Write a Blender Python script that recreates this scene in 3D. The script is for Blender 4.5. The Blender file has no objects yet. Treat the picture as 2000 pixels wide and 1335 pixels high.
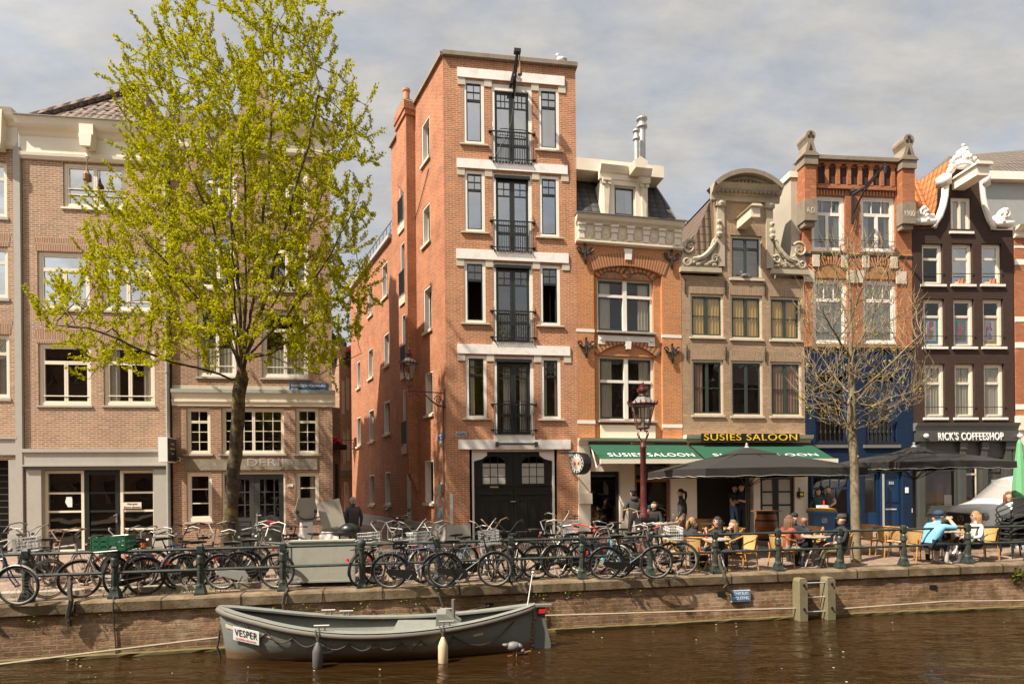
import bpy, bmesh, math, random
import numpy as np
from mathutils import Vector, Matrix, Quaternion
SC = bpy.context.scene
COL = SC.collection
R = math.radians
rnd = random.Random(7)
# ---------------------------------------------------------------- camera model (eye at world origin, 1.8 m above the street)
FPX, EYE, ROLL = 1150.0, 1.8, 0.0095
CR, SR = math.cos(ROLL), math.sin(ROLL)
def ray(px, py):
    dx, dy = px-1000.0, py-950.0
    return (dx*CR-dy*SR)/FPX, (-dx*SR-dy*CR)/FPX       # sideways and upwards per metre of depth
def at_depth(px, py, Y):
    a, b = ray(px, py); return Vector((a*Y, Y, EYE+b*Y))
def at_z(px, py, z):
    a, b = ray(px, py); Y = (z-EYE)/b; return Vector((a*Y, Y, z))
cam = bpy.data.cameras.new('camera'); camo = bpy.data.objects.new('camera', cam); COL.objects.link(camo)
cam.lens = 36.0*FPX/2000; cam.sensor_width = 36; cam.shift_y = (950-667.5)/2000
cam.clip_end = 3000; cam.clip_start = .1
camo.location = (0, 0, EYE)
camo.matrix_world = Matrix.Translation((0, 0, EYE)) @ Matrix.Rotation(R(90), 4, 'X') @ Matrix.Rotation(-ROLL, 4, 'Z')
SC.camera = camo
SC.view_settings.view_transform = 'Standard'; SC.view_settings.look = 'None'; SC.view_settings.gamma = 1
SC.view_settings.exposure = 1.12
try:
    SC.cycles.use_denoising = True; SC.cycles.max_bounces = 6; SC.cycles.transparent_max_bounces = 12
    SC.cycles.caustics_reflective = False; SC.cycles.caustics_refractive = False; SC.cycles.sample_clamp_indirect = 4
except Exception: pass
# ---------------------------------------------------------------- materials
def nt(name):
    m = bpy.data.materials.new(name); m.use_nodes = True
    n = m.node_tree; b = n.nodes.get('Principled BSDF')
    return m, n, b
def N(n, typ, **kw):
    x = n.nodes.new(typ)
    for k, v in kw.items(): setattr(x, k, v)
    return x
def ramp(n, stops):
    r = N(n, 'ShaderNodeValToRGB'); e = r.color_ramp.elements
    e[0].position, e[0].color = stops[0][0], (*stops[0][1], 1)
    e[1].position, e[1].color = stops[-1][0], (*stops[-1][1], 1)
    for p, c in stops[1:-1]:
        k = e.new(p); k.color = (*c, 1)
    return r
def mixc(n, a, b, f, mode='MIX'):
    x = N(n, 'ShaderNodeMix', data_type='RGBA', blend_type=mode)
    for s, v in ((6, a), (7, b)):
        if hasattr(v, 'links'): n.links.new(v, x.inputs[s])
        else: x.inputs[s].default_value = (*v, 1)
    if hasattr(f, 'links'): n.links.new(f, x.inputs[0])
    else: x.inputs[0].default_value = f
    return x.outputs[2]
def noise(n, scale, detail=4, rough=.6, coord='Object', vec=None, stretch=None):
    t = N(n, 'ShaderNodeTexNoise'); t.inputs['Scale'].default_value = scale
    t.inputs['Detail'].default_value = detail; t.inputs['Roughness'].default_value = rough
    if vec is None:
        c = N(n, 'ShaderNodeTexCoord'); vec = c.outputs[coord]
    if stretch:
        mp = N(n, 'ShaderNodeMapping'); mp.inputs['Scale'].default_value = stretch
        n.links.new(vec, mp.inputs[0]); vec = mp.outputs[0]
    n.links.new(vec, t.inputs['Vector']); return t
def bump(n, b, h, s=.3, d=.02):
    x = N(n, 'ShaderNodeBump'); x.inputs['Strength'].default_value = s; x.inputs['Distance'].default_value = d
    n.links.new(h, x.inputs['Height']); n.links.new(x.outputs[0], b.inputs['Normal'])
def dark(c, k): return tuple(x*k for x in c)
def mat(name, col, rough=.6, metal=0, var=.12, scale=3.0, bmp=0, bscale=60, dirt=None, spec=None):
    m, n, b = nt(name)
    t = noise(n, scale)
    c = mixc(n, dark(col, 1-var*1.6), dark(col, 1+var), t.outputs[0])
    if dirt:
        t2 = noise(n, dirt[1], 6, .7); lo = dirt[3] if len(dirt) > 3 else .48; r = ramp(n, [(lo, (0, 0, 0)), (lo+.2, (1, 1, 1))]); n.links.new(t2.outputs[0], r.inputs[0])
        f = N(n, 'ShaderNodeMath', operation='MULTIPLY'); n.links.new(r.outputs[0], f.inputs[0]); f.inputs[1].default_value = dirt[2]
        c = mixc(n, c, dirt[0], f.outputs[0])
    n.links.new(c, b.inputs['Base Color'])
    b.inputs['Roughness'].default_value = rough; b.inputs['Metallic'].default_value = metal
    if spec is not None: b.inputs['Specular IOR Level'].default_value = spec
    if bmp:
        t3 = noise(n, bscale, 3); bump(n, b, t3.outputs[0], bmp, .01)
    return m
def brick(name, c1, c2, mortar, var=.25, row=.066, wid=.225, ms=.011, bmp=.5, moss=None, patch=None, alt=None):
    m, n, b = nt(name)
    uv = N(n, 'ShaderNodeTexCoord').outputs['UV']
    wob = noise(n, 3.0, 2, vec=uv)
    mx = N(n, 'ShaderNodeVectorMath', operation='SCALE'); mx.inputs[3].default_value = .012
    n.links.new(wob.outputs[1], mx.inputs[0])
    ad = N(n, 'ShaderNodeVectorMath', operation='ADD'); n.links.new(uv, ad.inputs[0]); n.links.new(mx.outputs[0], ad.inputs[1])
    bt = N(n, 'ShaderNodeTexBrick'); n.links.new(ad.outputs[0], bt.inputs['Vector'])
    for k, v in (('Scale', 1), ('Mortar Size', ms), ('Mortar Smooth', .2), ('Bias', 0), ('Brick Width', wid), ('Row Height', row)): bt.inputs[k].default_value = v
    bt.inputs['Color1'].default_value = (*c1, 1); bt.inputs['Color2'].default_value = (*c2, 1); bt.inputs['Mortar'].default_value = (*mortar, 1)
    c = bt.outputs[0]
    if alt:                                             # scattered bricks of a third colour
        v = N(n, 'ShaderNodeTexBrick'); n.links.new(ad.outputs[0], v.inputs['Vector'])
        for k, x in (('Scale', 1), ('Mortar Size', ms), ('Bias', -.35), ('Brick Width', wid), ('Row Height', row)): v.inputs[k].default_value = x
        v.inputs['Color1'].default_value = (0, 0, 0, 1); v.inputs['Color2'].default_value = (1, 1, 1, 1); v.inputs['Mortar'].default_value = (0, 0, 0, 1)
        v.offset_frequency = 2
        q = N(n, 'ShaderNodeMath', operation='GREATER_THAN'); n.links.new(v.outputs[0], q.inputs[0]); q.inputs[1].default_value = .62
        c = mixc(n, c, alt, q.outputs[0])
    t = noise(n, .9, 5, .65, vec=uv)
    r = ramp(n, [(.3, (1-var, 1-var, 1-var)), (.7, (1+var*.6, 1+var*.6, 1+var*.55))]); n.links.new(t.outputs[0], r.inputs[0])
    c = mixc(n, c, r.outputs[0], 1.0, 'MULTIPLY')
    sp = noise(n, 14, 3, .7, vec=uv, stretch=(1, 3, 1))
    r2 = ramp(n, [(.35, (.75, .74, .73)), (.65, (1.18, 1.17, 1.15))]); n.links.new(sp.outputs[0], r2.inputs[0])
    c = mixc(n, c, r2.outputs[0], .8, 'MULTIPLY')
    for pc in (patch or []):                            # (colour, scale, lo, hi, amount, stretch)
        t2 = noise(n, pc[1], 6, .72, vec=uv, stretch=pc[5] if len(pc) > 5 else None)
        r3 = ramp(n, [(pc[2], (0, 0, 0)), (pc[3], (1, 1, 1))]); n.links.new(t2.outputs[0], r3.inputs[0])
        f = N(n, 'ShaderNodeMath', operation='MULTIPLY'); n.links.new(r3.outputs[0], f.inputs[0]); f.inputs[1].default_value = pc[4]
        c = mixc(n, c, pc[0], f.outputs[0])
    n.links.new(c, b.inputs['Base Color']); b.inputs['Roughness'].default_value = .9; b.inputs['Specular IOR Level'].default_value = .25
    h = N(n, 'ShaderNodeMath', operation='MULTIPLY_ADD'); n.links.new(bt.outputs[1], h.inputs[0]); h.inputs[1].default_value = -1; n.links.new(sp.outputs[0], h.inputs[2])
    bump(n, b, h.outputs[0], bmp, .012)
    return m
def glass(name, refl, tint=(.55, .55, .55), rough=.01, wav=.35):
    m = bpy.data.materials.new(name); m.use_nodes = True; n = m.node_tree; n.nodes.clear()
    o = N(n, 'ShaderNodeOutputMaterial'); t = N(n, 'ShaderNodeBsdfTransparent'); g = N(n, 'ShaderNodeBsdfGlossy'); x = N(n, 'ShaderNodeMixShader')
    t.inputs[0].default_value = (*tint, 1); g.inputs[0].default_value = (.93, .92, .90, 1); g.inputs['Roughness'].default_value = rough
    lw = N(n, 'ShaderNodeLayerWeight'); lw.inputs[0].default_value = .25
    f = N(n, 'ShaderNodeMath', operation='MULTIPLY_ADD'); n.links.new(lw.outputs[0], f.inputs[0]); f.inputs[1].default_value = .7; f.inputs[2].default_value = refl; f.use_clamp = True
    n.links.new(f.outputs[0], x.inputs[0]); n.links.new(t.outputs[0], x.inputs[1]); n.links.new(g.outputs[0], x.inputs[2]); n.links.new(x.outputs[0], o.inputs[0])
    nz = noise(n, 1.3, 1); bp = N(n, 'ShaderNodeBump'); bp.inputs['Strength'].default_value = wav; bp.inputs['Distance'].default_value = .02
    n.links.new(nz.outputs[0], bp.inputs['Height']); n.links.new(bp.outputs[0], g.inputs['Normal'])
    return m
def tiles(name, c, c2, w=.24, h=.3):
    m, n, b = nt(name); uv = N(n, 'ShaderNodeTexCoord').outputs['UV']
    bt = N(n, 'ShaderNodeTexBrick'); n.links.new(uv, bt.inputs['Vector']); bt.offset = 0
    for k, v in (('Scale', 1), ('Mortar Size', .02), ('Mortar Smooth', .6), ('Brick Width', w), ('Row Height', h)): bt.inputs[k].default_value = v
    bt.inputs['Color1'].default_value = (*c, 1); bt.inputs['Color2'].default_value = (*c2, 1); bt.inputs['Mortar'].default_value = (*dark(c, .18), 1)
    t = noise(n, 2.2, 6, .7); cc = mixc(n, bt.outputs[0], dark(c2, .45), t.outputs[0], 'MIX')
    n.links.new(mixc(n, bt.outputs[0], cc, .6), b.inputs['Base Color']); b.inputs['Roughness'].default_value = .8
    wv = N(n, 'ShaderNodeTexWave'); n.links.new(uv, wv.inputs['Vector']); wv.inputs['Scale'].default_value = 1/w/3.14159*1.57/1.57; wv.inputs['Scale'].default_value = .314/w
    h2 = N(n, 'ShaderNodeMath', operation='SUBTRACT'); n.links.new(wv.outputs[1], h2.inputs[0]); n.links.new(bt.outputs[1], h2.inputs[1])
    bump(n, b, h2.outputs[0], .8, .04); return m
M = {}
M['brick_buff'] = brick('buff brick', (.42, .225, .15), (.27, .16, .115), (.52, .43, .31), var=.16, alt=(.50, .30, .19))
M['brick_brown'] = brick('mottled brown brick', (.37, .18, .115), (.23, .125, .09), (.42, .34, .24), var=.16, alt=(.45, .24, .15))
M['brick_red'] = brick('orange red brick', (.54, .19, .088), (.37, .135, .066), (.52, .38, .25), var=.22, alt=(.29, .15, .095), patch=[((.36, .21, .12), .8, .55, .75, .55), ((.22, .11, .07), 1.3, .54, .74, .45, (2.6, .3, 1)), ((.62, .5, .38), 2.4, .66, .73, .45)])
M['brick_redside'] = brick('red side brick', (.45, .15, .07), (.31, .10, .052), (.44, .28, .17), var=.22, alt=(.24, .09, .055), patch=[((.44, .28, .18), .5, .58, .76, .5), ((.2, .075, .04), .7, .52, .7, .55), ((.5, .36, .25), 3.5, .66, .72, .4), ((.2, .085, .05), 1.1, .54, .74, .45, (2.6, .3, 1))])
M['brick_orange'] = brick('bright orange brick', (.60, .20, .065), (.48, .15, .05), (.46, .33, .19), var=.14, alt=(.33, .17, .085))
M['brick_grey'] = brick('grey brown old brick', (.38, .25, .155), (.27, .18, .115), (.36, .27, .18), var=.2, alt=(.45, .27, .16))
M['brick_flame'] = brick('dark orange brick', (.46, .135, .05), (.34, .095, .04), (.30, .19, .11), var=.2, alt=(.52, .2, .09))
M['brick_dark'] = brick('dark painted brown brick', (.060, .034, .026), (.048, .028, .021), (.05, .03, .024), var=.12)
M['brick_blue'] = brick('blue painted brick', (.007, .024, .062), (.005, .018, .048), (.005, .015, .04), var=.1)
M['brick_white'] = brick('old wall brick', (.38, .17, .1), (.3, .14, .09), (.4, .3, .2))
M['brick_arch'] = brick('arch brick upright', (.52, .17, .06), (.18, .13, .09), (.4, .28, .17), row=.3, wid=.075, ms=.012)
M['brick_soldier'] = brick('flat arch brick', (.36, .19, .12), (.27, .15, .1), (.42, .34, .24), row=.5, wid=.068, ms=.012, var=.1)
M['brick_soldier_grey'] = brick('flat arch grey brick', (.36, .24, .15), (.26, .175, .115), (.34, .26, .18), row=.5, wid=.068, ms=.012, var=.1)
M['quay'] = brick('old quay brick', (.37, .215, .13), (.20, .12, .075), (.36, .26, .16), var=.5, row=.085, wid=.24, ms=.013, bmp=.9,
    patch=[((.13, .075, .035), 1.4, .48, .6, .75), ((.44, .34, .22), .9, .56, .68, .6), ((.36, .17, .03), 4.5, .58, .66, .6), ((.4, .32, .21), 9, .6, .68, .5), ((.085, .075, .02), 2.2, .58, .7, .55), ((.38, .33, .25), 6, .68, .74, .6)])
M['coping'] = mat('old quay stone', (.215, .16, .098), .9, var=.45, scale=2, bmp=.8, bscale=25, dirt=((.10, .06, .022), 2.6, .85, .42))
M['cream'] = mat('cream paint', (.75, .67, .54), .55, var=.05, dirt=((.5, .41, .28), 1.5, .25))
M['cream2'] = mat('warm ivory paint', (.66, .57, .43), .6, var=.06, dirt=((.4, .32, .2), 2.5, .4))
M['white'] = mat('white paint', (.78, .73, .65), .5, var=.04, dirt=((.55, .48, .38), 2.0, .2))
M['whitebeam'] = mat('white lintel paint', (.80, .76, .71), .7, var=.06, bmp=.3, bscale=12, dirt=((.5, .44, .36), 3, .5))
M['stone'] = mat('grey stone', (.40, .375, .33), .8, var=.12, scale=2, bmp=.2, dirt=((.26, .23, .18), 2.0, .4))
M['stone_l'] = mat('pale stone', (.56, .48, .37), .8, var=.12, scale=4, bmp=.2, dirt=((.36, .29, .2), 3, .4))
M['stone_w'] = mat('carved whitish stone', (.42, .36, .265), .8, var=.15, scale=5, bmp=.4, bscale=20, dirt=((.30, .24, .16), 4, .5))
M['stone_d'] = mat('weathered brown stone', (.25, .20, .145), .85, var=.2, scale=4, bmp=.4, dirt=((.12, .1, .07), 3, .5))
M['engrave'] = mat('weathered grey stone band', (.23, .195, .145), .85, var=.3, scale=4, bmp=.3, dirt=((.40, .35, .27), 5, .5))
M['plaster'] = mat('grey plaster', (.42, .37, .29), .85, var=.12, scale=1, bmp=.2, dirt=((.3, .26, .2), 1.3, .4))
M['dkgreen'] = mat('dark green black paint', (.018, .022, .02), .35, var=.15)
M['dkdoor'] = mat('near black door paint', (.011, .012, .011), .4, var=.2)
M['green_sash'] = mat('dark green sash paint', (.035, .05, .037), .4)
M['grey_door'] = mat('dark grey door paint', (.045, .05, .045), .4)
M['grey_shop'] = mat('slate grey shop paint', (.06, .062, .055), .45)
M['blue'] = mat('blue gloss paint', (.007, .033, .09), .35)
M['black'] = mat('black iron', (.012, .012, .012), .45, var=.2)
M['blackfab'] = mat('black canvas', (.017, .0145, .0125), .9, var=.1, scale=6)
M['piping'] = mat('pale piping', (.5, .47, .42), .7)
M['rail'] = mat('railing green paint', (.027, .040, .033), .45, var=.2, dirt=((.11, .1, .075), 9, .5))
M['maroon'] = mat('maroon lamp paint', (.10, .016, .016), .4, var=.25, dirt=((.25, .14, .1), 9, .3))
M['zinc'] = mat('zinc', (.36, .37, .35), .5, .3, var=.1)
M['steel'] = mat('bright steel pipe', (.42, .42, .4), .45, .35)
M['lead'] = mat('lead sheet', (.16, .155, .145), .6, .1)
M['slate'] = tiles('slate', (.075, .07, .065), (.05, .047, .045), .32, .22)
M['tile_brown'] = tiles('brown clay tile', (.20, .13, .09), (.15, .1, .07), .23, .3)
M['tile_orange'] = tiles('orange clay tile', (.66, .23, .06), (.55, .17, .05), .23, .3)
M['tile_grey'] = tiles('greyish clay tile', (.18, .145, .11), (.14, .11, .085), .23, .3)
M['pavers'] = brick('brick street pavers', (.30, .205, .155), (.23, .165, .13), (.19, .14, .1), var=.25, row=.1, wid=.2, ms=.012, patch=[((.36, .29, .22), .5, .5, .7, .5), ((.16, .15, .07), 2.5, .62, .72, .5)])
M['kerb'] = mat('kerb stone', (.33, .28, .21), .85, var=.2, scale=3, bmp=.3)
M['interior'] = mat('dim interior', (.03, .024, .019), .95, var=.3, scale=.8)
M['curtain'] = mat('pale curtain', (.72, .68, .6), .95, var=.08)
M['curtain_y'] = mat('yellowish curtain', (.88, .60, .20), .95, var=.1)
M['curtain_p'] = mat('pinkish curtain', (.5, .34, .25), .95, var=.1)
M['curtain_g'] = mat('sage curtain', (.50, .54, .42), .95, var=.06)
M['curtain_w'] = mat('warm grey curtain', (.62, .55, .43), .95, var=.06)
M['brownnet'] = mat('brown net curtain', (.16, .085, .055), .95)
M['frost'] = mat('frosted panel', (.42, .40, .34), .5, var=.06)
M['wood'] = mat('varnished wood', (.27, .10, .035), .35, var=.3, scale=5)
M['barrel'] = mat('oak barrel stave', (.37, .12, .035), .4, var=.35, scale=6)
M['awning'] = mat('green awning canvas', (.0065, .066, .033), .8, var=.08)
M['gold'] = mat('gold leaf letters', (.8, .5, .04), .4, var=.1)
M['rattan'] = mat('woven rattan', (.50, .31, .12), .6, var=.3, scale=40, bmp=.4, bscale=120)
M['cane'] = mat('bent cane', (.50, .25, .06), .4, var=.15)
M['tabletop'] = mat('speckled table top', (.42, .36, .28), .4, var=.35, scale=30)
M['bluesign'] = mat('blue enamel', (.02, .065, .17), .35)
M['bluesign2'] = mat('light blue enamel', (.05, .2, .45), .4)
M['signwhite'] = mat('white lettering', (.75, .75, .72), .5, var=.03)
M['bin'] = mat('blue bin plastic', (.10, .25, .50), .5)
M['yellow'] = mat('yellow lid plastic', (.75, .42, .03), .5)
M['leaf_dk'] = mat('dark plant leaf', (.05, .09, .015), .7, var=.4, scale=9)
M['terracotta'] = mat('terracotta', (.5, .2, .1), .8)
M['flower'] = mat('red flower', (.55, .02, .04), .7)
M['tyre'] = mat('tyre rubber', (.022, .021, .02), .85, var=.2)
M['tyre_w'] = mat('grey white tyre rubber', (.48, .44, .38), .85, var=.15)
M['chrome'] = mat('worn chrome', (.30, .28, .25), .5, .55, var=.2)
M['rust'] = mat('rusty steel', (.26, .15, .09), .7, .3, var=.4, scale=20)
M['seatb'] = mat('black saddle', (.03, .024, .02), .55)
M['red'] = mat('red plastic', (.6, .02, .02), .4)
M['hull'] = mat('grey green boat paint', (.125, .14, .125), .45, var=.1, scale=1.2, dirt=((.21, .2, .165), 3.5, .5))
M['tymp'] = mat('tan tympanum', (.34, .17, .06), .9, var=.2)
M['hull_in'] = mat('inner grey boat paint', (.19, .20, .175), .6, var=.1, dirt=((.28, .25, .2), 4, .5))
M['gunwale'] = mat('rubber gunwale', (.145, .125, .105), .7, var=.15)
M['rope'] = mat('dark rope', (.06, .048, .036), .95, var=.3, scale=40)
M['rope_l'] = mat('pale rope', (.36, .3, .22), .95, var=.3, scale=40)
M['fender_w'] = mat('stained white fender', (.58, .45, .28), .5, var=.15, scale=5, dirt=((.45, .26, .1), 6, .4))
M['fender_d'] = mat('dark grey fender', (.085, .08, .078), .6, var=.15)
M['wetwood'] = mat('weathered timber', (.20, .165, .095), .85, var=.3, scale=6, bmp=.4, dirt=((.12, .13, .03), 3, .6))
M['waling'] = mat('pale waling plank', (.36, .29, .20), .8, var=.25, scale=4)
M['algae'] = mat('algae covered beam', (.125, .095, .03), .8, var=.4, scale=3, bmp=.5)
M['bark'] = mat('mossy bark', (.058, .042, .029), .95, var=.6, scale=9, bmp=1.0, bscale=16, dirt=((.17, .125, .022), 4.5, .85, .46))
M['bark2'] = mat('pale bark', (.22, .175, .11), .9, var=.45, scale=8, bmp=1.0, bscale=22, dirt=((.12, .10, .035), 5, .8))
M['skin'] = mat('skin', (.52, .30, .21), .55, var=.06)
M['skin_d'] = mat('deep tan skin', (.22, .11, .07), .55, var=.06)
M['carpaint'] = mat('white car paint', (.72, .70, .66), .25, var=.02)
M['dkplastic'] = mat('black plastic', (.02, .02, .02), .5)
M['cargo'] = mat('grey cargo panel', (.36, .35, .29), .6, var=.08, scale=2, dirt=((.24, .22, .17), 2.5, .5))
M['canvas_g'] = mat('folded green canvas', (.13, .36, .17), .85, var=.15)
M['crate'] = mat('green crate plastic', (.02, .12, .06), .45)
M['helmet'] = mat('scooter screen', (.34, .31, .25), .3)
M['graffiti'] = mat('light blue spray paint', (.12, .42, .58), .8)
M['poster'] = mat('sticker collage', (.6, .58, .54), .7, var=.5, scale=16)
M['g_sky'] = glass('bright pane', .50, (.8, .8, .8))
M['g_mid'] = glass('window pane', .22, (.9, .9, .9))
M['g_low'] = glass('dark pane', .07, (.94, .94, .94))
M['g_shop'] = glass('shop pane', .07, (.6, .6, .6))
M['g_lamp'] = glass('lamp pane', .12, (.9, .88, .84))
# ---------------------------------------------------------------- mesh builder
class MB:
    def __init__(s): s.v, s.f, s.m, s.cur = [], [], [], 0
    def add(s, vs, fs):
        o = len(s.v); s.v += [tuple(p) for p in vs]
        for f in fs: s.f.append(tuple(i+o for i in f)); s.m.append(s.cur)
        return s
    def box(s, x0, x1, y0, y1, z0, z1):
        return s.add([(x, y, z) for z in (z0, z1) for y in (y0, y1) for x in (x0, x1)],
                     [(0, 2, 3, 1), (4, 5, 7, 6), (0, 1, 5, 4), (2, 6, 7, 3), (1, 3, 7, 5), (0, 4, 6, 2)])
    def prism(s, poly, y0, y1):                          # outline in x,z pushed along y
        n = len(poly); a = sum(poly[i][0]*poly[(i+1) % n][1]-poly[(i+1) % n][0]*poly[i][1] for i in range(n))
        if a < 0: poly = poly[::-1]
        return s.add([(x, y0, z) for x, z in poly]+[(x, y1, z) for x, z in poly],
                     [tuple(range(n)), tuple(range(2*n-1, n-1, -1))]+[(i+n, (i+1) % n+n, (i+1) % n, i) for i in range(n)])
    def tube(s, pts, r, n=6, closed=False, cap=True):
        P = [Vector(p) for p in pts]; k = len(P); rs = r if isinstance(r, (list, tuple)) else [r]*k
        vs, fs = [], []; up = None
        for i in range(k):
            if closed: d = P[(i+1) % k]-P[i-1]
            else: d = P[min(i+1, k-1)]-P[max(i-1, 0)]
            if d.length < 1e-9: d = Vector((0, 0, 1))
            d.normalize()
            if up is None: up = d.orthogonal().normalized()
            else:
                up = up-d*up.dot(d)
                up = up.normalized() if up.length > 1e-6 else d.orthogonal().normalized()
            w = d.cross(up)
            for j in range(n):
                a = 2*math.pi*j/n; vs.append(P[i]+(up*math.cos(a)+w*math.sin(a))*rs[i])
        for i in range(k if closed else k-1):
            for j in range(n):
                a, b = i*n+j, i*n+(j+1) % n; c, d2 = ((i+1) % k)*n+(j+1) % n, ((i+1) % k)*n+j
                fs.append((a, b, c, d2))
        if cap and not closed: fs += [tuple(range(n-1, -1, -1)), tuple(range((k-1)*n, k*n))]
        return s.add(vs, fs)
    def lathe(s, prof, c=(0, 0, 0), n=12, rot=0, sx=1, sy=1):
        vs, fs = [], []
        for r, z in prof:
            for j in range(n):
                a = 2*math.pi*j/n+rot; vs.append((c[0]+r*sx*math.cos(a), c[1]+r*sy*math.sin(a), c[2]+z))
        for i in range(len(prof)-1):
            for j in range(n):
                fs.append((i*n+j, i*n+(j+1) % n, (i+1)*n+(j+1) % n, (i+1)*n+j))
        fs += [tuple(range(n-1, -1, -1)), tuple(range((len(prof)-1)*n, len(prof)*n))]
        return s.add(vs, fs)
    def sphere(s, c, r, n=8, sc=(1, 1, 1)):
        k = n//2+1
        return s.xf0(lambda t: t.lathe([(max(r*math.sin(math.pi*i/k), .0005), -r*math.cos(math.pi*i/k)) for i in range(k+1)], n=n),
                     Matrix.Translation(c) @ Matrix.Diagonal((*sc, 1)))
    def xf0(s, fn, mt):
        o = len(s.v); fn(s)
        for i in range(o, len(s.v)): s.v[i] = tuple(mt @ Vector(s.v[i]))
        return s
    def arc(s, cx, cz, R0, R1, a0, a1, y0, y1, n=14, ez=1.0):   # flat arch ring in x,z between two radii
        P = [a0+(a1-a0)*i/n for i in range(n+1)]
        for i in range(n):
            q = [(cx+r*math.cos(a), cz+ez*r*math.sin(a)) for r, a in ((R0, P[i]), (R1, P[i]), (R1, P[i+1]), (R0, P[i+1]))]
            s.prism(q, y0, y1)
        return s
    def build(s, name, mats, parent=None, smooth=False, loc=None):
        me = bpy.data.meshes.new(name); me.from_pydata(s.v, [], s.f)
        if not isinstance(mats, (list, tuple)): mats = [mats]
        for m in mats: me.materials.append(M[m] if isinstance(m, str) else m)
        if len(mats) > 1: me.polygons.foreach_set('material_index', s.m)
        if smooth: me.polygons.foreach_set('use_smooth', [True]*len(me.polygons))
        me.update(); uvs(me)
        o = bpy.data.objects.new(name, me); COL.objects.link(o)
        if parent is not None: o.parent = parent
        if loc is not None: o.location = loc
        return o
def uvs(me):
    l = me.uv_layers.new(name='UVMap'); n = len(me.loops)
    if n == 0: return
    co = np.empty(len(me.vertices)*3); me.vertices.foreach_get('co', co); co = co.reshape(-1, 3)
    vi = np.empty(n, dtype=np.int64); me.loops.foreach_get('vertex_index', vi)
    nf = len(me.polygons); nr = np.empty(nf*3); me.polygons.foreach_get('normal', nr); nr = np.abs(nr.reshape(-1, 3))
    lt = np.empty(nf, dtype=np.int64); me.polygons.foreach_get('loop_total', lt)
    ax = np.repeat(np.argmax(nr*np.array([1.0, 1.02, .97]), axis=1), lt); p = co[vi]
    uv = np.empty((n, 2))
    uv[:, 0] = np.where(ax == 0, p[:, 1], p[:, 0]); uv[:, 1] = np.where(ax == 2, p[:, 1], p[:, 2])
    l.data.foreach_set('uv', uv.ravel())
def tag(o, label=None, cat=None, group=None, kind=None):
    if label: o['label'] = label
    if cat: o['category'] = cat
    if group: o['group'] = group
    if kind: o['kind'] = kind
    return o
def empty(name, loc=(0, 0, 0), rz=0, label=None, cat=None, group=None, parent=None):
    o = bpy.data.objects.new(name, None); COL.objects.link(o); o.empty_display_size = .1
    o.location = loc; o.rotation_euler = (0, 0, rz)
    if parent is not None: o.parent = parent
    return tag(o, label, cat, group)
KIDS = {}
def copy_tree(o, parent=None):
    c = o.copy(); COL.objects.link(c)
    if parent is not None: c.parent = parent
    for ch in list(o.children): copy_tree(ch, c)
    return c
def text(s, h, mt, name='lettering', depth=.004, width=None, parent=None, loc=(0, 0, 0), rot=(R(90), 0, 0), bold=.0, spacing=1.0, lines=1.0):
    cu = bpy.data.curves.new('t', 'FONT'); cu.body = s; cu.size = h*1.38; cu.extrude = depth; cu.align_x = 'CENTER'; cu.align_y = 'CENTER'
    cu.offset = bold; cu.space_character = spacing; cu.space_line = lines
    t = bpy.data.objects.new('t', cu); COL.objects.link(t)
    dg = bpy.context.evaluated_depsgraph_get(); me = bpy.data.meshes.new_from_object(t.evaluated_get(dg))
    bpy.data.objects.remove(t); bpy.data.curves.remove(cu)
    me.name = name; me.materials.clear(); me.materials.append(M[mt])
    if width:
        xs = [v.co.x for v in me.vertices]; k = width/(max(xs)-min(xs)); me.transform(Matrix.Diagonal((k, 1, 1, 1)))
    o = bpy.data.objects.new(name, me); COL.objects.link(o); o.location = loc; o.rotation_euler = rot
    if parent is not None: o.parent = parent
    return o
# ---------------------------------------------------------------- facade frame: x along the front, y into the house, z up
class Fac:
    def __init__(s, name, label, cat, P0, slope=None, th=None, label_only=False):
        s.th = math.atan(slope) if th is None else th
        s.P = Vector(P0); s.t = Vector((math.cos(s.th), math.sin(s.th))); s.n = Vector((math.sin(s.th), -math.cos(s.th)))
        s.root = empty(name, (s.P.x, s.P.y, 0), s.th, label, cat); s.holes = []
    def uv(s, px, py, d=0.0):
        a, b = ray(px, py); k = (s.P.dot(s.n)+d)/(Vector((a, 1)).dot(s.n))
        q = Vector((a*k, k)); return (q-s.P).dot(s.t), EYE+b*k
    def U(s, px, py=900, d=0): return s.uv(px, py, d)[0]
    def V(s, px, py, d=0): return s.uv(px, py, d)[1]
    def r(s, x0, x1, y0, y1, d=0):                       # picture box (left edge heights) to metres on the front
        ym = (y0+y1)/2
        return (s.U(x0, ym, d), s.U(x1, ym, d), s.V(x0, y1, d), s.V(x0, y0, d))
    def w(s, u, v, d=0):                                 # metres on the front to the world
        q = s.P+s.t*u+s.n*d; return Vector((q.x, q.y, v))
    def box(s, mb, r, y0, y1): return mb.box(r[0], r[1], y0, y1, r[2], r[3])
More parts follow.
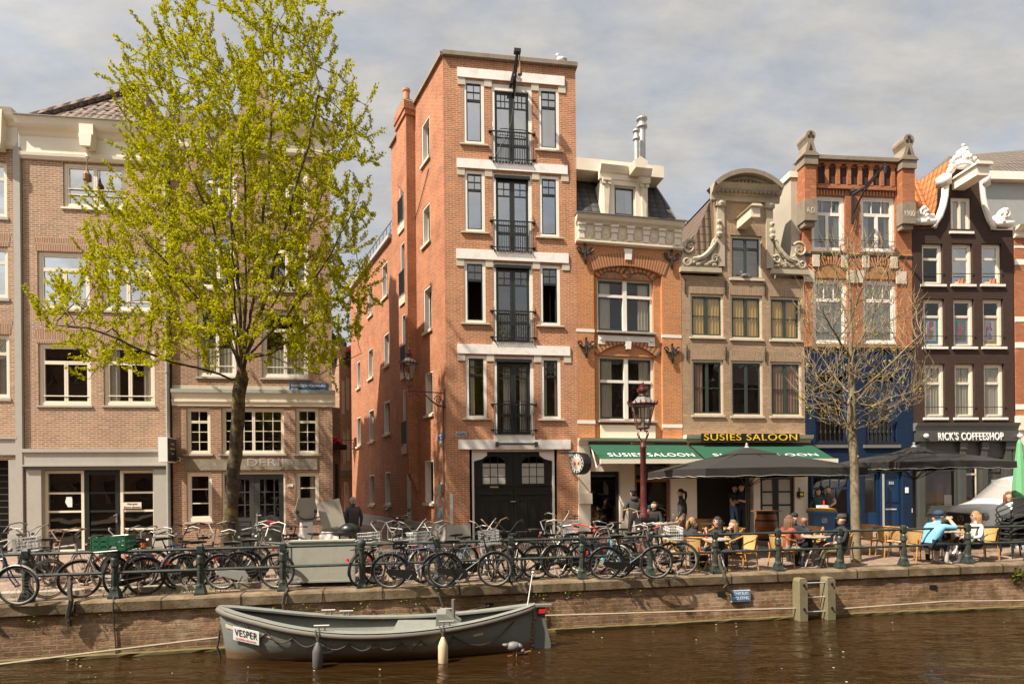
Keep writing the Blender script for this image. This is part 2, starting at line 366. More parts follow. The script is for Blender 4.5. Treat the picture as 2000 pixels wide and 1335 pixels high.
def wall_grid(mb, u0, u1, v0, v1, holes, depth=.22, y=0.0):
    us = sorted({u0, u1, *[min(max(h[i], u0), u1) for h in holes for i in (0, 1)]})
    vs = sorted({v0, v1, *[min(max(h[i], v0), v1) for h in holes for i in (2, 3)]})
    inside = lambda a, b: any(h[0] < a < h[1] and h[2] < b < h[3] for h in holes)
    for i in range(len(us)-1):
        for j in range(len(vs)-1):
            if us[i+1]-us[i] < 1e-6 or vs[j+1]-vs[j] < 1e-6: continue
            if not inside((us[i]+us[i+1])/2, (vs[j]+vs[j+1])/2):
                mb.add([(us[i], y, vs[j]), (us[i+1], y, vs[j]), (us[i+1], y, vs[j+1]), (us[i], y, vs[j+1])], [(0, 1, 2, 3)])
    for h in holes: reveal(mb, h, depth, y)
    return mb
def reveal(mb, h, depth, y=0.0):
    a, b, c, d = h
    q = [(a, c), (b, c), (b, d), (a, d)]
    for i in range(4):
        p, t = q[i], q[(i+1) % 4]
        mb.add([(p[0], y, p[1]), (t[0], y, t[1]), (t[0], y+depth, t[1]), (p[0], y+depth, p[1])], [(3, 2, 1, 0)])
def profile_wall(mb, lv, holes, depth=.22, y=0.0):       # lv: rising (v, uL, uR)
    vs = sorted({a[0] for a in lv} | {h[i] for h in holes for i in (2, 3) if lv[0][0] < h[i] < lv[-1][0]})
    def lr(v):
        for a, b in zip(lv, lv[1:]):
            if a[0] <= v <= b[0]:
                k = 0 if b[0] == a[0] else (v-a[0])/(b[0]-a[0]); return a[1]+(b[1]-a[1])*k, a[2]+(b[2]-a[2])*k
    for v0, v1 in zip(vs, vs[1:]):
        m = (v0+v1)/2; hs = sorted([h for h in holes if h[2] < m < h[3]])
        (l0, r0), (l1, r1) = lr(v0), lr(v1)
        cuts0, cuts1 = [l0], [l1]
        for h in hs: cuts0 += [h[0], h[1]]; cuts1 += [h[0], h[1]]
        cuts0.append(r0); cuts1.append(r1)
        for k in range(0, len(cuts0), 2):
            mb.add([(cuts0[k], y, v0), (cuts0[k+1], y, v0), (cuts1[k+1], y, v1), (cuts1[k], y, v1)], [(0, 1, 2, 3)])
    for h in holes: reveal(mb, h, depth, y)
    return mb
def frame_ring(mb, a, b, c, d, w, y0, y1, wb=None):
    wb = wb or w
    mb.box(a, b, y0, y1, d-w, d); mb.box(a, b, y0, y1, c, c+wb)
    mb.box(a, a+w, y0, y1, c+wb, d-w); mb.box(b-w, b, y0, y1, c+wb, d-w)
C1 = [(0, 0, 1, 1, 0, 0)]
def curtain_mesh(mb, u0, u1, v0, v1, y, waves=None, amp=.025):
    n = max(6, int((u1-u0)/.03)); k = waves or (u1-u0)/.11; ph = rnd.random()*6
    vs = []
    for i in range(n+1):
        u = u0+(u1-u0)*i/n; w = y+amp*math.sin(ph+2*math.pi*k*i/n+.7*math.sin(i*.37))
        vs += [(u, w, v0), (u, w*1.0, v1)]
    mb.add(vs, [(2*i, 2*i+2, 2*i+3, 2*i+1) for i in range(n)])
def window(F, r, fr=.07, fm='white', sm='white', cells=C1, y=.05, sw=.045, sill=None, curtain=None, g='g_mid', name='window', bar=.022, hole=True, frb=None, parent=None, skip=(), label=None):
    a, b, c, d = r; par = parent or F.root
    if hole: F.holes.append(r)
    mb = MB(); e = .002
    frame_ring(mb, a+e, b-e, c+e, d-e, fr, y, y+.09, frb)
    o = mb.build(name, fm, par)
    if label: o['label'] = label
    frb = frb or fr
    ia, ib, ic, id_ = a+fr, b-fr, c+frb, d-fr
    sb, pn = MB(), MB(); W, H = ib-ia, id_-ic
    for q, ce in enumerate(cells):
        x0, z0, x1, z1 = ia+W*ce[0], ic+H*ce[1], ia+W*ce[2], ic+H*ce[3]
        frame_ring(sb, x0, x1, z0, z1, sw, y+.015+.003*(q % 2), y+.07)
        nx, nz = ce[4], ce[5]
        for i in range(1, nx): t = x0+(x1-x0)*i/nx; sb.box(t-bar/2, t+bar/2, y+.02, y+.06, z0+sw, z1-sw)
        for i in range(1, nz): t = z0+(z1-z0)*i/nz; sb.box(x0+sw, x1-sw, y+.022, y+.058, t-bar/2, t+bar/2)
        if q not in skip:
            pn.add([(x0+sw*.5, y+.045, z0+sw*.5), (x1-sw*.5, y+.045, z0+sw*.5), (x1-sw*.5, y+.045, z1-sw*.5), (x0+sw*.5, y+.045, z1-sw*.5)], [(0, 1, 2, 3)])
    sb.build('sash', sm, o)
    if pn.v: pn.build('pane', g, o)
    if sill:
        mt, ov, hh, pr = sill
        MB().box(a-ov, b+ov, -pr*.55, y+.02, c-hh, c-.003).build('sill', mt, o)
    if curtain:
        mt, kind = curtain; cb = MB(); yy = y+.085
        if kind == 'full': curtain_mesh(cb, ia, ia+W*.49, ic, id_, yy); curtain_mesh(cb, ia+W*.51, ib, ic, id_, yy)
        elif kind == 'sides': curtain_mesh(cb, ia, ia+W*.24, ic, id_, yy); curtain_mesh(cb, ib-W*.22, ib, ic, id_, yy)
        elif kind == 'left': curtain_mesh(cb, ia, ia+W*.38, ic, id_, yy)
        elif kind == 'right': curtain_mesh(cb, ia+W*.62, ib, ic, id_, yy)
        elif kind == 'low': curtain_mesh(cb, ia, ib, ic, ic+H*.42, yy, amp=.012)
        elif kind == 'blind': cb.add([(ia, yy, ic), (ib, yy, ic), (ib, yy, id_), (ia, yy, id_)], [(0, 1, 2, 3)])
        elif kind == 'top': cb.add([(ia, yy, ic+H*.6), (ib, yy, ic+H*.6), (ib, yy, id_), (ia, yy, id_)], [(0, 1, 2, 3)])
        cb.build('curtain', mt, o)
    return o
def body(F, u0, u1, v1, mt, depth=9.0, inset=.75, v0=0, skew=0):   # front wall with its openings, flanks, back and the dim room behind
    mb = MB()
    wall_grid(mb, u0, u1, v0, v1, F.holes); ub = u1-skew*depth
    mb.add([(u0, 0, v0), (u0, depth, v0), (u0, depth, v1), (u0, 0, v1)], [(3, 2, 1, 0)])
    mb.add([(u1, 0, v0), (ub, depth, v0), (ub, depth, v1), (u1, 0, v1)], [(0, 1, 2, 3)])
    mb.add([(u0, depth, v0), (ub, depth, v0), (ub, depth, v1), (u0, depth, v1)], [(3, 2, 1, 0)])
    mb.add([(u0, 0, v1-.02), (u1, 0, v1-.02), (ub, depth, v1-.02), (u0, depth, v1-.02)], [(0, 1, 2, 3)])
    o = mb.build('wall', mt, F.root)
    MB().box(u0+.05, u1-.05-skew*(inset+.1), inset, inset+.05, v0, v1-.1).build('interior', 'interior', F.root)
    return o
def cornice(name, F, u0, u1, v0, v1, prof, mt, parent=None, ret=0.0):
    """prof: list of (height fraction, projection); swept along the front and returned at the ends"""
    mb = MB(); P = [(-p, v0+(v1-v0)*h) for h, p in prof]
    pts = [(.0, v0)]+P+[(.0, v1)]; n = len(pts)
    vs = [(u0, y, z) for y, z in pts]+[(u1, y, z) for y, z in pts]
    fs = [(i, i+n, (i+1) % n+n, (i+1) % n) for i in range(n)]
    mb.add(vs, fs+[tuple(range(n)), tuple(range(2*n-1, n-1, -1))])
    return mb.build(name, mt, parent or F.root)
# ================================================================ HOUSES
CORN = [(0, .05), (.08, .09), (.16, .10), (.19, .04), (.58, .04), (.62, .08), (.70, .12), (.76, .2), (.82, .24), (1, .30)]
CAS = [(0, 0, .5, .72, 1, 1), (.5, 0, 1, .72, 1, 1), (0, .72, 1, 1, 1, 1)]           # transom light over two casements
def bar_rail(F, r, name='window_rail', mt='cream', y=-.01, rr=.016):
    return MB().tube([(r[0], y, r[2]), (r[1], y, r[2])], rr, 6).build(name, mt, F.root)
def soldier(F, r, mt, h=.42, ov=.1, par=None):          # flat arch of upright bricks over an opening, 4 mm proud
    a, b, c, d = r
    MB().prism([(a-ov*.4, d+.01), (b+ov*.4, d+.01), (b+ov, d+h), (a-ov, d+h)], -.006, -.001).build('flat_arch', mt, F.root)
# ---------------------------------------------------------------- far left house
F = Fac('plastered_canal_house', 'canal house with cream cornice, cut off by the left edge of the picture', 'house', (-19.5, 17.65), .125)
uR = F.U(37); uL = uR-6
for (x1, y0, y1), g in (((13, 316, 424), 'g_sky'), ((15, 482, 582), 'g_sky'), ((18, 653, 777), 'g_mid')):
    b = F.U(x1, y0); r = (b-1.5, b, F.V(8, y1), F.V(8, y0)); window(F, r, .08, 'cream', 'cream', CAS, g=g, sill=('stone', .05, .09, .06), curtain=('curtain', 'sides'))
    if y0 > 400: soldier(F, r, 'brick_soldier')
vt = F.V(20, 292)
r = (uL, F.U(18), -.3, F.V(10, 898)); F.holes.append(r)
body(F, uL, uR, vt, 'brick_buff', v0=-.3)
cornice('cornice', F, uL, uR+.06, vt, F.V(20, 209, .3), CORN, 'cream')
MB().prism([(uR-.75, vt-.12), (uR-.25, vt-.12), (uR-.2, vt+1.1), (uR-.8, vt+1.1)], -.28, -.04).sphere((uR-.5, -.3, vt+.05), .2, 8, (1, .6, 1.1)).build('cornice_console', 'cream', F.root)
MB().box(uL, uR, -.05, .1, F.V(20, 888), F.V(20, 855)).box(uL, uR, -.09, -.02, F.V(20, 857), F.V(20, 852)).build('stone_lintel', 'stone', F.root)
MB().box(F.U(19), uR, -.06, .12, -.3, F.V(20, 898)).box(F.U(18), uR+.03, -.1, .05, -.3, F.V(20, 1042)).build('stone_pier', 'stone', F.root)
s = MB()
for k in range(14): z = -.1+k*.2; s.box(uL, F.U(18), .3, .33, z, z+.03)
s.build('roller_shutter', 'grey_shop', F.root)
# ---------------------------------------------------------------- left brick house with glazed shop front
F = Fac('brick_canal_house', 'buff brick canal house with cream cornice and glazed cream shop front', 'house', (-15.14, 18.2), .125)
u0, u1 = F.U(49), F.U(328); vt = F.V(170, 317)
L1W = []
for x0, x1, y0, y1, g, cu in ((123, 245, 317, 404, 'g_sky', None), (73, 175, 490, 603, 'g_sky', 'left'), (198.5, 298, 493, 606, 'g_sky', None), (75, 177.5, 670, 791, 'g_low', None), (202, 302, 672, 791, 'g_low', 'sides')):
    r = F.r(x0, x1, y0, y1); two = y0 < 400
    window(F, r, .09, 'cream', 'cream', [(0, 0, .5, 1, 1, 1), (.5, 0, 1, 1, 1, 1)] if two else CAS, g=g, sw=.055, sill=('stone' if not two else 'cream', .05, .06, .07), curtain=('curtain', cu) if cu else None)
    z = r[2]+.3+(.12 if two else 0)
    bar_rail(F, (r[0]+.06, r[1]-.06, z), y=.06)
    if two: bar_rail(F, (r[0]+.06, r[1]-.06, z+.18), y=.06)
    else: soldier(F, r, 'brick_soldier')
rs = (F.U(80), F.U(301), -.3, F.V(190, 916)); F.holes.append(rs)
body(F, u0, u1, vt, 'brick_buff', v0=-.4)
cornice('cornice', F, u0-.05, u1+.02, vt, F.V(170, 232, .3), CORN, 'cream')
MB().box(u0-.05, u1+.02, -.33, -.02, F.V(170, 232, .3)+.002, F.V(170, 232, .3)+.03).build('gutter_edge', 'lead', F.root)
c = F.U(179, 280); v = F.V(179, 272)
MB().box(c-.2, c+.2, -.3, -.04, v-.02, v+.3).prism([(c-.15, v-.4), (c+.15, v-.4), (c+.19, v-.02), (c-.19, v-.02)], -.36, -.04).lathe([(.03, -.75), (.07, -.68), (.03, -.6), (.05, -.42)], (c, -.22, v), 8).build('hoist_bracket', 'cream', F.root)
MB().tube([(c, -.25, v-.75), (c, -.25, v-1.0)], .012).lathe([(.02, -1.5), (.12, -1.42), (.12, -1.25), (.05, -1.15), (.02, -1)], (c, -.25, v), 8).build('hoist_pulley', 'rust', F.root)
p = at_depth(190, 172, 21.5); q = F.root.matrix_world
th = F.th; ctr = F.U(172, 200, -3); zt = F.V(190, 172, -3.4); zb = F.V(170, 232, .3)
ua, ub = F.U(55, 226, .0), F.U(287, 236, .0); cu_ = (ua+ub)/2
mb = MB(); mb.add([(ua, 0, zb), (ub, 0, zb), (cu_+.15, 3.3, zt), (ub, 8, zb), (ua, 8, zb), (cu_+.15, 4.6, zt)], [(0, 1, 2), (0, 2, 5, 4), (1, 3, 5, 2), (3, 4, 5)])
rf = mb.build('hip_roof', 'tile_brown', F.root)
# raised pantile rows on the front slope and the ridge caps
pt = MB(); A, B, T = Vector((ua, 0, zb)), Vector((ub, 0, zb)), Vector((cu_+.15, 3.3, zt)); nrm = (B-A).cross(T-A).normalized()
for k in range(9):
    f = k/9; a, b = A.lerp(T, f), B.lerp(T, f); nn = max(1, int((b-a).length/.3))
    for i in range(nn):
        x0 = a.lerp(b, (i+.12)/nn); e = T-A.lerp(B, (i+.5)/nn); e = ((T-(A+B)/2).normalized())*((T-(A+B)/2).length/9*1.06)
        x1 = a.lerp(b, (i+.95)/nn)
        pt.add([x0+nrm*.05, x1+nrm*.02, x1+e*.97+nrm*.004, x0+e*.97+nrm*.03, x0-nrm*.03, x1-nrm*.03], [(0, 1, 2, 3), (4, 5, 1, 0), (0, 3, 4)])
pt.build('roof_tiles', 'tile_brown', rf)
MB().tube([A+nrm*.05, T+nrm*.1], .13, 7).tube([B+nrm*.05, T+nrm*.1], .13, 7).build('ridge_tiles', 'tile_brown', rf)
MB().box(u0-.02, u1+.02, -.07, .1, F.V(190, 908), F.V(190, 883)).box(u0-.04, u1+.02, -.12, -.02, F.V(190, 883)+.003, F.V(190, 876)).box(u0-.04, u1+.03, -.14, -.02, F.V(190, 910), F.V(190, 907)).build('stone_lintel', 'stone', F.root)
MB().box(u0, u1, -.04, .1, F.V(190, 917), F.V(190, 910)-.003).build('lead_strip', 'lead', F.root)
for xa, xb in ((53, 82), (300.5, 328)):
    a, b = F.U(xa), F.U(xb)
    MB().box(a, b, -.05, .15, -.4, F.V(190, 917)).box(a-.03, b+.03, -.1, .05, -.4, F.V(190, 1048)).build('stone_pier', 'stone', F.root)
vb = F.V(190, 1080); tops = [F.V(190, y) for y in (918, 962, 998, 1034, 1072)]
def shop_pane(xa, xb, par, nm, mt, w=.085, door=False):
    a, b = F.U(xa, 980), F.U(xb, 980); mb = MB(); frame_ring(mb, a, b, vb, tops[0], w, .12, .22)
    for t in tops[1:4]: mb.box(a+w, b-w, .135, .2, t-.03, t+.03)
    mb.box(a+w, b-w, .13, .21, vb+w, tops[4] if not door else tops[4]-.2)
    o = mb.build(nm, mt, par); g = MB(); g.add([(a+w*.5, .17, vb), (b-w*.5, .17, vb), (b-w*.5, .17, tops[0]-.03), (a+w*.5, .17, tops[0]-.03)], [(0, 1, 2, 3)]); g.build('pane', 'g_shop', o)
    return o
shop_pane(83, 160, F.root, 'shop_window', 'cream'); shop_pane(231, 301, F.root, 'shop_window', 'cream')
d = shop_pane(161, 230, F.root, 'door', 'dkgreen', .13, True)
MB().box(F.U(222), F.U(225), .08, .12, F.V(224, 1020), F.V(224, 1003)).tube([(F.U(223), .08, F.V(224, 1006)), (F.U(219), .05, F.V(224, 1006))], .015).build('door_handle', 'chrome', d)
pp = F.r(121, 135, 970, 990); MB().prism([(pp[0]+.04, pp[3]), (pp[1]-.02, pp[3]), (pp[1], pp[3]-.06), (pp[1], pp[2]), (pp[0]+.08, pp[2]), (pp[0], (pp[2]+pp[3])/2)], .158, .163).build('paper_notice', 'signwhite', F.root)
sg = F.r(237.5, 273, 980.5, 993); so = empty('no_bicycles_sign', F.w((sg[0]+sg[1])/2, (sg[2]+sg[3])/2, -.1), F.th, 'small cream notice reading Hier geen fietsen plaatsen in the shop window', 'sign')
w_, h_ = sg[1]-sg[0], sg[3]-sg[2]
MB().box(-w_/2, w_/2, 0, .012, -h_/2, h_/2).build('sign_plate', 'cream', so)
text('Hier geen', .055, 'black', parent=so, loc=(0, -.004, .05), depth=.002); text('fietsen plaatsen', .055, 'black', parent=so, loc=(0, -.004, -.055), width=w_*.92, depth=.002)
dp = empty('downpipe', F.w(F.U(329.5, 700), 0, .1), F.th, 'grey zinc downpipe between the two left brick houses', 'downpipe')
mb = MB().tube([(0, 0, -.1), (0, 0, F.V(329, 330))], .06, 8)
for z in (.6, 2.9, 5.5, 8.2, 11): mb.lathe([(.075, 0), (.075, .06)], (0, 0, z), 8)
mb.build('pipe', 'zinc', dp)
MB().box(-.1, .1, -.1, .05, F.V(329, 330), F.V(329, 305)).build('hopper_head', 'black', dp)
dp = empty('downpipe', F.w(u0-.12, 0, .05), F.th, 'wide grey downpipe at the far left house party wall', 'downpipe')
MB().box(-.09, .1, -.04, .1, -.3, F.V(45, 290)).build('pipe', 'stone', dp)
# ---------------------------------------------------------------- second brick house, behind the green tree
F = Fac('corner_brick_house', 'brown brick corner house with dark double doors behind the green tree', 'house', (-10.82, 18.74), .125)
u0, u1 = .03, F.U(648, 700); vt = F.V(560, 305)
for x0, x1, y0, y1, g, cu in ((393, 462, 325, 415, 'g_mid', None), (520, 600, 328, 418, 'g_mid', 'top'), (386, 463, 455, 562, 'g_mid', None), (516, 602, 455, 566, 'g_mid', 'sides'), (385, 461, 600, 735, 'g_low', 'low'), (511, 601, 604, 737, 'g_low', 'low')):
    r = F.r(x0, x1, y0, y1); window(F, r, .09, 'white', 'white', CAS, g=g, sw=.05, sill=('stone', .06, .06, .08), curtain=('curtain', cu) if cu else None)
    bar_rail(F, (r[0]+.06, r[1]-.06, r[2]+.35), mt='white', y=.06, rr=.012); soldier(F, r, 'brick_soldier')
G3 = lambda k: [(0, .72, 1, 1, k, 1), (0, 0, 1, .72, k, 3)]
for x0, x1, k in ((364, 411, 2), (577, 622, 2)):
    r = F.r(x0, x1, 796, 886); window(F, r, .07, 'cream', 'cream', G3(k), g='g_low', sw=.04, sill=('stone', .08, .06, .1))
r = F.r(432.5, 555, 796, 886); window(F, r, .07, 'cream', 'cream', [(0, 0, .5, 1, 3, 4), (.5, 0, 1, 1, 3, 4)], g='g_low', sw=.045, sill=('stone', .08, .06, .1))
for x0, x1, y1 in ((364.5, 414, 1019), (577.5, 623, 1012)):
    r = F.r(x0, x1, 922, y1); window(F, r, .085, 'cream', 'cream', [(0, 0, 1, 1, 1, 3)], g='g_low', sw=.04, bar=.035, sill=('stone', .06, .06, .09), frb=.14, curtain=('curtain_w', 'right') if x0 > 500 else None)
rd = F.r(433.5, 557.5, 922, 1066); rd = (rd[0], rd[1], -.15, rd[3]); F.holes.append(rd)
body(F, u0, u1, vt, 'brick_brown', depth=6, v0=-.3, skew=.45)
cornice('cornice', F, u0, u1+.12, vt, F.V(560, 232, .3), CORN, 'cream')
fm = MB(); frame_ring(fm, rd[0]+.002, rd[1]-.002, rd[2], rd[3]-.002, .06, .05, .14, .01); fm.build('door_frame', 'cream', F.root)
for a, b in ((rd[0]+.065, (rd[0]+rd[1])/2-.004), ((rd[0]+rd[1])/2+.004, rd[1]-.065)):
    t, z0 = rd[3]-.07, rd[2]+.02; mb = MB(); zm = F.V(500, 1010); zl = F.V(500, 1030)
    mb.box(a, b, .1, .16, z0, zm); mb.box(a, a+.16, .1, .16, zm, t); mb.box(b-.16, b, .1, .16, zm, t); mb.box(a+.16, b-.16, .1, .16, t-.16, t)
    W = b-a-.32
    for i in (1, 3): mb.box(a+.16+W*i/4-.02, a+.16+W*i/4+.02, .11, .15, zm, t-.16)
    for i in (1, 2): zz = zm+(t-.16-zm)*i/3; mb.box(a+.16, b-.16, .112, .148, zz-.018, zz+.018)
    for zA, zB in ((zl+.05, zm-.08), (z0+.12, zl-.05)): frame_ring(mb, a+.14, b-.14, zA, zB, .035, .085, .1)
    o = mb.build('door', 'grey_door', F.root)
    MB().box(a+.15, b-.15, .125, .13, zm, t-.16).build('pane', 'g_low', o)
    if a > (rd[0]+rd[1])/2-.1: MB().box(a+.03, a+.09, .08, .1, F.V(500, 1019), F.V(500, 1002)).tube([(a+.06, .06, F.V(500, 1006)), (a+.2, .05, F.V(500, 1006))], .014).build('door_handle', 'chrome', o)
eb = F.r(362, 620, 896, 918); MB().box(eb[0], eb[1], -.035, .02, eb[2], eb[3]).build('engraved_stone_band', 'engrave', F.root)
text('DERIJ', .26, 'stone', name='engraved_letters', parent=F.root, loc=(F.U(519, 905), -.037, F.V(519, 903)), width=F.U(555, 905)-F.U(484, 905), depth=.003)
text('FABRIEK', .13, 'stone', name='engraved_letters', parent=F.root, loc=(F.U(590, 906), -.037, F.V(590, 906)), depth=.003)
cornice('shop_fascia', F, u0, u1+.1, F.V(480, 793), F.V(480, 768), [(0, .04), (.3, .05), (.32, .075), (.5, .075), (.52, .04), (.8, .06), (1, .08)], 'cream')
MB().box(u0, u1+.1, -.12, .0, F.V(480, 768)+.002, F.V(480, 761)).build('lead_capping', 'zinc', F.root)
MB().box(u0, u1, -.015, .0, F.V(480, 760), F.V(480, 753)).build('tan_band', 'stone_l', F.root)
MB().box(F.U(561), F.U(572), -.02, 0, F.V(566, 950), F.V(566, 945)).build('house_number_plate', 'signwhite', F.root)
# brick chimney gable behind, orange with lichen at the top
z = lambda y: F.V(500, y, -3)
a, b, c = F.U(470, 200, -3), F.U(497, 200, -3), F.U(548, 200, -3)
MB().prism([(a, vt), (c, vt), (c, z(218)), (b+.12, z(150)), (b, z(122)), (a, z(122))], 3, 3.9).build('chimney', 'brick_grey', F.root)
MB().box(a-.06, b+.06, 2.94, 3.96, z(122)-.22, z(122)+.04).build('chimney_cap', 'tile_orange', F.root)
# street name plate on that house
P = F.w(F.U(603, 757), F.V(603, 757), .04); s = empty('street_name_sign', P, F.th, 'dark blue street sign reading Oudezijds Voorburg wal by the alley corner', 'sign')
MB().box(-.60, .60, 0, .025, -.15, .15).build('sign_plate', 'bluesign', s)
text('OUDEZIJDS VOORBURG', .085, 'signwhite', parent=s, loc=(0, -.004, .06), width=1.08, depth=.002)
text('WAL', .085, 'signwhite', parent=s, loc=(-.42, -.004, -.06), depth=.002); text('CENTRUM', .04, 'signwhite', parent=s, loc=(.38, -.004, -.09), depth=.002)
s = empty('hanging_box_sign', F.w(F.U(340, 880), F.V(340, 880), .0), F.th, 'white and black projecting box sign beside the drainpipe', 'sign')
MB().box(-.14, .12, -.75, -.1, -.38, .38).build('sign_case', 'signwhite', s); MB().box(.122, .13, -.72, -.13, -.35, .35).build('sign_face', 'black', s); MB().box(-.02, .02, -.1, 0, -.2, -.16).build('bracket', 'black', s)
for k, (z0, w0) in enumerate(((.17, .10), (.02, .16), (-.13, .07))): MB().box(.132, .135, -.42-w0, -.42+w0, z0, z0+.03).build('sign_lettering', 'stone_l', s)
s = empty('security_camera', F.w(F.U(360, 897), F.V(360, 897), .0), F.th, 'round security camera beside the engraved stone band', 'camera')
MB().tube([(-.1, 0, -.1), (-.1, -.1, 0)], .02).sphere((-.1, -.14, .0), .07, 8).build('camera_body', 'stone', s); MB().sphere((-.1, -.195, .0), .035, 8).build('camera_lens', 'black', s)
# ---------------------------------------------------------------- tall red corner house
F = Fac('red_corner_house', 'tall narrow red brick corner house with white lintels and small iron balconies', 'house', (-2.205, 19.89), .14)
RED = F
u1 = F.U(1128, 600); vt = F.V(990, 121)
SM = [(0, .71, 1, 1, 2, 2), (0, 0, 1, .71, 1, 1)]
rows = [ # small left, centre, small right  (x0,x1,y0,y1)
 ((905, 945.5, 155, 280), (960, 1039, 162, 318), (1051.5, 1092, 170, 292)),
 ((907, 947, 332, 452), (962.5, 1039, 337, 491), (1053, 1092, 342, 462)),
 ((906.7, 948.5, 508, 630), (963, 1041, 512, 667), (1054.5, 1094, 517, 635)),
 ((910, 950.5, 693, 816.5), (964.5, 1042.5, 696, 848), (1057, 1095, 697, 818))]
GL = ['g_sky', 'g_sky', 'g_mid', 'g_low']
for k, (a, c, b) in enumerate(rows):
    for j, q in enumerate((a, b)):
        r = F.r(*q); open_ = k == 2
        cu = {0: ('curtain', 'full'), 1: None, 2: None, 3: ('curtain_w', 'left' if j == 0 else 'sides')}[k]
        window(F, r, .10, 'white', 'dkgreen', SM, g=GL[k], sw=.04, bar=.028, sill=('stone_l', .13, .05, .12), curtain=cu, skip=(1,) if open_ else (), y=.02)
        if open_:                                        # casement swung inwards
            w = r[1]-r[0]-.2; mb = MB(); frame_ring(mb, 0, w*.8, r[2]+.1, r[2]+(r[3]-r[2])*.68, .05, 0, .04); o = mb.build('open_casement', 'dkgreen', F.root)
            o.location = (r[1]-.09 if j else r[0]+.09, .16, 0); o.rotation_euler = (0, 0, R(180-65) if j else R(75)); g_ = MB().box(.05, w*.8-.05, .015, .02, r[2]+.15, r[2]+(r[3]-r[2])*.68-.05).build('pane', 'g_mid', o)
    r = F.r(*c); F.holes.append(r); x0, x1, z0, z1 = r
    mb = MB(); e = .002
    mb.box(x0+e, x0+.11, .02, .14, z0+e, z1-e).box(x1-.11, x1-e, .02, .14, z0+e, z1-e).box(x0+.11, x1-.11, .02, .14, z1-(.22 if k == 0 else .07), z1-e)
    fo = mb.build('door_frame', 'white', F.root); zt = z1-(.22 if k == 0 else .18)
    if k: MB().box(x0+.06, x1-.06, -.04, .12, zt, z1-.07).build('shutter_box', 'dkdoor', F.root)
    xm = (x0+x1)/2
    for j, (a, b) in enumerate(((x0+.115, xm-.003), (xm+.003, x1-.115))):
        mb = MB(); st = .085; H = zt-z0; zl = z0+H*.27; zu = z0+H*.78
        frame_ring(mb, a, b, z0+.02, zt-.004, st, .085, .135)
        mb.box(a+st, b-st, .09, .13, zl-.05, zl+.05).box(a+st, b-st, .09, .13, zu-.022, zu+.022)
        n = 3 if k == 0 else 2; ia, ib = a+st, b-st
        for i in range(1, n): t = ia+(ib-ia)*i/n; mb.box(t-.016, t+.016, .095, .125, zu, zt-st)
        zz = (zu+zt-st)/2; mb.box(ia, ib, .097, .123, zz-.016, zz+.016)
        if k == 3: mb.box(ia, ib, .1, .12, z0+.06, z0+H*.03)
        o = mb.build('balcony_door', 'dkgreen', F.root)
        MB().add([(ia-.02, .108, z0+.08), (ib+.02, .108, z0+.08), (ib+.02, .108, zt-st+.02), (ia-.02, .108, zt-st+.02)], [(0, 1, 2, 3)]).build('pane', GL[k], o)
        cb = MB()
        if k in (0, 3): curtain_mesh(cb, ia if k == 0 else ia+(ib-ia)*.4, ib, z0+.1, zt-.1, .3); cb.build('curtain', 'curtain', o)
    zr = z0+(z1-z0)*.385; mb = MB()                       # iron balustrade
    mb.box(x0-.0, x1+.0, -.09, -.06, zr-.02, zr+.02).box(x0+.02, x1-.02, -.09, -.06, z0+.12, z0+.15)
    if k in (0, 3): mb.tube([(x0, -.075, zr), (x0+.25, -.075, zr+.0), (xm-.4, -.075, zr+(.1 if k == 0 else .1)), (xm+.4, -.075, zr+.1), (x1, -.075, zr)], .014)
    nb = 16
    for i in range(nb+1): t = x0+.04+(x1-x0-.08)*i/nb; mb.box(t-.008, t+.008, -.083, -.067, z0+.02, zr)
    for t in (x0-.05, x1+.05):
        for zz in (z0+.16, zr): mb.box(t-.06, t+.06, -.085, .0, zz-.018, zz+.018)
    for i in range(13): t = x0+.05+(x1-x0-.1)*i/12; mb.box(t-.03, t+.03, -.11, -.0, z0+.0, z0+.03)
    mb.build('iron_balcony', 'black', F.root)
    for t in (x0+.04, x1-.04): MB().tube([(t, -.02, zr+.12), (t, -.06, zr+.14), (t, -.06, zr+.3), (t, -.02, zr+.32)], .014).build('grab_handle', 'white', F.root)
beams = [(893, 1102, 132.5, 151), (892, 1108, 309.5, 327.5), (891, 1110, 486, 505), (893, 1113, 671.5, 690), (895, 1114, 858.5, 877)]
for k, q in enumerate(beams):
    r = F.r(*q); mb = MB().box(r[0], r[1], -.05, .06, r[2], r[3])
    if k in (3, 4): c = F.r(*rows[k-1][1]); mb.box(c[0]-.02, c[1]+.02, -.048, .058, r[3], c[2]-.004)
    mb.build('white_lintel', 'whitebeam', F.root)
    if k < 4:                                            # pale stone corbels under the ends
        for q2 in (F.U(q[0]+8, q[3]), F.U(rows[k][0][1]+7, q[3]), F.U(rows[k][2][0]-7, q[3]), F.U(q[1]-5, q[3])):
            MB().box(q2-.13, q2+.13, -.025, .05, r[2]-.22-.02, r[2]-.002).build('stone_corbel', 'stone_l', F.root)
rb = F.r(beams[4][0], beams[4][1], 858, 877)
gr = F.r(917.5, 1089.5, 880, 1050); gr = (gr[0], gr[1], -.25, rb[2]-.004); F.holes.append(gr)
body(F, 0, u1, vt, 'brick_red', depth=6, v0=-.3, inset=1.2)
mb = MB(); frame_ring(mb, gr[0]+.09, gr[1]-.09, -.2, gr[3], .07, .1, .22, .01)
zt = gr[3]-.08
for s, x in ((1, gr[0]+.16), (-1, gr[1]-.16)): mb.prism([(x, zt), (x+s*.45, zt), (x+s*.45, zt-.12), (x+s*.28, zt-.24), (x+s*.05, zt-.3), (x, zt-.32)], .1, .2)
mb.build('door_frame', 'white', F.root)
xm = (gr[0]+gr[1])/2
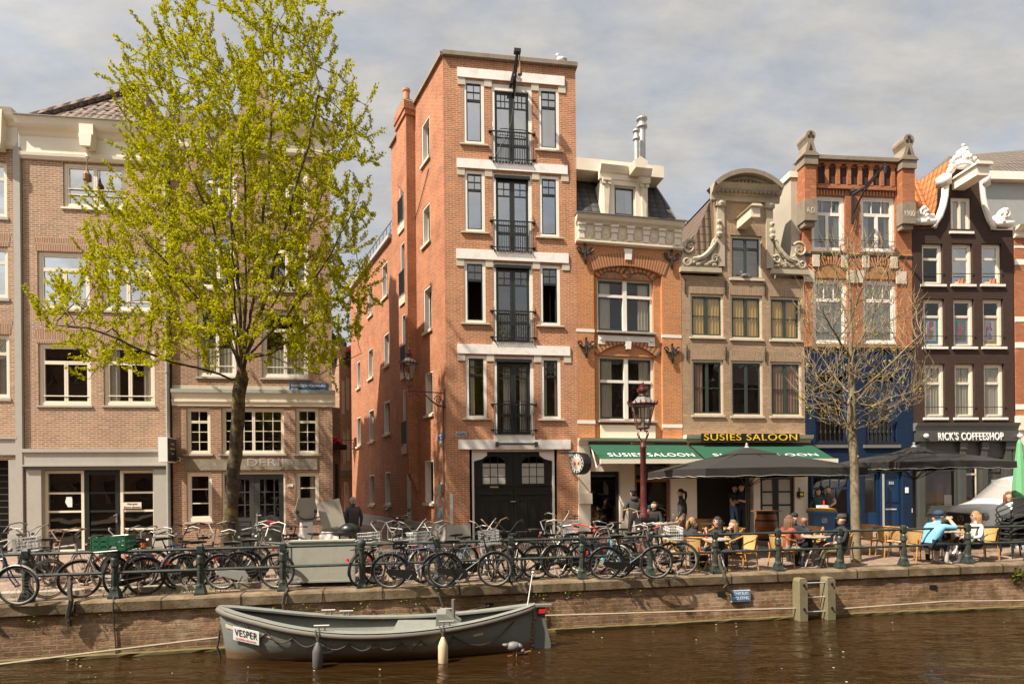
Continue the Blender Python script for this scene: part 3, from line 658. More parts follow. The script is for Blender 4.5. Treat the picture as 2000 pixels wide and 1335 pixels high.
for a, b in ((gr[0]+.165, xm-.005), (xm+.005, gr[1]-.165)):
    mb = MB(); zg0, zg1 = F.V(1000, 944), F.V(1000, 905); W = b-a; ga, gb = a+W*.22, a+W*.8
    mb.box(a, b, .2, .26, -.15, zg0).box(a, ga, .2, .26, zg0, zt).box(gb, b, .2, .26, zg0, zt)
    cx, n = (ga+gb)/2, 10; arc = [(cx-(gb-ga)/2*math.cos(math.pi*i/n), zg1+.26*math.sin(math.pi*i/n)) for i in range(n+1)]
    mb.prism([(ga, zt), (gb, zt)]+arc[::-1], .2, .26)
    for p, q in zip([(cx-(gb-ga)*.62*math.cos(math.pi*i/n), zg1+.4*math.sin(math.pi*i/n)) for i in range(n)], [(cx-(gb-ga)*.62*math.cos(math.pi*i/n), zg1+.4*math.sin(math.pi*i/n)) for i in range(1, n+1)]):
        mb.tube([(p[0], .19, p[1]), (q[0], .19, q[1])], .025, 5)
    for i in (1, 2): t = ga+(gb-ga)*i/3; mb.box(t-.013, t+.013, .215, .245, zg0, zg1+.24)
    for zz in (zg0+(zg1-zg0)*.36, zg0+(zg1-zg0)*.82): mb.box(ga, gb, .217, .243, zz-.013, zz+.013)
    for y in (946, 963): z = F.V(1000, y); mb.box(a+.04, b-.04, .14, .2, z-.035, z+.035)
    for i in range(3):
        x = a+.1+(W-.2)*i/3; frame_ring(mb, x+.03, x+(W-.2)/3-.03, 0.1, F.V(1000, 968)-.1, .04, .17, .2)
    o = mb.build('gate_door', 'dkdoor', F.root)
    MB().box(ga, gb, .222, .238, zg0, zg1+.02).build('pane', 'frost', o)
    if a < xm-.5: MB().box(cx-.14, cx+.14, .18, .2, F.V(1000, 951.5), F.V(1000, 947)).build('letter_plate', 'stone_l', o)
    else: MB().tube([(a+.05, .2, F.V(1000, 979)), (a+.05, .12, F.V(1000, 979)), (a-.12, .1, F.V(1000, 979))], .022).build('door_handle', 'chrome', o)
mb = MB()
for t in (F.U(970, 867), F.U(1046, 867)): mb.box(t-.05, t+.05, -.2, -.05, F.V(1000, 872), F.V(1000, 863))
mb.tube([(F.U(970, 867), -.16, F.V(1000, 867)), (F.U(1046, 867), -.16, F.V(1000, 867))], .04, 8); mb.build('awning_bar', 'grey_shop', F.root)
MB().box(-.0, F.U(918), -.03, .01, -.3, F.V(890, 1024)).box(F.U(1090), u1, -.03, .01, -.3, F.V(890, 1030)).build('stone_plinth', 'stone', F.root)
# hoist jib on the roof edge
c = F.U(1004, 140); z = F.V(1004, 101, .75)
mb = MB().tube([(c, .3, z-.3), (c, -.8, z)], .045, 6).tube([(c, 0, z-.85), (c, -.8, z-.1)], .035, 6).box(c-.11, c+.11, -.85, -.68, z-.05, z+.06).box(c-.05, c+.05, -.06, .02, z-.9, z-.3).prism([(c-.2, z-.75), (c-.1, z-.72), (c-.02, z-.3), (c-.1, z-.35)], -.3, -.05)
h = mb.build('hoist_jib', 'black', F.root)
MB().tube([(c+.08, -.75, z), (c+.08, -.75, z-.5)], .02).lathe([(.02, -.3), (.08, -.25), (.08, -.05), (.03, 0)], (c+.08, -.75, z-.5), 8).tube([(c+.08, -.75, z-.8), (c+.08, -.75, z-.86), (c+.14, -.75, z-.9), (c+.12, -.75, z-.94)], .02).build('hoist_hook', 'rust', h)
MB().tube([(c+.06, -.74, z-.5), (c-.15, -.15, z-2), (F.U(962, 320), -.12, F.V(962, 318))], .009, 4).build('hoist_rope', 'rope_l', h)
# small plates
s = empty('district_sign', F.w(F.U(901, 847), F.V(901, 847.5), .02), F.th, 'small blue enamel plate reading Centrum on the red corner house', 'sign')
MB().box(-.18, .18, 0, .02, -.075, .075).build('sign_plate', 'signwhite', s); MB().box(-.165, .165, -.004, .004, -.06, .06).build('sign_face', 'bluesign', s); text('CENTRUM', .08, 'signwhite', parent=s, loc=(0, -.007, 0), width=.3, depth=.002)
s = empty('house_number_sign', F.w(F.U(1116, 886), F.V(1116, 886), .02), F.th, 'grey stone number plate right of the black gate doors', 'sign')
MB().box(-.1, .1, 0, .03, -.11, .11).build('sign_plate', 'stone', s); text('259\n261', .07, 'signwhite', parent=s, loc=(0, -.004, 0), depth=.003, lines=.8)
MB().box(F.U(878.5, 990), F.U(885, 990), -.012, -.004, F.V(881, 1023), F.V(881, 963)).build('sticker_column', 'poster', F.root)
gl = empty('roof_gull', F.w(F.U(1097, 116), F.V(1097, 119.5, .1), -.05), F.th, 'white gull standing on the red house roof edge', 'gull')
MB().sphere((0, 0, .16), .1, 8, (1.7, .9, 1)).sphere((-.13, 0, .3), .062, 8).tube([(-.08, 0, .2), (-.13, 0, .29)], [.06, .045], 6).build('body', 'signwhite', gl, True)
MB().sphere((.06, 0, .18), .09, 8, (1.7, 1.05, .75)).build('wing', 'stone', gl, True); MB().lathe([(.015, 0), (.004, .06)], (0, 0, 0), 6).xf0(lambda t: None, Matrix()).build('beak', 'yellow', gl, loc=(-.22, 0, .28)); MB().tube([(.02, .03, .08), (.02, .03, 0)], .008).tube([(.02, -.03, .08), (.02, -.03, 0)], .008).build('leg', 'yellow', gl)
# ------- the flank along the alley (same house: parented to it)
S = Fac.__new__(Fac); S.th = math.atan2(-1, .53); S.n = Vector((math.sin(S.th), -math.cos(S.th))); S.t = Vector((math.cos(S.th), math.sin(S.th)))
corner = Vector((F.P.x, F.P.y)); LEN = 13.95; S.P = corner-S.t*LEN; S.holes = []
F.root_mat = Matrix.Translation((F.P.x, F.P.y, 0)) @ Matrix.Rotation(F.th, 4, 'Z')
mside = F.root_mat.inverted() @ Matrix.Translation((S.P.x, S.P.y, 0)) @ Matrix.Rotation(S.th, 4, 'Z')
S.root = F.root
before = set(F.root.children)
vts = vt; uA = S.U(766, 500); vB = S.V(771, 456)
W2 = [(0, .5, 1, 1, 2, 2), (0, 0, 1, .5, 2, 1)]
def sw(x0, x1, t_right, b_right, **k):                    # heights measured at the right (near) edge
    r = (S.U(x0, (t_right+b_right)/2), S.U(x1, (t_right+b_right)/2), S.V(x1, b_right), S.V(x1, t_right))
    cells = k.pop('cells', W2); sill = k.pop('sill', True); g = k.pop('g', 'g_mid')
    o = window(S, r, .07, 'white', 'dkgreen', cells, g=g, sw=.04, sill=('stone_l', .08, .1, .14) if sill else None, y=.2)
    mb = MB(); frame_ring(mb, r[0]+.002, r[1]-.002, r[2]+.002, r[3]-.002, .05, .012, .199); mb.build('lining', 'white', o)
    return r
for a, b, t, bo in ((824, 839, 222, 305), (825.5, 840, 392, 468), (828, 843, 553, 641), (831, 845.5, 722, 807), (830, 847, 897, 982)): sw(a, b, t, bo, g='g_mid' if t < 700 else 'g_low')
for a, b, t, bo in ((746, 757, 507, 575), (749.5, 760, 646, 710), (750, 761.5, 780, 845), (752, 763, 920, 985), (719.5, 727.5, 552, 612), (719, 728.5, 676, 735), (720.5, 730.5, 797, 860), (721.5, 731.5, 926, 985), (695.5, 702, 592, 640), (697, 703.5, 702, 755), (697, 704.5, 812, 870)): sw(a, b, t, bo, g='g_mid' if t < 700 else 'g_low')
for a, b, t, bo in ((780, 790, 318, 432), (782.5, 793, 465, 575), (785, 795, 607, 722), (787, 797.5, 757, 870), (795, 803, 905, 1040)):
    r = sw(a, b, t, bo, cells=[(0, .72, 1, 1, 1, 1), (0, 0, 1, .72, 1, 1)], sill=False, g='g_low')
    if bo < 1000:
        mb = MB(); z1 = r[2]+1.0
        mb.box(r[0], r[1], -.1, -.07, z1-.02, z1+.02).box(r[0], r[1], -.1, -.07, r[2]+.08, r[2]+.11)
        for i in range(11): x = r[0]+.03+(r[1]-r[0]-.06)*i/10; mb.box(x-.008, x+.008, -.093, -.077, r[2]+.08, z1)
        mb.build('iron_balcony', 'black', S.root); MB().box(r[0]-.1, r[1]+.1, -.06, .02, r[2]-.3, r[2]-.003).build('stone_corbel', 'stone_l', S.root)
mb = MB(); wall_grid(mb, uA, LEN, -.3, vts, S.holes); wall_grid(mb, 0, uA, -.3, vB, [h for h in S.holes if h[1] < uA+.01])
mb.add([(uA, 0, vB), (uA, 6, vB), (uA, 6, vts), (uA, 0, vts)], [(0, 1, 2, 3)]).add([(0, 0, -.3), (0, 6, -.3), (0, 6, vB), (0, 0, vB)], [(0, 1, 2, 3)])
mb.add([(uA, 0, vts-.02), (LEN, 0, vts-.02), (LEN, 4, vts-.02), (uA, 4, vts-.02)], [(0, 1, 2, 3)]).add([(0, 0, vB-.02), (uA, 0, vB-.02), (uA, 6, vB-.02), (0, 6, vB-.02)], [(0, 1, 2, 3)])
mb.build('side_wall', 'brick_redside', S.root)
MB().box(.05, LEN-.6, .6, .65, -.3, vB-.1).box(uA+.1, LEN-.6, .6, .65, vB, vts-.1).build('interior', 'interior', S.root)
MB().box(uA-.05, LEN+.02, -.1, .35, vts, vts+.14).build('roof_coping', 'stone_d', S.root)
MB().box(-.05, uA-.06, -.15, .3, vB, vB+.16).build('roof_coping', 'stone', S.root)
mb = MB()
for i in range(14): x = .3+i*(uA-.5)/13; mb.tube([(x, .15, vB+.16), (x, .15, vB+.95)], .015, 5)
mb.tube([(.3, .15, vB+.95), (uA-.2, .15, vB+.95)], .02, 5).tube([(.3, .15, vB+.55), (uA-.2, .15, vB+.55)], .012, 5)
mb.build('roof_railing', 'grey_shop', S.root)
# chimney breast standing out from the flank
c1 = S.U(814, 600); c0 = c1-1.2; zt = S.V(806, 172, .3); zm = S.V(800, 330, .3); zl = S.V(806, 925, .3)
mb = MB().box(c0, c1, -.36, .0, zm, zt).box(c1-.32, c1, -.36, 0, zl, zm-.75).box(c0-.06, c1+.06, -.42, .1, zt-.62, zt-.42).box(c0-.09, c1+.09, -.46, .1, zt-.42, zt-.12)
for k in range(6): mb.box(c0+.145*(k+1), c1, -.36, 0, zm-.125*(k+1), zm-.125*k); mb.box(c1-.3, c1, -.36+.055*(k+1), 0, zl-.12*(k+1), zl-.12*k)
ch = mb.build('chimney', 'brick_redside', S.root)
MB().prism([(c0-.09, zt-.12), (c1+.09, zt-.12), (c1-.1, zt+.06), (c0+.1, zt+.06)], -.44, .05).build('chimney_cap', 'stone_d', ch)
MB().lathe([(.13, 0), (.12, .45), (.15, .47), (.15, .55)], ((c0+c1)/2+.2, -.2, zt+.05), 10).build('chimney_pot', 'terracotta', ch)
MB().box(0, LEN-.0, -.06, .02, -.3, S.V(849, 1023)).build('stone_plinth', 'stone', S.root)
MB().tube([(S.U(866, 780), -.03, S.V(866, 780)), (S.U(868, 940), -.03, S.V(868, 945))], .025).box(S.U(862.5, 955), S.U(869, 955), -.14, 0, S.V(866, 962), S.V(866, 945)).build('cable_pipe', 'lead', S.root)
mb = MB()
for k, (cx, cy, rr) in enumerate(((857, 975, .24), (859, 998, .2), (858, 1012, .2), (861, 950, .12), (864, 985, .2), (863, 1005, .17))):
    a, v = S.uv(cx, cy); nn = 12; a1 = 5.2 if k % 2 else 4.4
    mb.tube([(a+rr*.8*math.cos(t*a1/nn+k), -.006, v+rr*1.1*math.sin(t*a1/nn+k)) for t in range(nn+1)], .022, 4)
mb.build('graffiti', 'graffiti', S.root)
a, v = S.uv(838, 330); a2, v2 = S.uv(808, 440); MB().tube([(a, -.02, v), ((a+a2)/2, -.05, (v+v2)/2-.2), (a2, -.02, v2)], .014, 4).build('cable', 'black', S.root)
for o in list(F.root.children):
    if o not in before: o.matrix_basis = mside @ o.matrix_basis
def onside(px, py, d): q = S.P+S.t*S.uv(px, py, d)[0]+S.n*d; return Vector((q.x, q.y, S.uv(px, py, d)[1]))
s = empty('alley_name_sign', onside(861, 852, .02), S.th, 'small blue street sign on the alley side of the red house', 'sign')
MB().box(-.3, .3, 0, .02, -.12, .12).build('sign_plate', 'bluesign', s); text('STOOFSTEEG', .07, 'signwhite', parent=s, loc=(0, -.004, .04), width=.5, depth=.002); text('STR', .05, 'signwhite', parent=s, loc=(0, -.004, -.06), depth=.002)
s = empty('alley_number_sign', onside(861, 864, .02), S.th, 'tiny dark number plate below the alley street sign', 'sign')
MB().box(-.13, .13, 0, .02, -.1, .1).build('sign_plate', 'stone_d', s); text('259', .08, 'signwhite', parent=s, loc=(0, -.004, 0), depth=.003)
mb = MB().box(F.U(867, 110)-.05, u1+.06, -.12, .3, vt, vt+.14); mb.build('roof_coping', 'stone_d', F.root)
# ---------------------------------------------------------------- orange brick house
F = Fac('orange_brick_house', 'bright orange brick house with slate mansard, cream dormer and iron wall anchors', 'house', (2.30, 20.52), .2)
u1 = F.U(1331, 650); vt = F.V(1230, 478)
pl, pr = F.U(1160, 600), F.U(1293, 600)                    # centre bay is set back between the pilasters
OW = []
for x0, x1, y0, y1, tr in ((1168.5, 1279, 538, 645, .69), (1172, 1281, 692, 820, .62)):
    r = F.r(x0, x1, y0, y1); OW.append(r)
    window(F, r, .08, 'white', 'green_sash', [(0, 0, .5, tr, 1, 1), (.5, 0, 1, tr, 1, 1), (0, tr, .5, 1, 1, 1), (.5, tr, 1, 1, 1, 1)], g='g_low', sw=.06, sill=('stone', .05, .06, .13), curtain=('curtain_w', 'sides'), y=.24)
    cx = (r[0]+r[1])/2; zt = r[2]+.08+(r[3]-r[2]-.16)*tr
    MB().box(cx-.075, cx+.075, .19, .3, r[2]+.08, r[3]-.08).box(r[0]+.08, cx-.075, .2, .3, zt-.05, zt+.05).box(cx+.075, r[1]-.08, .2, .3, zt-.05, zt+.05).build('mullion', 'white', F.root)
mb = MB(); vs = F.V(1230, 865); wall_grid(mb, pl, pr, vs, vt, [h for h in F.holes], .3, y=.12)
mb.box(0, pl, 0, .3, vs, vt); mb.box(pr, u1, 0, .3, vs, vt)
mb.add([(0, 0, 0), (0, 9, 0), (0, 9, vt), (0, 0, vt)], [(3, 2, 1, 0)]).add([(u1, 0, 0), (u1, 9, 0), (u1, 9, vt), (u1, 0, vt)], [(0, 1, 2, 3)]).add([(0, 0, vt-.02), (u1, 0, vt-.02), (u1, 9, vt-.02), (0, 9, vt-.02)], [(0, 1, 2, 3)])
cx = (pl+pr)/2; zA = F.V(1226, 496, 0); sp = F.V(1226, 534); hw = (pr-pl)/2
Rr = (hw*hw+(zA-.42-sp)**2)/(2*(zA-.42-sp)); zc = zA-.42-Rr; a0 = math.asin(hw/Rr)
mbf = MB(); mbf.prism([(pl, vt)]+[(cx-Rr*math.sin(a0-2*a0*i/14), zc+Rr*math.cos(a0-2*a0*i/14)) for i in range(15)]+[(pr, vt)], 0.0, .118)
wl = mb.build('wall', 'brick_orange', F.root); mbf.build('arch_wall', 'brick_orange', F.root)
def arch(u, v, half, rise, th, mt, y0, y1, name='brick_arch', n=18):
    Rq = (half*half+rise*rise)/(2*rise); c = v+rise-Rq; al = math.asin(min(1, half/Rq)); mb = MB(); vs, fs, uvl = [], [], []
    m2 = MB()
    for i in range(n):
        t0, t1 = -al+2*al*i/n, -al+2*al*(i+1)/n; q = []
        m2.cur = i % 2
        m2.prism([(u+r_*math.sin(t), c+r_*math.cos(t)) for r_, t in ((Rq, t0), (Rq+th, t0), (Rq+th, t1), (Rq, t1))], y0, y1)
    return m2.build(name, mt, F.root)
M['ab1'] = mat('arch brick orange', (.56, .18, .06), .9, var=.1); M['ab2'] = mat('arch brick dark', (.13, .115, .075), .9, var=.1)
arch(cx, sp, hw+.1, zA-.42-sp, .44, ['ab1', 'ab2'], -.02, .11, n=58)
r = OW[0]
for k in (0, 1):
    xc = r[0]+(r[1]-r[0])*(.26+.48*k); arch(xc, r[3]-.02, .5, .26, .26, ['ab1', 'ab2'], .06, .118, n=16)
    MB().prism([(xc-.5, r[3]-.02)]+[(xc-.5*math.cos(math.pi*i/8), r[3]-.02+.25*math.sin(math.pi*i/8)) for i in range(1, 8)]+[(xc+.5, r[3]-.02)], .113, .119).build('tympanum', 'brick_arch', F.root)
r = OW[1]; arch((r[0]+r[1])/2, r[3]+.0, (r[1]-r[0])/2+.05, .42, .3, ['ab1', 'ab2'], .05, .118, n=34)
key = lambda v0, v1, w, y=-.06: MB().prism([(cx-w*.75, v0), (cx+w*.75, v0), (cx+w, v1), (cx-w, v1)], y, .1).build('keystone', 'white', F.root)
key(F.V(1226, 508), F.V(1226, 487), .15); key(F.V(1226, 681), F.V(1226, 666), .11, 0)
for q in ((1, 648, 642, 656.5, 650.5), (2, 827, 820, 832, 825)):
    MB().box(-.002, pl+.012, -.012, .05, F.V(1140, q[1]), F.V(1140, q[2])).build('white_band', 'white', F.root); MB().box(pr-.012, u1+.002, -.012, .05, F.V(1310, q[3]+3), F.V(1310, q[4]+3)).build('white_band', 'white', F.root)
r = OW[0]; a, b, t = r[0], r[1], r[2]-.14
MB().box(a+.02, b-.02, .04, .115, t-.2, t).box(a, a+.25, .03, .11, t-.32, t-.02).box(b-.25, b, .03, .11, t-.32, t-.02).box(cx-.12, cx+.12, .03, .11, t-.36, t-.02).build('apron_panel', 'white', F.root)
mb = MB()
for x in (a+.12, cx, b-.12): mb.xf0(lambda q: q.lathe([(.07, 0), (.07, .03), (.04, .04)], n=10), Matrix.Translation((x, .035, t-.13)) @ Matrix.Rotation(R(90), 4, 'X'))
mb.build('rosette', 'white', F.root)
r = OW[1]; MB().box(r[0]+.02, r[1]-.02, .02, .11, F.V(1230, 858), r[2]-.16).build('apron_panel', 'cream', F.root)
for px, py in ((1143, 496), (1312, 507), (1145, 679), (1313, 690)):   # wrought iron wall anchors
    a, v = F.uv(px, py, .06); mb = MB().tube([(a, -.06, v-.36), (a, -.08, v-.2), (a, -.06, v+.2), (a, -.06, v+.36)], [.03, .05, .035, .02], 6).sphere((a, -.06, v+.33), .05, 6).sphere((a, -.06, v-.2), .06, 6)
    for s in (1, -1): mb.tube([(a+s*(.02+.14*(1-math.cos(t*.52))+.0), -.06, v-.1+.3*t/6+(-.12 if t > 6 else 0)*(t-6)/3) for t in range(7)]+[(a+s*(.24+.09*math.cos(t*.7)), -.06, v+.14+.09*math.sin(t*.7)) for t in range(2, 8)], .026, 5)
    mb.sphere((a, -.04, v+.05), .075, 6); mb.build('wall_anchor', 'black', F.root)
# main cornice with medallions and brackets
v0, v1 = F.V(1230, 483), F.V(1230, 424, .28)
cornice('cornice', F, -.02, u1+.04, v0, v1, [(0, .06), (.05, .14), (.12, .14), (.15, .05), (.7, .05), (.74, .12), (.8, .16), (.86, .24), (1, .3)], 'cream')
MB().box(-.05, u1+.06, -.34, .1, v1+.002, v1+.035).build('lead_capping', 'lead', F.root)
H = v1-v0
for i in range(7):
    x = .16+(u1-.36)*i/6+.02
    mb = MB(); mb.box(x-.12, x+.12, -.16, -.05, v0+H*.45, v0+H*.72).box(x-.1, x+.1, -.13, -.05, v0+H*.18, v0+H*.45).box(x-.14, x+.14, -.2, -.05, v0+H*.64, v0+H*.72); mb.build('cornice_bracket', 'cream', F.root)
    if i < 6:
        m3 = MB()
        x2 = x+(u1-.36)/12
        for r_, e in ((.2, .02), (.15, .045), (.07, .065)): m3.xf0(lambda q: q.lathe([(r_, 0), (r_, e), (r_-.03, e+.005)], n=14, sy=1.15), Matrix.Translation((x2, -.05, v0+H*.42)) @ Matrix.Rotation(R(90), 4, 'X'))
        m3.build('medallion', 'cream2', F.root)
# mansard with dormer
e = F.V(1150, 337, -.9); ue = F.U(1289, 360, -.9)
MB().add([(0, -.05, v1), (u1-.02, -.05, v1), (u1-.7, .95, e), (0, .95, e), (u1-.02, 8, v1), (u1-.7, 7, e), (0, 7, e)], [(0, 1, 2, 3), (1, 4, 5, 2), (3, 2, 5, 6)]).build('mansard_roof', 'slate', F.root)
for a, b in ((0, u1-.62),): cornice('roof_fascia', F, a, b, e-.42, e, [(0, -.75), (.2, -.72), (.5, -.72), (.6, -.68), (1, -.62)], 'cream')
MB().tube([(u1-.02, -.02, v1), (u1-.7, .95, e)], .05).build('roof_hip_strip', 'lead', F.root)
xa, xb = F.U(1176, 390, .1), F.U(1265, 400, .1); w0 = F.r(1197, 1239, 364, 422, .0); zd = F.V(1215, 352, .1)
mb = MB().box(xa, w0[0], -.12, 1, v1-.1, zd).box(w0[1], xb, -.12, 1, v1-.1, zd).box(w0[0], w0[1], -.12, 1, w0[3], zd)
dm = mb.build('dormer', 'cream', F.root)
cornice('dormer_cornice', F, xa-.1, xb+.1, zd-.02, zd+.4, [(0, .14), (.45, .16), (.5, .2), (.7, .25), (1, .32)], 'cream', parent=dm)
MB().prism([((xa+xb)/2+.12, zd+.12), ((xa+xb)/2+.5, zd+.12), ((xa+xb)/2+.56, zd+.36), ((xa+xb)/2+.31, zd+.5), ((xa+xb)/2+.06, zd+.36)], -.8, -.2).build('hoist_beam_cover', 'cream', dm)
mb = MB()
for x in (xa+.14, xb-.16):
    mb.prism([(x-.08, v1), (x+.05, v1), (x+.1, zd-.5), (x+.12, zd-.05), (x-.12, zd-.05), (x-.1, zd-.5)], -.2, -.12).box(x-.15, x+.15, -.26, -.12, zd-.12, zd-.04)
    for s in (1, -1): mb.xf0(lambda q: q.lathe([(.075, 0), (.075, .1)], n=10), Matrix.Translation((x+s*.1, -.14, zd-.17)) @ Matrix.Rotation(R(90), 4, 'X'))
mb.build('scroll_pilaster', 'cream2', dm)
window(F, w0, .05, 'cream', 'green_sash', C1, g='g_sky', sw=.05, y=-.05, curtain=('curtain', 'right'), hole=False, parent=dm)
# chimney with two steel flues behind
c = F.U(1258, 330, -4); zc = F.V(1258, 320, -4)
ck = MB().box(c-.1, c+.42, 4, 4.9, e-.3, zc).box(c-.14, c+.46, 3.95, 4.95, zc-.25, zc-.1).build('chimney', 'brick_flame', F.root)
for px, yt, rr, dd in ((1254, 232, .15, 4.5), (1243, 255, .1, 4.2)):
    a = F.U(px, 280, -dd); z1 = F.V(px, yt, -dd)
    MB().lathe([(rr, zc-.3), (rr, z1-.42), (rr*1.55, z1-.4), (rr*1.55, z1-.3), (rr*1.05, z1-.28), (rr*1.05, z1-.12), (rr*1.6, z1-.06), (rr*1.6, z1), (rr*.3, z1+.05)], (a, dd, 0), 16).build('flue_pipe', 'steel', ck)
MB().box(.05, u1-.05, .9, .95, -.3, vt).build('interior', 'interior', F.root)
# saloon front below
zf = F.V(1230, 866); zg = -.1
cornice('shop_cornice', F, 0, u1+.02, zf-.05, F.V(1230, 856), [(0, .1), (.5, .14), (.6, .22), (1, .26)], 'cream')
P_ = lambda a, b, y0, y1, z0, z1, nm, mt: MB().box(F.U(a, 960), F.U(b, 960), y0, y1, z0, z1).build(nm, mt, F.root)
mb = MB().box(0, F.U(1152, 960), -.08, .3, zg, zf).box(-.0, F.U(1154, 960), -.16, .0, F.V(1140, 983), F.V(1140, 962)); mb.build('shop_pilaster', 'cream', F.root)
P_(1211, 1239, -.04, .3, zg, zf, 'shop_pilaster', 'cream'); P_(1309.5, 1337, -.05, .3, zg, zf, 'shop_pilaster', 'cream')
P_(1152, 1211, .0, .3, F.V(1180, 920), zf-.35, 'shop_transom', 'cream')
mb = MB(); d0 = (F.U(1152, 960)+.005, F.U(1211, 960)-.005, zg, F.V(1180, 921)); frame_ring(mb, *d0, .1, .12, .18, .25); o = mb.build('door', 'dkdoor', F.root)
MB().box(d0[0]+.08, d0[1]-.08, .15, .155, zg+.2, d0[3]-.06).build('pane', 'g_shop', o); MB().box(d0[0]+.1, d0[1]-.1, .35, .5, .55, .62).box(d0[0]+.3, d0[1]-.35, .36, .48, .62, .78).build('display_shelf', 'wood', o)
w0 = (F.U(1239, 960)+.005, F.U(1309.5, 960)-.005, F.V(1270, 1030), zf-.25)
window(F, w0, .06, 'wood', 'wood', [(0, 0, 1, .62, 1, 1), (0, .62, 1, 1, 1, 1)], g='g_shop', sw=.05, hole=False, y=.05); P_(1239, 1309.5, .02, .3, zg, F.V(1270, 1030), 'shop_dado', 'cream')
def awning(F, xa, xb, ya, yb, proj, zt, label=None, extra=0):
    a, b = F.U(xa, ya), F.U(xb, ya); mb = MB(); zb = zt-.62; nseg = 8
    vs = [(x, -.12-(proj-.12)*f, zt-(zt-zb)*f) for x in (a, b) for f in (0, 1)]
    mb.add(vs+[(x, y, z-.012) for x, y, z in vs], [(0, 1, 3, 2), (4, 6, 7, 5), (0, 4, 5, 1), (2, 3, 7, 6)])
    o = mb.build('awning', 'awning', F.root)
    MB().box(a-.03, b+.03, -proj-.07, -proj+.02, zb-.12, zb+.03).build('awning_bar', 'cream', o); MB().tube([(a, -.1, zt+.03), (b, -.1, zt+.03)], .06, 8).build('awning_roller', 'maroon', o)
    mb = MB()
    for x in (a+.1, b-.1): mb.tube([(x, -.1, zt-.05), (x+.0, -proj*.5, zt-.85), (x, -proj, zb-.05)], .022, 5)
    mb.build('awning_arm', 'cream', o)
    return o, a, b, zt, zb
aw, a, b, zt, zb = awning(F, 1147, 1338, 866, 0, 1.35, F.V(1230, 867))
sl = math.atan2(.62, 1.23)
text('SUSIES SALOON', .28, 'signwhite', parent=aw, loc=((a+b)/2+.1, -.12-1.23*.72-.01, zt-.62*.72+.012), rot=(sl, 0, 0), width=(b-a)*.84, depth=.003, spacing=1.12)
s = empty('round_bar_sign', F.w(F.U(1141, 905, 1.0), F.V(1141, 905, 1.0), 1.0), F.th+.45, 'round black and white projecting bar sign at the left end of the green awning', 'sign')
f = lambda q: q.lathe([(.34, 0), (.36, .03), (.36, .3), (.34, .33)], n=20)
MB().xf0(f, Matrix.Rotation(R(-90), 4, 'Y') @ Matrix.Translation((0, 0, 0))).build('sign_case', 'black', s)
for r0, r1, x, mt in ((.31, .22, -.335, 'signwhite'), (.2, .0, -.336, 'stone_l')):
    MB().xf0(lambda q: q.lathe([(r0, 0), (r0, .003)], n=20), Matrix.Translation((x, 0, 0)) @ Matrix.Rotation(R(-90), 4, 'Y')).build('sign_face', mt, s)
mb = MB()
for k in range(14): t = k*.449; mb.box(-.345, -.338, .265*math.cos(t)-.022, .265*math.cos(t)+.022, .265*math.sin(t)-.03, .265*math.sin(t)+.03)
mb.build('sign_lettering', 'black', s); MB().box(-.347, -.338, -.13, -.05, -.05, .05).box(-.347, -.338, .05, .13, -.05, .05).build('sign_emblem', 'red', s)
MB().tube([(-.15, 0, .34), (-.15, 1.0, .4)], .03).build('bracket', 'black', s)
# ---------------------------------------------------------------- grey brown house with neck gable, the saloon
F = Fac('neck_gable_house', 'grey brown brick house with neck gable and carved scrolls above the saloon', 'house', (6.20, 21.30), .125)
u1 = F.U(1574, 620); vs = F.V(1450, 541); GH = [(0, 0, .5, 1, 1, 2), (.5, 0, 1, 1, 1, 2)]
for x0, x1, y0, y1, cu, g in ((1348.5, 1413, 573, 657, ('curtain_y', 'full'), 'g_low'), (1427, 1489, 576, 661, ('curtain_y', 'full'), 'g_low'), (1504, 1564, 579, 663, ('curtain_y', 'full'), 'g_low'), (1352, 1413, 702, 810, ('curtain_p', 'left'), 'g_low'), (1428, 1490, 704, 812, None, 'g_low'), (1505, 1566, 706, 812, ('curtain_p', 'full'), 'g_low')):
    r = F.r(x0, x1, y0, y1); window(F, r, .07, 'cream2', 'green_sash', GH, g=g, sw=.055, sill=('stone_l', .04, .07, .1), curtain=cu); soldier(F, r, 'brick_soldier_grey', .36, .06)
    MB().tube([(r[0]-.2, -.03, r[3]+.0), (r[0]-.2, -.05, r[3]+.5)], [.025, .018]).build('wall_anchor', 'black', F.root)
nl, nr = F.U(1402, 450), F.U(1507, 450); vn = F.V(1450, 383)
ra = F.r(1427, 1488, 459, 543); wh = list(F.holes)
window(F, ra, .08, 'cream2', 'green_sash', [(0, 0, .5, .73, 1, 1), (.5, 0, 1, .73, 1, 1), (0, .73, .5, 1, 1, 1), (.5, .73, 1, 1, 1, 1)], g='g_mid', sw=.045, sill=('stone_l', .06, .08, .12))
soldier(F, ra, 'brick_soldier_grey', .36, .08)
vb = F.V(1450, 864); mb = MB(); wall_grid(mb, 0, u1, vb, vs, wh)
profile_wall(mb, [(vs, nl, nr), (vn, nl, nr)], [ra]); mb.box(nl, nr, .3, .5, vs, vn)
mb.add([(u1, 0, 0), (u1, 9, 0), (u1, 9, vs), (u1, 0, vs)], [(0, 1, 2, 3)]).add([(0, 0, 0), (0, 9, 0), (0, 9, vs), (0, 0, vs)], [(3, 2, 1, 0)]).box(nl, nl+.2, 0, .5, vs, vn).box(nr-.2, nr, .0+.001, .5, vs, vn)
mb.build('wall', 'brick_grey', F.root); MB().box(.1, u1-.1, .75, .8, -.3, vs-.1).box(nl+.2, nr-.2, .52, .56, vs, vn-.2).build('interior', 'interior', F.root)
mb = MB()
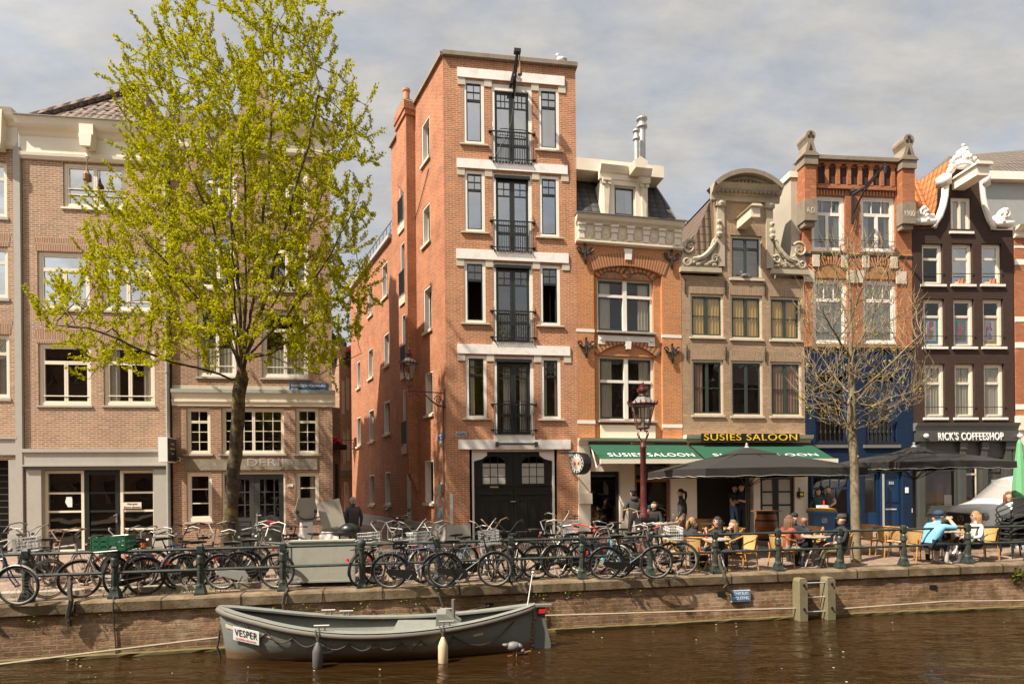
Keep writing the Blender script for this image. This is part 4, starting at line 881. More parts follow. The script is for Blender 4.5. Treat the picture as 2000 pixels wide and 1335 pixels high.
for x in (nl+.1, nr-.1): mb.box(x-.13, x+.13, -.06, .1, vs+.35, vn-.3).box(x-.18, x+.18, -.1, .1, vn-.42, vn-.2).sphere((x, -.1, vn-.35), .13, 6)
mb.build('gable_pilaster', 'stone_w', F.root)
pc = (nl+nr)/2; hw = (nr-nl)/2+.28
cornice('gable_cornice', F, pc-hw, pc+hw, vn-.22, vn+.28, [(0, .08), (.4, .1), (.5, .2), (.75, .28), (1, .4)], 'stone_w')
top = F.V(1455, 331, .3); rise = top-vn-.28; Rq = (hw*hw+rise*rise)/(2*rise); zc = vn+.28+rise-Rq; al = math.asin(hw/Rq)
MB().prism([(pc+(Rq-.22)*math.sin(-al+2*al*i/16), zc+(Rq-.22)*math.cos(-al+2*al*i/16)) for i in range(17)]+[(pc+hw-.3, vn+.27), (pc-hw+.3, vn+.27)], -.06, .4).build('pediment', 'stone_w', F.root)
m2 = MB().arc(pc, zc, Rq-.3, Rq-.16, math.pi/2-al, math.pi/2+al, -.22, .3, 22); m2.arc(pc, zc, Rq-.16, Rq, math.pi/2-al, math.pi/2+al, -.4, .3, 22)
for i in range(15): t = -al*.86+2*al*.86*i/14; x, z = pc+(Rq-.36)*math.sin(t), zc+(Rq-.36)*math.cos(t); m2.box(x-.05, x+.05, -.16, -.05, z-.05, z+.07)
for i in range(15): x = pc-hw+.2+(2*hw-.4)*i/14; m2.box(x-.05, x+.05, -.28, -.1, vn+.0, vn+.1)
m2.build('pediment_moulding', 'stone_d', F.root)
hb = F.U(1460, 425, .4); z = F.V(1462, 425, .5)
MB().box(hb-.2, hb+.14, -1.0, .02, z-.2, z+.16).prism([(hb-.26, z+.16), (hb+.2, z+.16), (hb+.12, z+.24), (hb-.18, z+.24)], -1.08, .02).tube([(hb, -.8, z-.2), (hb, -.8, z-.42)], .03).build('hoist_beam', 'cream2', F.root)
def scroll(s, x0, x1, z0, z1, y=-.02, mt='stone_w', nm='carved_scroll'):
    """claw piece: sweeping band with volutes and leaves, s=+1 rises to the right"""
    W, H = abs(x1-x0), z1-z0; X = lambda t: (x0+W*t) if s > 0 else (x1-W*t); mb = MB()
    poly = [(0, 0), (1, 0), (1, 1), (.93, 1), (.86, .72), (.74, .5), (.56, .38), (.36, .45), (.2, .62), (.05, .5), (0, .25)]
    mb.prism([(X(a), z0+H*b) for a, b in poly], y, .3)
    mb.box(min(x0, x1)-.06, max(x0, x1)+.04, y-.14, .02, z0-.16, z0-.0)
    def vol(cx, cz, r, dr): mb.tube([(X(cx)+s*r*(1-i/22)*math.cos(dr*i*.5+.6), y-.05, z0+H*cz+r*(1-i/22)*math.sin(dr*i*.5+.6)) for i in range(20)], [.06-.0015*i for i in range(20)], 5)
    vol(.22, .62, H*.24, 1); vol(.14, .2, H*.14, -1); vol(.88, .3, H*.13, 1)
    mb.tube([(X(t), y-.06, z0+H*(.28+.62*max(0, (t-.45)/.5)**1.7)) for t in (.3, .45, .55, .65, .75, .85, .93)], [.05, .09, .1, .1, .09, .07, .05], 6)
    for i in range(9): t = .3+.07*i; mb.sphere((X(t), y-.05, z0+H*(.16+.05*math.sin(i*2.1))), .09, 6, (1.3, .6, .7))
    for i in range(5): t = .62+.06*i; mb.sphere((X(t), y-.06, z0+H*(.3+.13*i)), .08, 6, (.8, .6, 1.4))
    return mb.build(nm, mt, F.root)
z0, z1 = F.V(1370, 525), F.V(1405, 462); scroll(1, F.U(1329, 500), nl+.02, z0, z1); scroll(-1, nr-.02, F.U(1574, 500), F.V(1540, 529), F.V(1510, 462))
for x, zz in ((nl+.02, .25), (nr-.02, .25)): MB().sphere((x, -.08, z1+zz), .16, 6, (.8, .5, 1)).sphere((x, -.08, z1+zz+.25), .1, 6).sphere((x, -.08, z1+zz-.2), .12, 6).build('carved_leaf', 'stone_w', F.root)
MB().add([(0, .3, vs), (nl+.05, .3, vs), (nl+.05, 6.5, vs), (0, 6.5, vs), (nl+.05, .6, F.V(1400, 398, -1)), (nl+.05, 6.5, F.V(1400, 398, -1))], [(0, 1, 4), (0, 4, 5, 3)]).add([(nl, .6, F.V(1400, 398, -1)), (nr, .6, F.V(1400, 398, -1)), (nr, 7, F.V(1400, 398, -1)), (nl, 7, F.V(1400, 398, -1))], [(0, 1, 2, 3)]).build('tiled_roof', 'tile_brown', F.root)
xr = F.U(1365, 430, -3.2); zr = F.V(1365, 446, -3.2); mb = MB()   # roof terrace rail behind the slope
xq = F.U(1405, 430, -3.2)
for i in range(12): x = xr-1.0+(xq-xr+1.0)*i/11; mb.box(x-.03, x+.03, 3.2, 3.24, zr-.9, zr+.3)
mb.box(xr-1.0, xq, 3.18, 3.26, zr+.28, zr+.34); mb.build('terrace_railing', 'zinc', F.root)
# ground floor of the saloon
zg, zf = -.1, vb
cornice('shop_cornice', F, 0, u1+.05, F.V(1450, 867), F.V(1450, 850), [(0, .1), (.4, .16), (.6, .3), (1, .34)], 'cream2')
bs = F.r(1370, 1561, 846, 864, .36); s = empty('shop_letters', F.w((bs[0]+bs[1])/2, (bs[2]+bs[3])/2+.02, .38), F.th, 'black board with gold capital letters above the second green awning', 'sign')
w = bs[1]-bs[0]; MB().box(-w/2, w/2, 0, .05, -.145, .145).build('sign_board', 'dkdoor', s); text('SUSIES SALOON', .24, 'gold', parent=s, loc=(0, -.012, 0), width=w*.95, depth=.008, spacing=1.1)
mb = MB().box(0, F.U(1361, 960), 0, .3, zg, zf).box(F.U(1472, 960), F.U(1485, 960), 0, .3, zg, zf).box(F.U(1552, 960), u1, -.02, .3, zg, zf).box(F.U(1361, 960), F.U(1472, 960), 0, .3, F.V(1420, 930), zf).box(F.U(1485, 960), F.U(1552, 960), .001, .3, F.V(1420, 930), zf); mb.build('shop_front', 'cream', F.root)
for a, b in ((1485, 1517), (1517, 1552)):
    mb = MB(); q = (F.U(a, 960)+.004, F.U(b, 960)-.004, zg, F.V(1500, 930)); frame_ring(mb, *q, .11, .06, .12, .2)
    for zz in (F.V(1500, 960), F.V(1500, 986)): mb.box(q[0]+.1, q[1]-.1, .07, .11, zz-.03, zz+.03)
    o = mb.build('door', 'dkdoor', F.root); MB().box(q[0]+.1, q[1]-.1, .09, .1, zg+.2, q[3]-.1).build('frosted_pane', 'frost', o)
s = empty('wall_lantern', F.w(F.U(1560, 962), F.V(1560, 962), .02), F.th, 'small dark lantern on the cream pillar by the saloon doors', 'lantern')
MB().box(-.05, .05, 0, .03, -.2, .2).box(-.09, .09, -.16, .0, -.15, .05).build('lantern_body', 'black', s); MB().box(-.06, .06, -.165, -.16, -.1, 0).build('lantern_pane', 'gold', s)
aw, a, b, zt, zb = awning(F, 1344, 1580, 867, 0, 1.5, F.V(1460, 868))
text('SUSIES SALOON', .24, 'signwhite', parent=aw, loc=((a+b)/2, -.12-1.38*.72-.01, zt-.62*.72+.012), rot=(math.atan2(.62, 1.38), 0, 0), width=(b-a)*.82, depth=.003, spacing=1.12)
pg = empty('window_pigeon', F.w(F.U(1453, 537), ra[2]+.0, .06), F.th, 'dark pigeon perched on the attic window sill', 'pigeon')
MB().sphere((0, 0, .09), .085, 8, (1.8, .9, .9)).sphere((-.13, 0, .2), .045, 8).tube([(-.08, 0, .12), (-.13, 0, .19)], [.05, .035], 6).tube([(.1, 0, .08), (.26, 0, .03)], [.04, .02], 6).build('body', 'lead', pg, True)
# ---------------------------------------------------------------- brick house of 1900 with blue lower part
F = Fac('gabled_brick_house', 'dark orange brick house with stone finials over a blue painted lower front', 'house', (10.92, 21.89), .09)
u1 = F.U(1782, 620); vt = F.V(1668, 318); vbl = F.V(1668, 678)
GT = [(0, .7, 1, 1, 3, 1), (0, 0, .5, .7, 1, 1), (.5, 0, 1, .7, 1, 1)]; GM = [(0, .7, 1, 1, 3, 1), (0, 0, 1, .7, 1, 1)]
WT = []
for x0, x1, y0, y1, c, cu in ((1585, 1651, 380, 489, GT, 'sides'), (1681, 1749, 382, 491, GT, 'sides'), (1588, 1656, 543, 671, GM, 'full'), (1685, 1752, 545, 671, GM, 'full')):
    r = F.r(x0, x1, y0, y1); WT.append(r)
    window(F, r, .11, 'white', 'white', c, g='g_mid', sw=.06, sill=('stone_d', .08, .06, .1), curtain=('curtain_g', cu), y=.08)
    MB().tube([(r[0], .03, r[2]+.42), (r[1], .03, r[2]+.42)], .012, 5).build('window_rail', 'black', F.root)
for x0, x1 in ((1592, 1659), (1690, 1752)):
    r = F.r(x0, x1, 728, 868); window(F, r, .1, 'blue', 'blue', [(0, .70, 1, .9, 3, 1), (0, .34, 1, .70, 2, 1), (0, 0, 1, .34, 1, 1)], g='g_low', sw=.07, y=.1, sill=('lead', .1, .12, .12))
    mb = MB(); z1 = r[2]+(r[3]-r[2])*.34; mb.box(r[0]+.05, r[1]-.05, -.02, .04, z1-.05, z1+.03).box(r[0]+.05, r[1]-.05, -.02, .04, r[2]+.02, r[2]+.1)
    for i in range(6): x = r[0]+.22+(r[1]-r[0]-.44)*i/5; mb.lathe([(.018, r[2]+.05), (.018, (r[2]+z1)/2-.1), (.04, (r[2]+z1)/2), (.018, (r[2]+z1)/2+.1), (.018, z1)], (x, 0, 0), 6)
    mb.build('balustrade', 'black', F.root)
mb = MB(); wall_grid(mb, 0, u1, vbl, vt, [h for h in F.holes if h[2] > vbl-.3])
mb.add([(0, 0, vbl), (0, 9, vbl), (0, 9, vt), (0, 0, vt)], [(3, 2, 1, 0)]).add([(u1, 0, 0), (u1, 9, 0), (u1, 9, vt), (u1, 0, vt)], [(0, 1, 2, 3)]).add([(0, 0, vt-.02), (u1, 0, vt-.02), (u1, 9, vt-.02), (0, 9, vt-.02)], [(0, 1, 2, 3)])
mb.build('wall', 'brick_flame', F.root)
low = [h for h in F.holes if h[3] < vbl+.1]; sh = [(F.U(1585, 960), F.U(1664, 960), F.V(1620, 1028), F.V(1620, 924)), (F.U(1688, 960), F.U(1722, 960), -.1, F.V(1700, 918)), (F.U(1724, 960), F.U(1764, 960), -.1, F.V(1740, 918))]
mb = MB(); wall_grid(mb, 0, u1, -.2, vbl-.003, low+sh); mb.build('painted_wall', 'brick_blue', F.root)
MB().box(.1, u1-.1, .9, .95, -.3, vt-.1).build('interior', 'interior', F.root)
MB().box(0, u1, -.05, .02, vbl-.09, vbl).build('tile_band', 'dkgreen', F.root); MB().box(0, u1, -.052, .02, vbl+.004, vbl+.05).build('yellow_band', 'cane', F.root)
z = F.V(1668, 497); MB().box(0, u1, -.02, .02, z-.1, z).build('tile_band', 'dkgreen', F.root); MB().box(0, u1, -.022, .02, z+.003, z+.06).build('yellow_band', 'cane', F.root)
for r in WT[:2]:
    mb = MB(); n = 22; w = r[1]-r[0]
    for i in range(n): mb.cur = i % 2; x = r[0]+w*i/n; mb.box(x, x+w/n*.96, -.006, .02, r[3]+.03, r[3]+.3)
    mb.build('glazed_brick_lintel', ['ab1', 'dkgreen'], F.root)
for r in WT[2:]:
    arch((r[0]+r[1])/2, r[3]+.02, (r[1]-r[0])/2+.02, .5, .34, ['ab1', 'dkgreen'], -.02, .02, n=44)
    cx = (r[0]+r[1])/2; hw = (r[1]-r[0])/2; MB().prism([(cx-hw, r[3]+.02)]+[(cx-hw*math.cos(math.pi*i/10), r[3]+.02+.48*math.sin(math.pi*i/10)) for i in range(1, 10)]+[(cx+hw, r[3]+.02)], -.006, .01).build('tympanum', 'tymp', F.root)
    for t in (-.82, .82): MB().box(cx+t*hw-.14, cx+t*hw+.12, -.06, .0, r[3]+.42, r[3]+.86).build('stone_block', 'stone_l', F.root)
    for s in (-1, 1): MB().box(cx+s*(hw+.16)-.2, cx+s*(hw+.16)+.2, -.05, .0, r[3]-.15, r[3]+.32).build('stone_block', 'stone_l', F.root)
# parapet with niches, coping and finials
mb = MB(); za, zb = F.V(1668, 358), F.V(1668, 334)
pa, pb = F.U(1585, 340), F.U(1747, 340)
for i in range(8): x = pa+.12+(pb-pa-.24)*i/7; mb.box(x-.07, x+.07, -.09, .0, za-.1, zb+.12).box(x-.12, x+.12, -.1, 0, zb+.12, zb+.2)
mb.box(pa, pb, -.1, 0, zb+.2, vt-.02).box(pa, pb, -.08, 0, za-.25, za-.1)
mb.build('niche_frieze', 'brick_flame', F.root)
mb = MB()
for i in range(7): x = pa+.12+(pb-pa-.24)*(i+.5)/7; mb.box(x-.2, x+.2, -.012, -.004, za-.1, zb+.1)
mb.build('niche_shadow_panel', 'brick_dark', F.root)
MB().box(pa-.05, pb+.05, -.2, .3, vt, vt+.14).build('coping', 'stone_d', F.root)
for xa, xb, tx in ((1563, 1585, 'A.D.'), (1751, 1775, '1900')):
    a, b = F.U(xa, 380), F.U(xb, 380); z0, z1, z2 = F.V(1570, 437), F.V(1570, 395), F.V(1570, 330); c = (a+b)/2
    MB().box(a, b, -.3, .2, z1, z2).build('pier', 'brick_flame', F.root)
    MB().box(a-.02, b+.02, -.32, .2, z0, z1).box(a+.02, b-.02, -.22, .1, z0-.18, z0).build('date_stone', 'stone_d', F.root); MB().box(a-.04, b+.04, -.36, .25, z2-.002, z2+.3).prism([(a-.1, z2+.3), (b+.1, z2+.3), (b-.02, z2+.42), (a+.02, z2+.42)], -.4, .3).build('pier_stone', 'stone_d', F.root)
    text(tx, .22, 'stone_l', name='carved_date', parent=F.root, loc=(c, -.324, z0+.35), width=(b-a)*.8, depth=.006)
    zt = z2+.42; w = (b-a)/2; top = F.V(1568, 262)-zt
    pts = [(-w*1.02, 0), (-w*.72, top*.24), (-w*.5, top*.45)]+[(w*.86*math.cos(t), top*.73+w*.86*math.sin(t)) for t in [math.pi*(1.2-1.4*i/12) for i in range(13)]]+[(w*.5, top*.45), (w*.72, top*.24), (w*1.02, 0)]
    f = MB().prism([(c+x, zt+zz) for x, zz in pts], -.34, .25).build('finial', 'stone_d', F.root)
    mb = MB()
    for k in range(3): t = math.pi/2+k*2.1; mb.xf0(lambda q: q.lathe([(w*.27, 0), (w*.27, .01)], n=10), Matrix.Translation((c+w*.36*math.cos(t), -.34, zt+top*.73+w*.36*math.sin(t))) @ Matrix.Rotation(R(90), 4, 'X'))
    mb.prism([(c-w*.34, zt+top*.1), (c+w*.34, zt+top*.1), (c, zt+top*.42)], -.345, -.335); mb.build('finial_tracery', 'brick_dark', f)
hx = F.U(1672, 400, .3); hz = F.V(1672, 372, .4); x2, z2 = F.uv(1712, 340, .9)
mb = MB().tube([(hx, -.1, F.V(1672, 440)), (hx, -.12, hz)], .05, 6).tube([(hx, -.12, hz), (hx+.25, -.5, hz+.12), (hx+.4, -1.3, hz+.5)], [.07, .055, .05], 6).tube([(hx, -.1, hz-.75), (hx+.15, -.5, hz-.1), (hx+.33, -1.0, hz+.3)], .035, 6).lathe([(.05, 0), (.09, .1), (.03, .25)], (hx, -.12, hz), 8).lathe([(.04, -.32), (.05, -.1), (.02, 0)], (hx+.4, -1.28, hz+.5), 8)
mb.build('hoist_arm', 'black', F.root)
MB().box(-.35, -.02, .2, 8, 6, F.V(1560, 342)).build('side_wall', 'plaster', F.root); MB().box(-.42, .05, .15, 8, F.V(1560, 342)+.003, F.V(1560, 330)).build('side_wall_fascia', 'cream', F.root)
MB().box(u1-.05, u1+.14, .15, 1.2, vbl+2, F.V(1783, 350)).build('party_wall', 'plaster', F.root)
# blue ground floor
window(F, sh[0], .08, 'blue', 'blue', [(0, .74, 1, 1, 4, 1), (0, 0, 1, .74, 3, 1)], g='g_shop', sw=.04, hole=False, y=.06)
MB().box(sh[0][0]-.1, sh[0][1]+.1, -.25, .0, sh[0][2]-.08, sh[0][2]-.002).build('shop_sill', 'blue', F.root)
q = sh[2]; mb = MB(); mb.box(q[0]+.01, q[1]-.01, .12, .18, q[2], q[3])
for a, b in ((.12, .42), (.5, .92)): frame_ring(mb, q[0]+.12, q[1]-.12, q[2]+(q[3]-q[2])*a, q[2]+(q[3]-q[2])*b, .05, .09, .12)
d = mb.build('door', 'blue', F.root); text('253', .1, 'signwhite', name='house_number', parent=d, loc=((q[0]+q[1])/2, .085, q[2]+(q[3]-q[2])*.8), depth=.003)
MB().box((q[0]+q[1])/2-.22, (q[0]+q[1])/2+.22, .1, .125, F.V(1740, 995), F.V(1740, 990)).build('letter_plate', 'signwhite', d); MB().sphere((q[0]+.1, .08, F.V(1740, 975)), .04, 6).build('door_knob', 'gold', d)
q = sh[1]; mb = MB(); frame_ring(mb, q[0]+.01, q[1]-.01, q[2], q[3]-.01, .12, .12, .18, .8); d = mb.build('door', 'blue', F.root); MB().box(q[0]+.1, q[1]-.1, .15, .155, q[2]+.8, q[3]-.1).build('pane', 'g_shop', d)
MB().tube([(F.U(1722.5, 960), -.08, -.1), (F.U(1722.5, 960), -.08, F.V(1722, 925))], .04).build('downpipe', 'zinc', F.root)
MB().box(F.U(1768, 970), F.U(1774, 970), -.02, 0, F.V(1770, 962), F.V(1770, 951)).build('bell_plate', 'signwhite', F.root); MB().box(F.U(1781, 1000), F.U(1788, 1000)-.03, -.02, 0, F.V(1785, 1000), F.V(1785, 992)).build('sticker_strip', 'poster', F.root)
# ---------------------------------------------------------------- dark brown bell gable
F = Fac('bell_gable_house', 'dark brown brick house with white edged bell gable above the coffeeshop', 'house', (15.19, 22.28), .07)
u1 = F.U(1980, 640); vs = F.V(1880, 447)
CB = [(0, .66, 1, 1, 1, 1), (0, 0, 1, .66, 1, 1)]
PO = []
for k, (xs, y0, y1) in enumerate((((1801, 1842, 1859.5, 1900, 1917.5, 1957), 475, 555), ((1804, 1845, 1862.5, 1903, 1920, 1960), 583, 677), ((1806, 1846, 1865, 1904, 1922, 1962), 710, 815))):
    for j in range(3):
        r = F.r(xs[2*j], xs[2*j+1], y0, y1)
        cu = {0: None, 1: None, 2: ('curtain_w', 'full')}[k]
        window(F, r, .09, 'cream', 'cream', CB, g=('g_sky' if k == 0 and j else 'g_low'), sw=.045, sill=('white', .08, .09, .13), curtain=cu, y=.1)
        MB().tube([(r[0], -.02, r[2]+.4), (r[1]+.05, -.02, r[2]+.4)], .014, 5).build('window_rail', 'black', F.root)
        if k == 1: PO.append(r)
c = (F.U(1848, 400)+F.U(1912, 400))/2
rt = F.r(1857, 1896, 385, 452)
wh = list(F.holes); window(F, rt, .08, 'cream', 'cream', [(0, 0, .5, 1, 1, 1), (.5, 0, 1, 1, 1, 1)], g='g_mid', sw=.05, sill=('white', .08, .09, .12), curtain=('curtain_w', 'blind'))
Vp = lambda y: F.V(1880, y)
prof = [(447, 1826, 1935), (438, 1829, 1931), (425, 1838, 1925), (405, 1845, 1918), (385, 1849, 1914), (365, 1850, 1912), (352, 1851, 1911), (341, 1856, 1906), (333, 1863, 1899), (328, 1873, 1889)]
lv = [(Vp(y), F.U(a, y), F.U(b, y)) for y, a, b in prof]
mb = MB(); vb = F.V(1880, 838); wall_grid(mb, 0, u1, vb, vs, wh); profile_wall(mb, lv, [(rt[0], rt[1], max(rt[2], vs), rt[3])])
mb.add([(u1, 0, 0), (u1, 9, 0), (u1, 9, vs), (u1, 0, vs)], [(0, 1, 2, 3)]).add([(0, 0, 0), (0, 9, 0), (0, 9, vs), (0, 0, vs)], [(3, 2, 1, 0)])
mb.build('wall', 'brick_dark', F.root); MB().box(.1, u1-.1, .8, .85, -.3, vs-.1).prism([(a[1]+.05, a[0]) for a in lv]+[(a[2]-.05, a[0]) for a in lv[::-1]], .5, .55).build('interior', 'interior', F.root)
mb = MB()
for s in (1, 2): mb.tube([(a[s]+(-.08 if s == 1 else .08), -.06, a[0]) for a in lv[:-1]], [.095]*(len(lv)-1), 6)
for s in (1, 2): mb.tube([(a[s]+(-.17 if s == 1 else .17), -.02, a[0]) for a in lv[1:-2]], [.06]*(len(lv)-3), 6)
for i, s in ((5, 1), (5, 2)): x = lv[i][s]; mb.box(x-(.3 if s == 1 else -.02), x+(.02 if s == 1 else .3), -.2, .2, Vp(364), Vp(345))
tp = Vp(326); mb.tube([(c+.62*math.cos(math.pi*i/10), -.08, Vp(343)+.42*math.sin(math.pi*i/10)) for i in range(11)], .10, 6)
mb.build('gable_trim', 'white', F.root, True)
mb = MB().prism([(c-.5, tp-.1), (c+.5, tp-.1), (c+.26, tp+.2), (c+.1, tp+.68), (c-.1, tp+.66), (c-.26, tp+.16)], -.15, .15)
for i in range(9): t = math.pi*i/8; mb.sphere((c+.55*math.cos(t), -.12, tp-.05+.42*math.sin(t)), .11, 6, (1, .6, 1))
for k in range(4): mb.sphere((c+.05*(-1)**k, -.12, tp+.3+.15*k), .12-.015*k, 6, (1.1, .6, .9))
mb.build('gable_crest', 'white', F.root, True)
for s, xa, xb in ((1, 1783, 1827), (-1, 1936, 1976)):
    a, b = F.U(xa, 440), F.U(xb, 440); z0, z1 = Vp(441), Vp(405); mb = MB().box(a, b, -.14, .2, z0, z0+.18); W = b-a; X = lambda t: a+W*t if s > 0 else b-W*t
    mb.prism([(X(.05), z0+.18), (X(.98), z0+.18), (X(.9), z0+.4), (X(.6), z0+.42), (X(.58), z1-.1), (X(.45), z1), (X(.35), z1-.08), (X(.2), z0+.5)], -.08, .15)
    mb.tube([(X(.38)+s*.2*(1-i/16)*math.cos(i*.5), -.11, z0+.42+.2*(1-i/16)*math.sin(i*.5)) for i in range(15)], .05, 5)
    for k in range(4): mb.sphere((X(.4+.05*k), -.1, z1-.12-.14*k), .1, 6)
    mb.build('carved_shell', 'white', F.root, True)
z = F.V(1890, 349, .5); x = F.U(1893, 350, .5); mb = MB().box(x-.24, x+.24, -1.1, .02, z-.18, z+.18).prism([(x-.32, z+.18), (x+.32, z+.18), (x+.26, z+.28), (x-.26, z+.28)], -1.2, .02); mb.build('hoist_beam', 'cream', F.root)
zr = F.V(1815, 352, -1.2)
MB().add([(0, .3, vs), (lv[3][1], .3, vs), (lv[3][1], 1.4, zr+.2), (lv[3][1], 8, zr+.2), (0, 8, vs)], [(0, 1, 2), (0, 2, 3, 4)]).add([(lv[3][1], .5, vs+.3), (c, .5, zr+.5), (c, 8, zr+.5), (lv[3][1], 8, vs+.3)], [(0, 1, 2, 3)]).build('tiled_roof', 'tile_orange', F.root)
MB().add([(.0, .28, vs), (.0, 5, vs), (.0, 5, zr-.1), (.0, 1.6, zr-.1)], [(0, 1, 2, 3)]).prism([(0, vs), (lv[2][1], vs), (lv[6][1], zr+.45), (0, zr-.25)], 1.6, 1.66).build('roof_slope', 'tile_orange', F.root)
pc = [((.10, .42, .55), (.75, .7, .7), (.55, .2, .3), (.35, .35, .2)), ((.62, .45, .55), (.1, .42, .36), (.75, .12, .04), (.7, .2, .4)), ((.72, .45, .08), (.78, .76, .74), (.55, .1, .25), (.4, .5, .6))]
for k, r in enumerate(PO):
    ms = [mat('poster paint %d %d' % (k, j), cc, .7, var=.3, scale=12) for j, cc in enumerate(pc[k])]
    x0, x1, z0, z1 = r[0]+.1, r[1]-.1, r[2]+.1, r[2]+(r[3]-r[2])*.62; m1 = MB().box(x0, x1, .16, .165, z0, z1); m1.cur = 1; m1.box(x0+.1, x1-.12, .155, .16, z0+.16, z1-.1)
    rr = random.Random(k+3)
    for j in range(16):
        m1.cur = 2+j % 2; a = x0+.16+rr.random()*(x1-x0-.5); zz = z0+.2+rr.random()*(z1-z0-.5); w = .05+rr.random()*.1; h = .08+rr.random()*.25
        m1.prism([(a, zz), (a+w, zz+h*.2), (a+w*.8, zz+h), (a+w*.2, zz+h*.8)], .150-.0003*j, .155)
    m1.build('window_poster', ms, F.root)
for xx, zz in ((1882, 556), (1944, 556)):
    u = F.U(xx, zz); v = F.V(xx, zz); s = MB().lathe([(.09, 0), (.13, .22)], (u, .13, v+.02), 8); s.build('flower_pot', 'terracotta', F.root)
# coffeeshop front
cornice('shop_cornice', F, 0, u1+.02, F.V(1880, 841), F.V(1880, 826), [(0, .1), (.4, .12), (.7, .2), (1, .24)], 'lead')
MB().box(.05, u1-.05, -.22, .1, F.V(1880, 862), F.V(1880, 841)-.003).build('shop_fascia', 'grey_shop', F.root)
s = empty('shop_letters', F.w(F.U(1886, 853), F.V(1886, 852.5, .23), .235), F.th, 'big white block letters on the dark grey fascia under the bell gable', 'sign')
text("RICK'S COFFEESHOP", .29, 'signwhite', parent=s, loc=(0, 0, 0), width=F.U(1949, 853)-F.U(1823, 853), depth=.01, bold=.008, spacing=1.14)
for px in (1797, 1978):
    l = empty('globe_lamp', F.w(F.U(px, 852), F.V(px, 852), .3), F.th, 'small white globe lamp at the %s end of the coffeeshop fascia' % ('left' if px < 1900 else 'right'), 'lamp', 'globe lamps on the coffeeshop fascia')
    MB().sphere((0, 0, 0), .09, 8).build('globe', 'signwhite', l, True); MB().tube([(0, 0, .0), (0, .25, .1)], .02).build('bracket', 'black', l)
zg, zf = -.1, F.V(1880, 862)
G = lambda a, b, y0, y1: (F.U(a, 950), F.U(b, 950), F.V((a+b)/2, y1), F.V((a+b)/2, y0))
hs = [G(1806, 1873, 893, 992), G(1884, 1914, 893, 990), G(1925, 1959, 893, 1060)]
mb = MB(); wall_grid(mb, 0, u1, -.25, zf, hs, .2)
for px in (1797, 1877, 1919, 1966, 1979): x = F.U(px, 950); mb.box(x-.11, x+.11, -.12, 0, zg, zf-.02).box(x-.15, x+.15, -.17, 0, zg, zg+.6).box(x-.14, x+.14, -.15, 0, zf-.3, zf-.02)
for a, b in ((hs[0][0], hs[0][1]),): frame_ring(mb, a, b, zg+.1, hs[0][2]-.12, .07, -.05, 0)
mb.build('shop_front', 'grey_shop', F.root)
for k, (q, g) in enumerate(((hs[0], [(0, .78, 1, 1, 1, 1), (0, 0, 1, .78, 1, 1)]), (hs[1], [(0, .68, 1, 1, 1, 1), (0, 0, 1, .68, 1, 1)]))):
    window(F, q, .07, 'grey_shop', 'cream2' if k else 'grey_shop', g, g='g_shop', sw=.035, hole=False, y=.06); m1 = MB(); curtain_mesh(m1, q[0]+.1, q[1]-.1, q[2]+.1, q[2]+(q[3]-q[2])*.68, .3, 3, .05); m1.build('net_curtain', 'brownnet', F.root)
q = hs[2]; mb = MB().box(q[0]+.01, q[1]-.01, .08, .14, q[2], q[3]-.6); frame_ring(mb, q[0]+.12, q[1]-.12, q[2]+.2, q[3]-.8, .05, .05, .08); frame_ring(mb, q[0]+.06, (q[0]+q[1])/2-.02, q[3]-.55, q[3]-.1, .05, .05, .1); frame_ring(mb, (q[0]+q[1])/2+.02, q[1]-.06, q[3]-.55, q[3]-.1, .05, .05, .1); mb.box(q[0]+.01, q[1]-.01, .1, .14, q[3]-.6, q[3])
d = mb.build('door', 'grey_shop', F.root); text('260', .11, 'signwhite', name='house_number', parent=d, loc=((q[0]+q[1])/2, .04, F.V(1940, 939)), depth=.003); MB().sphere((q[0]+.12, .03, F.V(1930, 968)), .045, 6).build('door_knob', 'wood', d)
MB().box(hs[0][1]-.42, hs[0][1]-.12, .2, .21, hs[0][2]+.1, hs[0][2]+.5).build('window_notice', 'signwhite', F.root)
# ---------------------------------------------------------------- house at the right edge
F = Fac('banded_brick_house', 'red brick house with white bands cut off by the right edge', 'house', (19.30, 22.56), .06)
vt = F.V(1985, 465)
F.root_ = F.root; body(F, .05, 7, vt, 'brick_flame', v0=2.6)
mb = MB()
for y0, y1 in ((480, 484), (506, 517), (618, 628), (668, 679), (789, 799)): mb.box(.045, 7, -.012, .02, F.V(1985, y1), F.V(1985, y0))
mb.build('white_band', 'white', F.root)
cornice('cornice', F, .0, 7, vt, F.V(1985, 437, .3), CORN, 'cream')
MB().box(.03, .75, -.12, .3, -.2, F.V(1985, 840)).box(.0, 1, -.2, .1, F.V(1985, 840), F.V(1985, 812)).build('shop_pilaster', 'cream', F.root); MB().box(.75, 7, .1, .3, -.2, 2.7).build('shop_front', 'grey_shop', F.root)
za = F.V(1985, 437, .2); MB().box(-1.0, 7, 1.0, 6, za, F.V(1950, 356, -1)).build('zinc_dormer', 'zinc', F.root)
MB().box(-1.15, 7, .75, 6, F.V(1950, 356, -1)+.003, F.V(1950, 340, -1)).build('dormer_fascia', 'white', F.root)
zb = F.V(1950, 340, -1)+.02; zt = F.V(1995, 297, -3)
MB().add([(-1.1, 1.4, zb), (7, 1.4, zb), (7, 4.5, zt+1.2), (1.2, 4.5, zt+.6), (-1.1, 9, zb)], [(0, 1, 2, 3), (0, 3, 4)]).build('tiled_roof', 'tile_grey', F.root)
